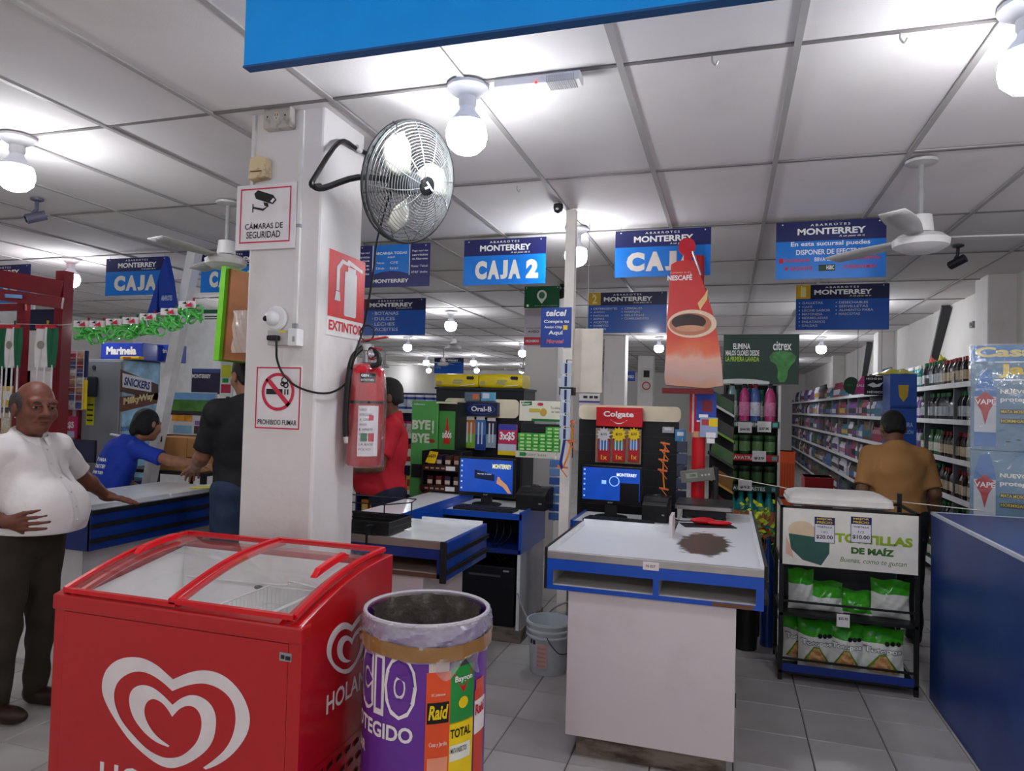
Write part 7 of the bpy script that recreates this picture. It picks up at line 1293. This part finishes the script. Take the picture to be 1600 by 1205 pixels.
def sdf_mesh(prims, h, cuts=(), ripple=None):
    lo = np.full(3, 9.); hi = np.full(3, -9.); bb = []
    for p in prims:
        pts = [p['a']] if p['t'] == 'e' else [p['a'], p['b']]
        if p['M']: pts = [p['M'][0] @ q+p['M'][1] for q in pts]
        r = max(p['r']) if p['t'] == 'e' else max(p['ra'], p['rb'])
        l = np.min(pts, 0)-r; u = np.max(pts, 0)+r; bb.append((l, u))
        if not p['sub']: lo = np.minimum(lo, l); hi = np.maximum(hi, u)
    lo -= 3*h; hi += 3*h; n = np.ceil((hi-lo)/h).astype(int)+1
    D = np.full(n, .5, np.float32)
    for p, (l, u) in zip(prims, bb):
        m = p['k']+4*h; i0 = np.maximum(np.floor((l-m-lo)/h).astype(int), 0); i1 = np.minimum(np.ceil((u+m-lo)/h).astype(int)+1, n)
        if (i1 <= i0).any(): continue
        g = np.meshgrid(*[lo[a]+h*np.arange(i0[a], i1[a]) for a in range(3)], indexing='ij'); Pw = np.stack(g, -1); P = Pw
        if p['M']: P = (Pw-p['M'][1]) @ p['M'][0]
        if p['t'] == 'e':
            q = (P-p['a']); k0 = np.linalg.norm(q/p['r'], axis=-1); k1 = np.linalg.norm(q/(p['r']**2), axis=-1); d = k0*(k0-1)/np.maximum(k1, 1e-6)
        else:
            ab = p['b']-p['a']; L = max((ab*ab).sum(), 1e-9); t = np.clip(((P-p['a']) @ ab)/L, 0, 1); d = np.linalg.norm(P-p['a']-t[..., None]*ab, axis=-1)-(p['ra']+(p['rb']-p['ra'])*t)
        for cp_, cn_ in p['caps']: d = np.maximum(d, (Pw-np.array(cp_)) @ np.array(cn_))
        S = (slice(i0[0], i1[0]), slice(i0[1], i1[1]), slice(i0[2], i1[2])); o = D[S]; k = p['k']
        if p['sub']: d = -d; hh = np.maximum(k-abs(o-d), 0)/k; D[S] = np.maximum(o, d)+hh*hh*k/4
        else: hh = np.maximum(k-abs(o-d), 0)/k; D[S] = np.minimum(o, d)-hh*hh*k/4
    if ripple or cuts:
        X, Y_, Z_ = np.meshgrid(*[lo[a]+h*np.arange(n[a]) for a in range(3)], indexing='ij')
        if ripple: D += ripple(X, Y_, Z_).astype(np.float32)
        for cp_, cn_ in cuts: D = np.maximum(D, (X-cp_[0])*cn_[0]+(Y_-cp_[1])*cn_[1]+(Z_-cp_[2])*cn_[2])
    return surface_nets(D, lo, h)
def sdf_obj(name, prims, h, mat, parent, cuts=(), ripple=None):
    V, F = sdf_mesh(prims, h, cuts, ripple); me = bpy.data.meshes.new(name); me.from_pydata(V.tolist(), [], F.tolist()); me.materials.append(mat)
    me.polygons.foreach_set('use_smooth', [True]*len(me.polygons)); me.update(); return link(name, me, parent)
def ik(s, w, l1, l2, pole):
    s = Vector(s); w = Vector(w); d = w-s; L = min(d.length, (l1+l2)*.995); d.normalize(); w = s+d*L
    a = (l1*l1-l2*l2+L*L)/(2*L); hgt = math.sqrt(max(l1*l1-a*a, 0)); p = Vector(pole); p = (p-d*p.dot(d)).normalized(); return s+d*a+p*hgt, w
def hand(w, d, n, side, sc=1.0, curl=.35, spread=1.0):
    """palm, four fingers of unequal length with knuckle bends, thumb from the side of the palm"""
    w = Vector(w); d = Vector(d).normalized(); n = Vector(n); n = (n-d*n.dot(d)).normalized(); s = d.cross(n)*side; out = []
    out.append(rc(w-d*.02*sc, w+d*.03*sc, .026*sc, .027*sc, .02))
    for i in range(4):
        b = w+d*.02*sc+s*(1.5-i)*.013*sc; k = w+d*(.088-.006*abs(i-1.2))*sc+s*(1.5-i)*.0205*sc*spread; out.append(rc(b, k, .0145*sc, .0125*sc, .012))
        l1, l2 = ((.042, .044), (.046, .05), (.043, .046), (.034, .036))[i]; a = curl; u = d*math.cos(a)+n*math.sin(a)+s*(1.5-i)*.06*spread; m = k+u.normalized()*l1*sc; a = curl*2.1; u = d*math.cos(a)+n*math.sin(a)+s*(1.5-i)*.05*spread; e = m+u.normalized()*l2*sc
        out.append(rc(k, m, .0108*sc, .0095*sc, .004)); out.append(rc(m, e, .0095*sc, .0075*sc, .004))
    tb = w+d*.03*sc+s*.026*sc; m = tb+(d*.62+s*.62+n*.25).normalized()*.046*sc; e = m+(d*.85+s*.3+n*.3).normalized()*.036*sc; out.append(rc(tb, m, .0155*sc, .0115*sc, .01)); out.append(rc(m, e, .0112*sc, .009*sc, .004)); return out
def head_prims():
    return [el((0, .012, .028), (.077, .097, .096), .03), el((0, -.022, -.045), (.062, .074, .074), .04), el((0, -.066, -.094), (.028, .026, .022), .03), rc((0, -.094, .016), (0, -.118, -.026), .009, .0145, .014), el((.013, -.108, -.03), (.011, .012, .009), .008), el((-.013, -.108, -.03), (.011, .012, .009), .008),
      rc((-.045, -.076, .03), (.045, -.076, .03), .015, .015, .02), el((.041, -.066, -.026), (.026, .026, .026), .03), el((-.041, -.066, -.026), (.026, .026, .026), .03), el((0, -.092, -.056), (.026, .012, .007), .008), el((0, -.09, -.067), (.023, .012, .0075), .006),
      el((.081, .012, -.012), (.011, .021, .032), .008), el((-.081, .012, -.012), (.011, .021, .032), .008), el((.034, -.098, .006), (.019, .013, .008), .014, True), el((-.034, -.098, .006), (.019, .013, .008), .014, True), rc((.018, -.098, .013), (.05, -.084, .011), .004, .004, .006), rc((-.018, -.098, .013), (-.05, -.084, .011), .004, .004, .006), rc((.02, -.1, -.03), (.036, -.088, -.062), .004, .003, .01), rc((-.02, -.1, -.03), (-.036, -.088, -.062), .004, .003, .01)]
def skin(rgb): return M(rgb, .5, var=.12, scale=18, bump=.06, bscale=120)
def person(label, pos, rz, H, skin_c, hair_c, shirt_c, pants_c, wrists, head=(0, 0, 0), lean=0.0, side=0.0, hs=1.0, belly=.0, res=.007, bald=False, hands=None, eyes=True, shirt_hem=.93, sleeve=.6, long_hair=False, shrug=0, squat=0, girth=1.0, collar=None):
    s = H/1.70; t = thing('person', label, 'person', pos, rz); S = lambda v: np.array(v)*s
    zsh = 1.40-squat; sk = skin(skin_c)
    def ln(v): f = max(0, v[2]-(.95-squat))/.45; return (v[0]+side*f, v[1]-lean*f, v[2])
    sh = {k: Vector(S(ln((x*.182, .01, 1.365-squat)))) for k, x in (('L', 1), ('R', -1))}
    body = [rc(S(ln((0, -.005, 1.02-squat))), S(ln((0, .0, 1.30-squat))), .07*s, .075*s, .05), rc(sh['L'], sh['R'], .04*s, .04*s, .04)]
    hc = Vector(S(ln((0, -.02, 1.575-squat))))+Vector((0, -lean*.12, -abs(lean)*.10)); Hm = Matrix.Translation(hc) @ Matrix.Rotation(head[0], 4, 'Z') @ Matrix.Rotation(head[1], 4, 'X') @ Matrix.Rotation(head[2], 4, 'Y') @ Matrix.Scale(s*1.02, 4)
    Rm = Matrix.Translation(hc) @ Matrix.Rotation(head[0], 4, 'Z') @ Matrix.Rotation(head[1], 4, 'X') @ Matrix.Rotation(head[2], 4, 'Y')
    hp_ = head_prims()
    for q in hp_:
        for kk in ('a', 'b', 'r'): 
            if kk in q: q[kk] = q[kk]*hs*s*1.02
        for kk in ('ra', 'rb'): 
            if kk in q: q[kk] *= hs*s*1.02
    body += [rc(hc+Vector((0, .02, -.05)), S(ln((0, .03, 1.36-squat))), .056*s, .066*s, .04)]+moved(hp_, Rm)
    shirt = [el(S(ln((0, .005, 1.24-squat))), S((.185*girth, .125*girth, .20)), .06), rc(sh['L']+Vector((-.02, 0, -.012)), sh['R']+Vector((.02, 0, -.012)), .062*s, .062*s, .05), rc(S(ln((0, .025, 1.415-squat))), sh['L'], .05*s, .052*s, .05), rc(S(ln((0, .025, 1.415-squat))), sh['R'], .05*s, .052*s, .05), el(S(ln((0, -.03-belly*.35, 1.05-squat))), S((.165*girth+belly*.18, .125*girth+belly*.42, .19)), .07), el(S((0, 0, .93-squat)), S((.168*girth, .13*girth, .12)), .06)]
    if belly: shirt.append(el(S(ln((0, -.10-belly*.25, 1.02-squat))), S((.15+belly*.1, .11+belly*.2, .15)), .08))
    fa = []
    for k in ('L', 'R'):
        tgt, pole = wrists[k]; e, w = ik(sh[k], tgt, .285*s, .25*s, pole); fa.append((e, w))
        body += [rc(sh[k], e, .052*s, .041*s, .03), rc(e, e+(w-e)*.35, .042*s, .043*s, .02), rc(e+(w-e)*.35, w, .043*s, .027*s, .02)]
        hd_, hn, cu, sp = (hands or {}).get(k, (tuple(w-e), (0, 0, -1), .35, 1.0)); body += hand(w, hd_, hn, 1 if k == 'L' else -1, s*.98, cu, sp)
        f = sleeve; q = sh[k]+(e-sh[k])*f; nd = (e-sh[k]).normalized(); shirt.append(rc(sh[k]-Vector((0, 0, .006)), q+nd*.05, .063*s, .066*s, .04, caps=((tuple(q), tuple(nd)),)))
    b = sdf_obj('body', body, res, sk, t)
    rip = lambda X, Y_, Z_: .0035*np.sin(38*Z_+9*X+6*np.sin(14*Y_))*np.sin(11*X+7*Y_+3*Z_)+.0025*np.sin(23*X-31*Z_+12*Y_)
    hem = (shirt_hem-squat)*s
    shirt.append(rc(S(ln((0, .025, 1.36-squat))), S(ln((0, .02, 1.44-squat))), .078*s, .068*s, .04))
    so = sdf_obj('shirt', shirt, max(res, .0075), M(shirt_c, .75, var=.05, scale=7, bump=.12, bscale=40), t, cuts=(((0, 0, hem), (0, 0, -1)), (tuple(S(ln((0, 0, 1.452-squat)))), (0, -.35, .94)), (tuple(Vector(S(ln((0, -.035, 1.425-squat))))), (0, -.6, .8))), ripple=rip)
    pants = [el(S((0, .005, .92-squat)), S((.165*girth, .125*girth, .13)), .05)]
    for x in (-1, 1):
        hip = (x*.09, .0, .88-squat); kn = (x*.105, -.01-squat*.6, .48-squat*.4); an = (x*.11, .02, .07); pants += [rc(S(hip), S(kn), .098*s*girth, .07*s, .05), rc(S(kn), S(an), .068*s, .056*s, .04, caps=((tuple(S((0, 0, .035))), (0, 0, -1)),))]
    sdf_obj('trousers', pants, .010, M(pants_c, .8, var=.12, scale=8, bump=.15, bscale=40), t, cuts=((tuple(S((0, 0, .985-squat))), (0, 0, 1)),), ripple=rip)
    for x in (-1, 1): sdf_obj('shoe', [el(S((x*.115, -.06, .045)), S((.045, .12, .045)), .03), el(S((x*.11, .03, .055)), S((.043, .06, .055)), .03)], .008, M((44, 26, 20), .4), t, cuts=(((0, 0, .0015), (0, 0, -1)),))
    # hair
    hm = M(hair_c, .6, bump=.5, bscale=150, var=.2, scale=60)
    if bald: hp2 = [el((.05, .028, .018), (.0345, .078, .066), .03), el((-.05, .028, .018), (.0345, .078, .066), .03), el((0, .062, .01), (.07, .051, .07), .04)]; cu = [((0, 0, .075), (0, .2, .98)), ((0, -.035, 0), (0, -1, .05))]
    elif long_hair: hp2 = [el((0, .018, .034), (.087, .108, .103), .02), el((0, .09, -.02), (.05, .05, .06), .03), el((0, .125, -.07), (.03, .03, .06), .03), el((0, .03, -.04), (.082, .075, .07), .03)]; cu = [((0, -.075, .03), (0, -.95, -.3))]
    else: hp2 = [el((0, .016, .036), (.083, .104, .100), .02), el((0, .06, -.03), (.07, .055, .05), .03)]; cu = [((0, -.07, .05), (0, -.8, -.6)), ((0, 0, -.075), (0, .2, -.95))]
    hf = hs*s*1.02
    for q in hp2: q['a'] = q['a']*hf; q['r'] = q['r']*hf
    cu = [(tuple(v*hf for v in a), c) for a, c in cu]
    R3 = Rm.to_3x3(); sdf_obj('hair', moved(hp2, Rm), .006, hm, t, cuts=[(tuple(Rm @ Vector(a)), tuple(R3 @ Vector(c).normalized())) for a, c in cu], ripple=lambda X, Y_, Z_: .0015*np.sin(140*X+60*Y_)*np.sin(90*Z_+50*X))
    Rm = Rm @ Matrix.Scale(hf, 4)
    if eyes:
        for x in (-1, 1):
            o = B().ell((0, 0, 0), (.0125, .0125, .0075), 14, 10).make('eye', M((150, 138, 130), .2, var=0), t, True); o.matrix_local = Rm @ Matrix.Translation((x*.034, -.0815, .005)); p_ = B().ell((0, -.0095, 0), (.0068, .004, .0062), 10, 8).make('iris', M((30, 18, 14), .2, var=0), o, True)
            o = B().tube([(x*.016, -.095, .026), (x*.034, -.097, .031), (x*.052, -.084, .025)], [.003, .004, .002], 6).make('eyebrow', M(tuple(int(v*1.0) for v in hair_c), .8), t, True); o.matrix_local = Rm
        o = B().ell((0, -.1025, -.0615), (.019, .003, .0022), 12, 6).make('mouth', M((96, 48, 44), .6), t, True); o.matrix_local = Rm
    return t, so, Rm, fa, s
def print_on(so, s, t, rows, x0, x1, z0, dz, hh, ydir, mat):
    me = so.data; bv = BVHTree.FromPolygons([v.co for v in me.vertices], [tuple(p.vertices) for p in me.polygons])
    for k, r in enumerate(rows):
        o = txt(t, r, x0, x1, z0-k*dz, z0-k*dz+hh, 0, mat, .03)
        for v in o.data.vertices:
            q = Vector((-v.co.x if ydir < 0 else v.co.x, 1.0*(-ydir), v.co.z)); hit = bv.ray_cast(q, Vector((0, ydir, 0)))[0]; v.co = (q.x, (hit.y if hit else 0)-ydir*.003, q.z)
def inv(pos, rz, w): return Matrix.Rotation(-rz, 3, 'Z') @ (Vector(w)-Vector(pos))
# old man in white shirt
pos, rz = Vector((-3.355, 2.635, 0)), math.radians(94)
hw_ = inv(pos, rz, PZ(172, 781, .975)); hd2 = inv(pos, rz, PZ(212, 788, .945))-hw_
t, so, Rm, fa, s = person('old balding man in a white shirt, one hand on his hip', pos, rz, 1.64, (112, 66, 52), (64, 58, 56), (226, 220, 220), (46, 40, 32), {'R': ((-.215, -.12, .985), (-.9, .9, -.1)), 'L': (hw_, (.5, .6, -.8))}, hs=1.10, head=(-.36, .02, .03), belly=.16, res=.0045, bald=True, hands={'R': ((.45, -.9, .05), (.7, .5, .1), .18, 1.3), 'L': (tuple(hd2), (0, 0, -1), .10, 1.3)}, shirt_hem=.945, sleeve=.82, girth=1.13)
cw = M((232, 228, 228), .7)
nk = Vector((0, -.0, 1.415))*s
for x in (-1, 1):
    b = B(); b.grid(lambda u, v: (lambda a, R_, z: (x*R_*math.sin(a), .005-R_*math.cos(a)*.95, z))(.16+2.9*u, (.082+.03*v)*s, (1.452-.022*math.sin(min(u*3, 1)*PI/2)*0-.05*v-.035*math.cos(u*PI/1.1)*(1 if u < .5 else .2)*.8)*s), 14, 4); o = b.make('collar', cw, t, True); md = o.modifiers.new('s', 'SOLIDIFY'); md.thickness = .004
me = so.data; bv = BVHTree.FromPolygons([v.co for v in me.vertices], [tuple(p.vertices) for p in me.polygons])
def on_front(x, z, off=.003):
    q = bv.ray_cast(Vector((x, -1, z)), Vector((0, 1, 0)))[0]; return Vector((x, (q.y if q else -.15)-off, z))
for k in range(6): B().ell(on_front(.0, (1.36-.07*k)*s), (.006, .003, .006), 8, 6).make('button', M((206, 200, 196), .4), t)
b = B(); b.grid(lambda u, v: on_front(.05+.10*u, (1.20+.11*v)*s, .004), 6, 6); b.make('pocket', M((222, 216, 216), .75), t, True, fix=False); b = B(); b.grid(lambda u, v: on_front(-.016+.032*u, (.96+.44*v)*s, .0025), 2, 20); b.make('placket', M((218, 212, 212), .75), t, True, fix=False)
b = B(); b.tube([Vector(fa[1][1])+Vector((.03*math.cos(a), .012*math.sin(a), .03*math.sin(a)))-(Vector(fa[1][1])-Vector(fa[1][0])).normalized()*.02 for a in np.linspace(0, 2*PI, 16)[:-1]], .006, 6, closed=True); b.make('wristwatch', M((40, 40, 46), .3, metal=.5), t, True)
b = B()
b.lathe([(.17, .955*s), (.172, .985*s)], 28, c=(0, -.01, 0), sy=.80, cap=False); b.make('belt', M((26, 20, 18), .4), t, True)
# cashier
pos, rz = Vector((-4.66, 4.22, 0)), math.radians(165)
hw_ = inv(pos, rz, PX(316, 728, -3.86))
t, so, Rm, fa, s = person('cashier in a blue shirt with white lettering, leaning over the left counter', pos, rz, 1.62, (150, 104, 80), (16, 15, 20), (24, 56, 168), (30, 32, 44), {'R': (hw_, (0, .4, -1)), 'L': ((.12, -.36, .84), (.6, 0, -.8))}, head=(.15, .3, .2), lean=.20, side=-.09, res=.007, long_hair=True, eyes=True, squat=.13, hands={'R': ((-.75, -.5, -.1), (0, 0, -1), .3, 1.2)}, sleeve=.75, shirt_hem=.86)
print_on(so, s, t, ['ESTOY PARA', 'AYUDARTE!', '¡SERVIRTE!'], -.10, .10, 1.13*s, .05, .028, -1, LETTER)
b = B(); b.tube([Vector(S_) for S_ in [(.07*math.cos(a)*s, (.03+.068*math.sin(a))*s-.185, (1.325+.02*math.sin(a))*s) for a in np.linspace(0, 2*PI, 25)[:-1]]], .009, 6, closed=True); b.make('white_collar', cw, t, True)
# man in black
pos, rz = Vector((-3.02, 3.85, 0)), math.radians(-122)
person('tall man in a black shirt and jeans at the left counter, seen from behind', pos, rz, 1.88, (140, 96, 74), (30, 26, 26), (20, 20, 26), (40, 56, 84), {'L': ((.20, -.36, 1.12), (.3, .6, -.9)), 'R': ((-.16, -.40, 1.08), (-.3, .6, -.9))}, head=(.1, .15, 0), res=.008, sleeve=.85, eyes=True, shirt_hem=.90, girth=1.02)
# man in red
pos, rz = Vector((-2.36, 4.58, 0)), math.radians(-60)
t, so, Rm, fa, s = person('man in a red shirt behind the fire extinguisher holding a phone', pos, rz, 1.76, (104, 66, 52), (22, 20, 20), (176, 20, 38), (24, 28, 50), {'L': ((.17, -.30, 1.13), (.9, .8, -.6)), 'R': ((-.16, -.30, 1.12), (-.9, .8, -.6))}, head=(0, .15, 0), belly=.06, res=.008, sleeve=.75, shirt_hem=.90, girth=1.1, hands={'L': ((-.25, -.8, .35), (-1, 0, .2), .5, 1.0)})
w_ = Matrix.Translation(pos) @ Matrix.Rotation(rz, 4, 'Z') @ (fa[0][1]+Vector((-.055, -.075, .05)))
t = thing('mobile_phone', 'dark phone with white cards held by the man in red', 'phone', w_, rz); o = B().box(-.006, .006, -.04, .04, -.075, .075).make('case', M((20, 40, 36), .3), t, bevel=.004); flat(t, 'white_card', [rect(-.03, .005, -.05, .0), rect(.0, .032, .005, .05)], 0, M((214, 220, 214), .4), face_x(.0068))
t.rotation_euler = (.5, .2, rz)
# man in tan
pos, rz = Vector((1.17, 5.56, 0)), math.radians(184)
person('man in a tan shirt seen from behind in the right aisle', pos, rz, 1.63, (110, 74, 56), (20, 18, 18), (162, 116, 68), (26, 28, 36), {'L': ((.25, -.12, .84), (.25, 1, -.2)), 'R': ((-.25, -.12, .84), (-.25, 1, -.2))}, head=(0, .4, 0), lean=.09, res=.008, sleeve=.85, shirt_hem=.88, girth=1.15)
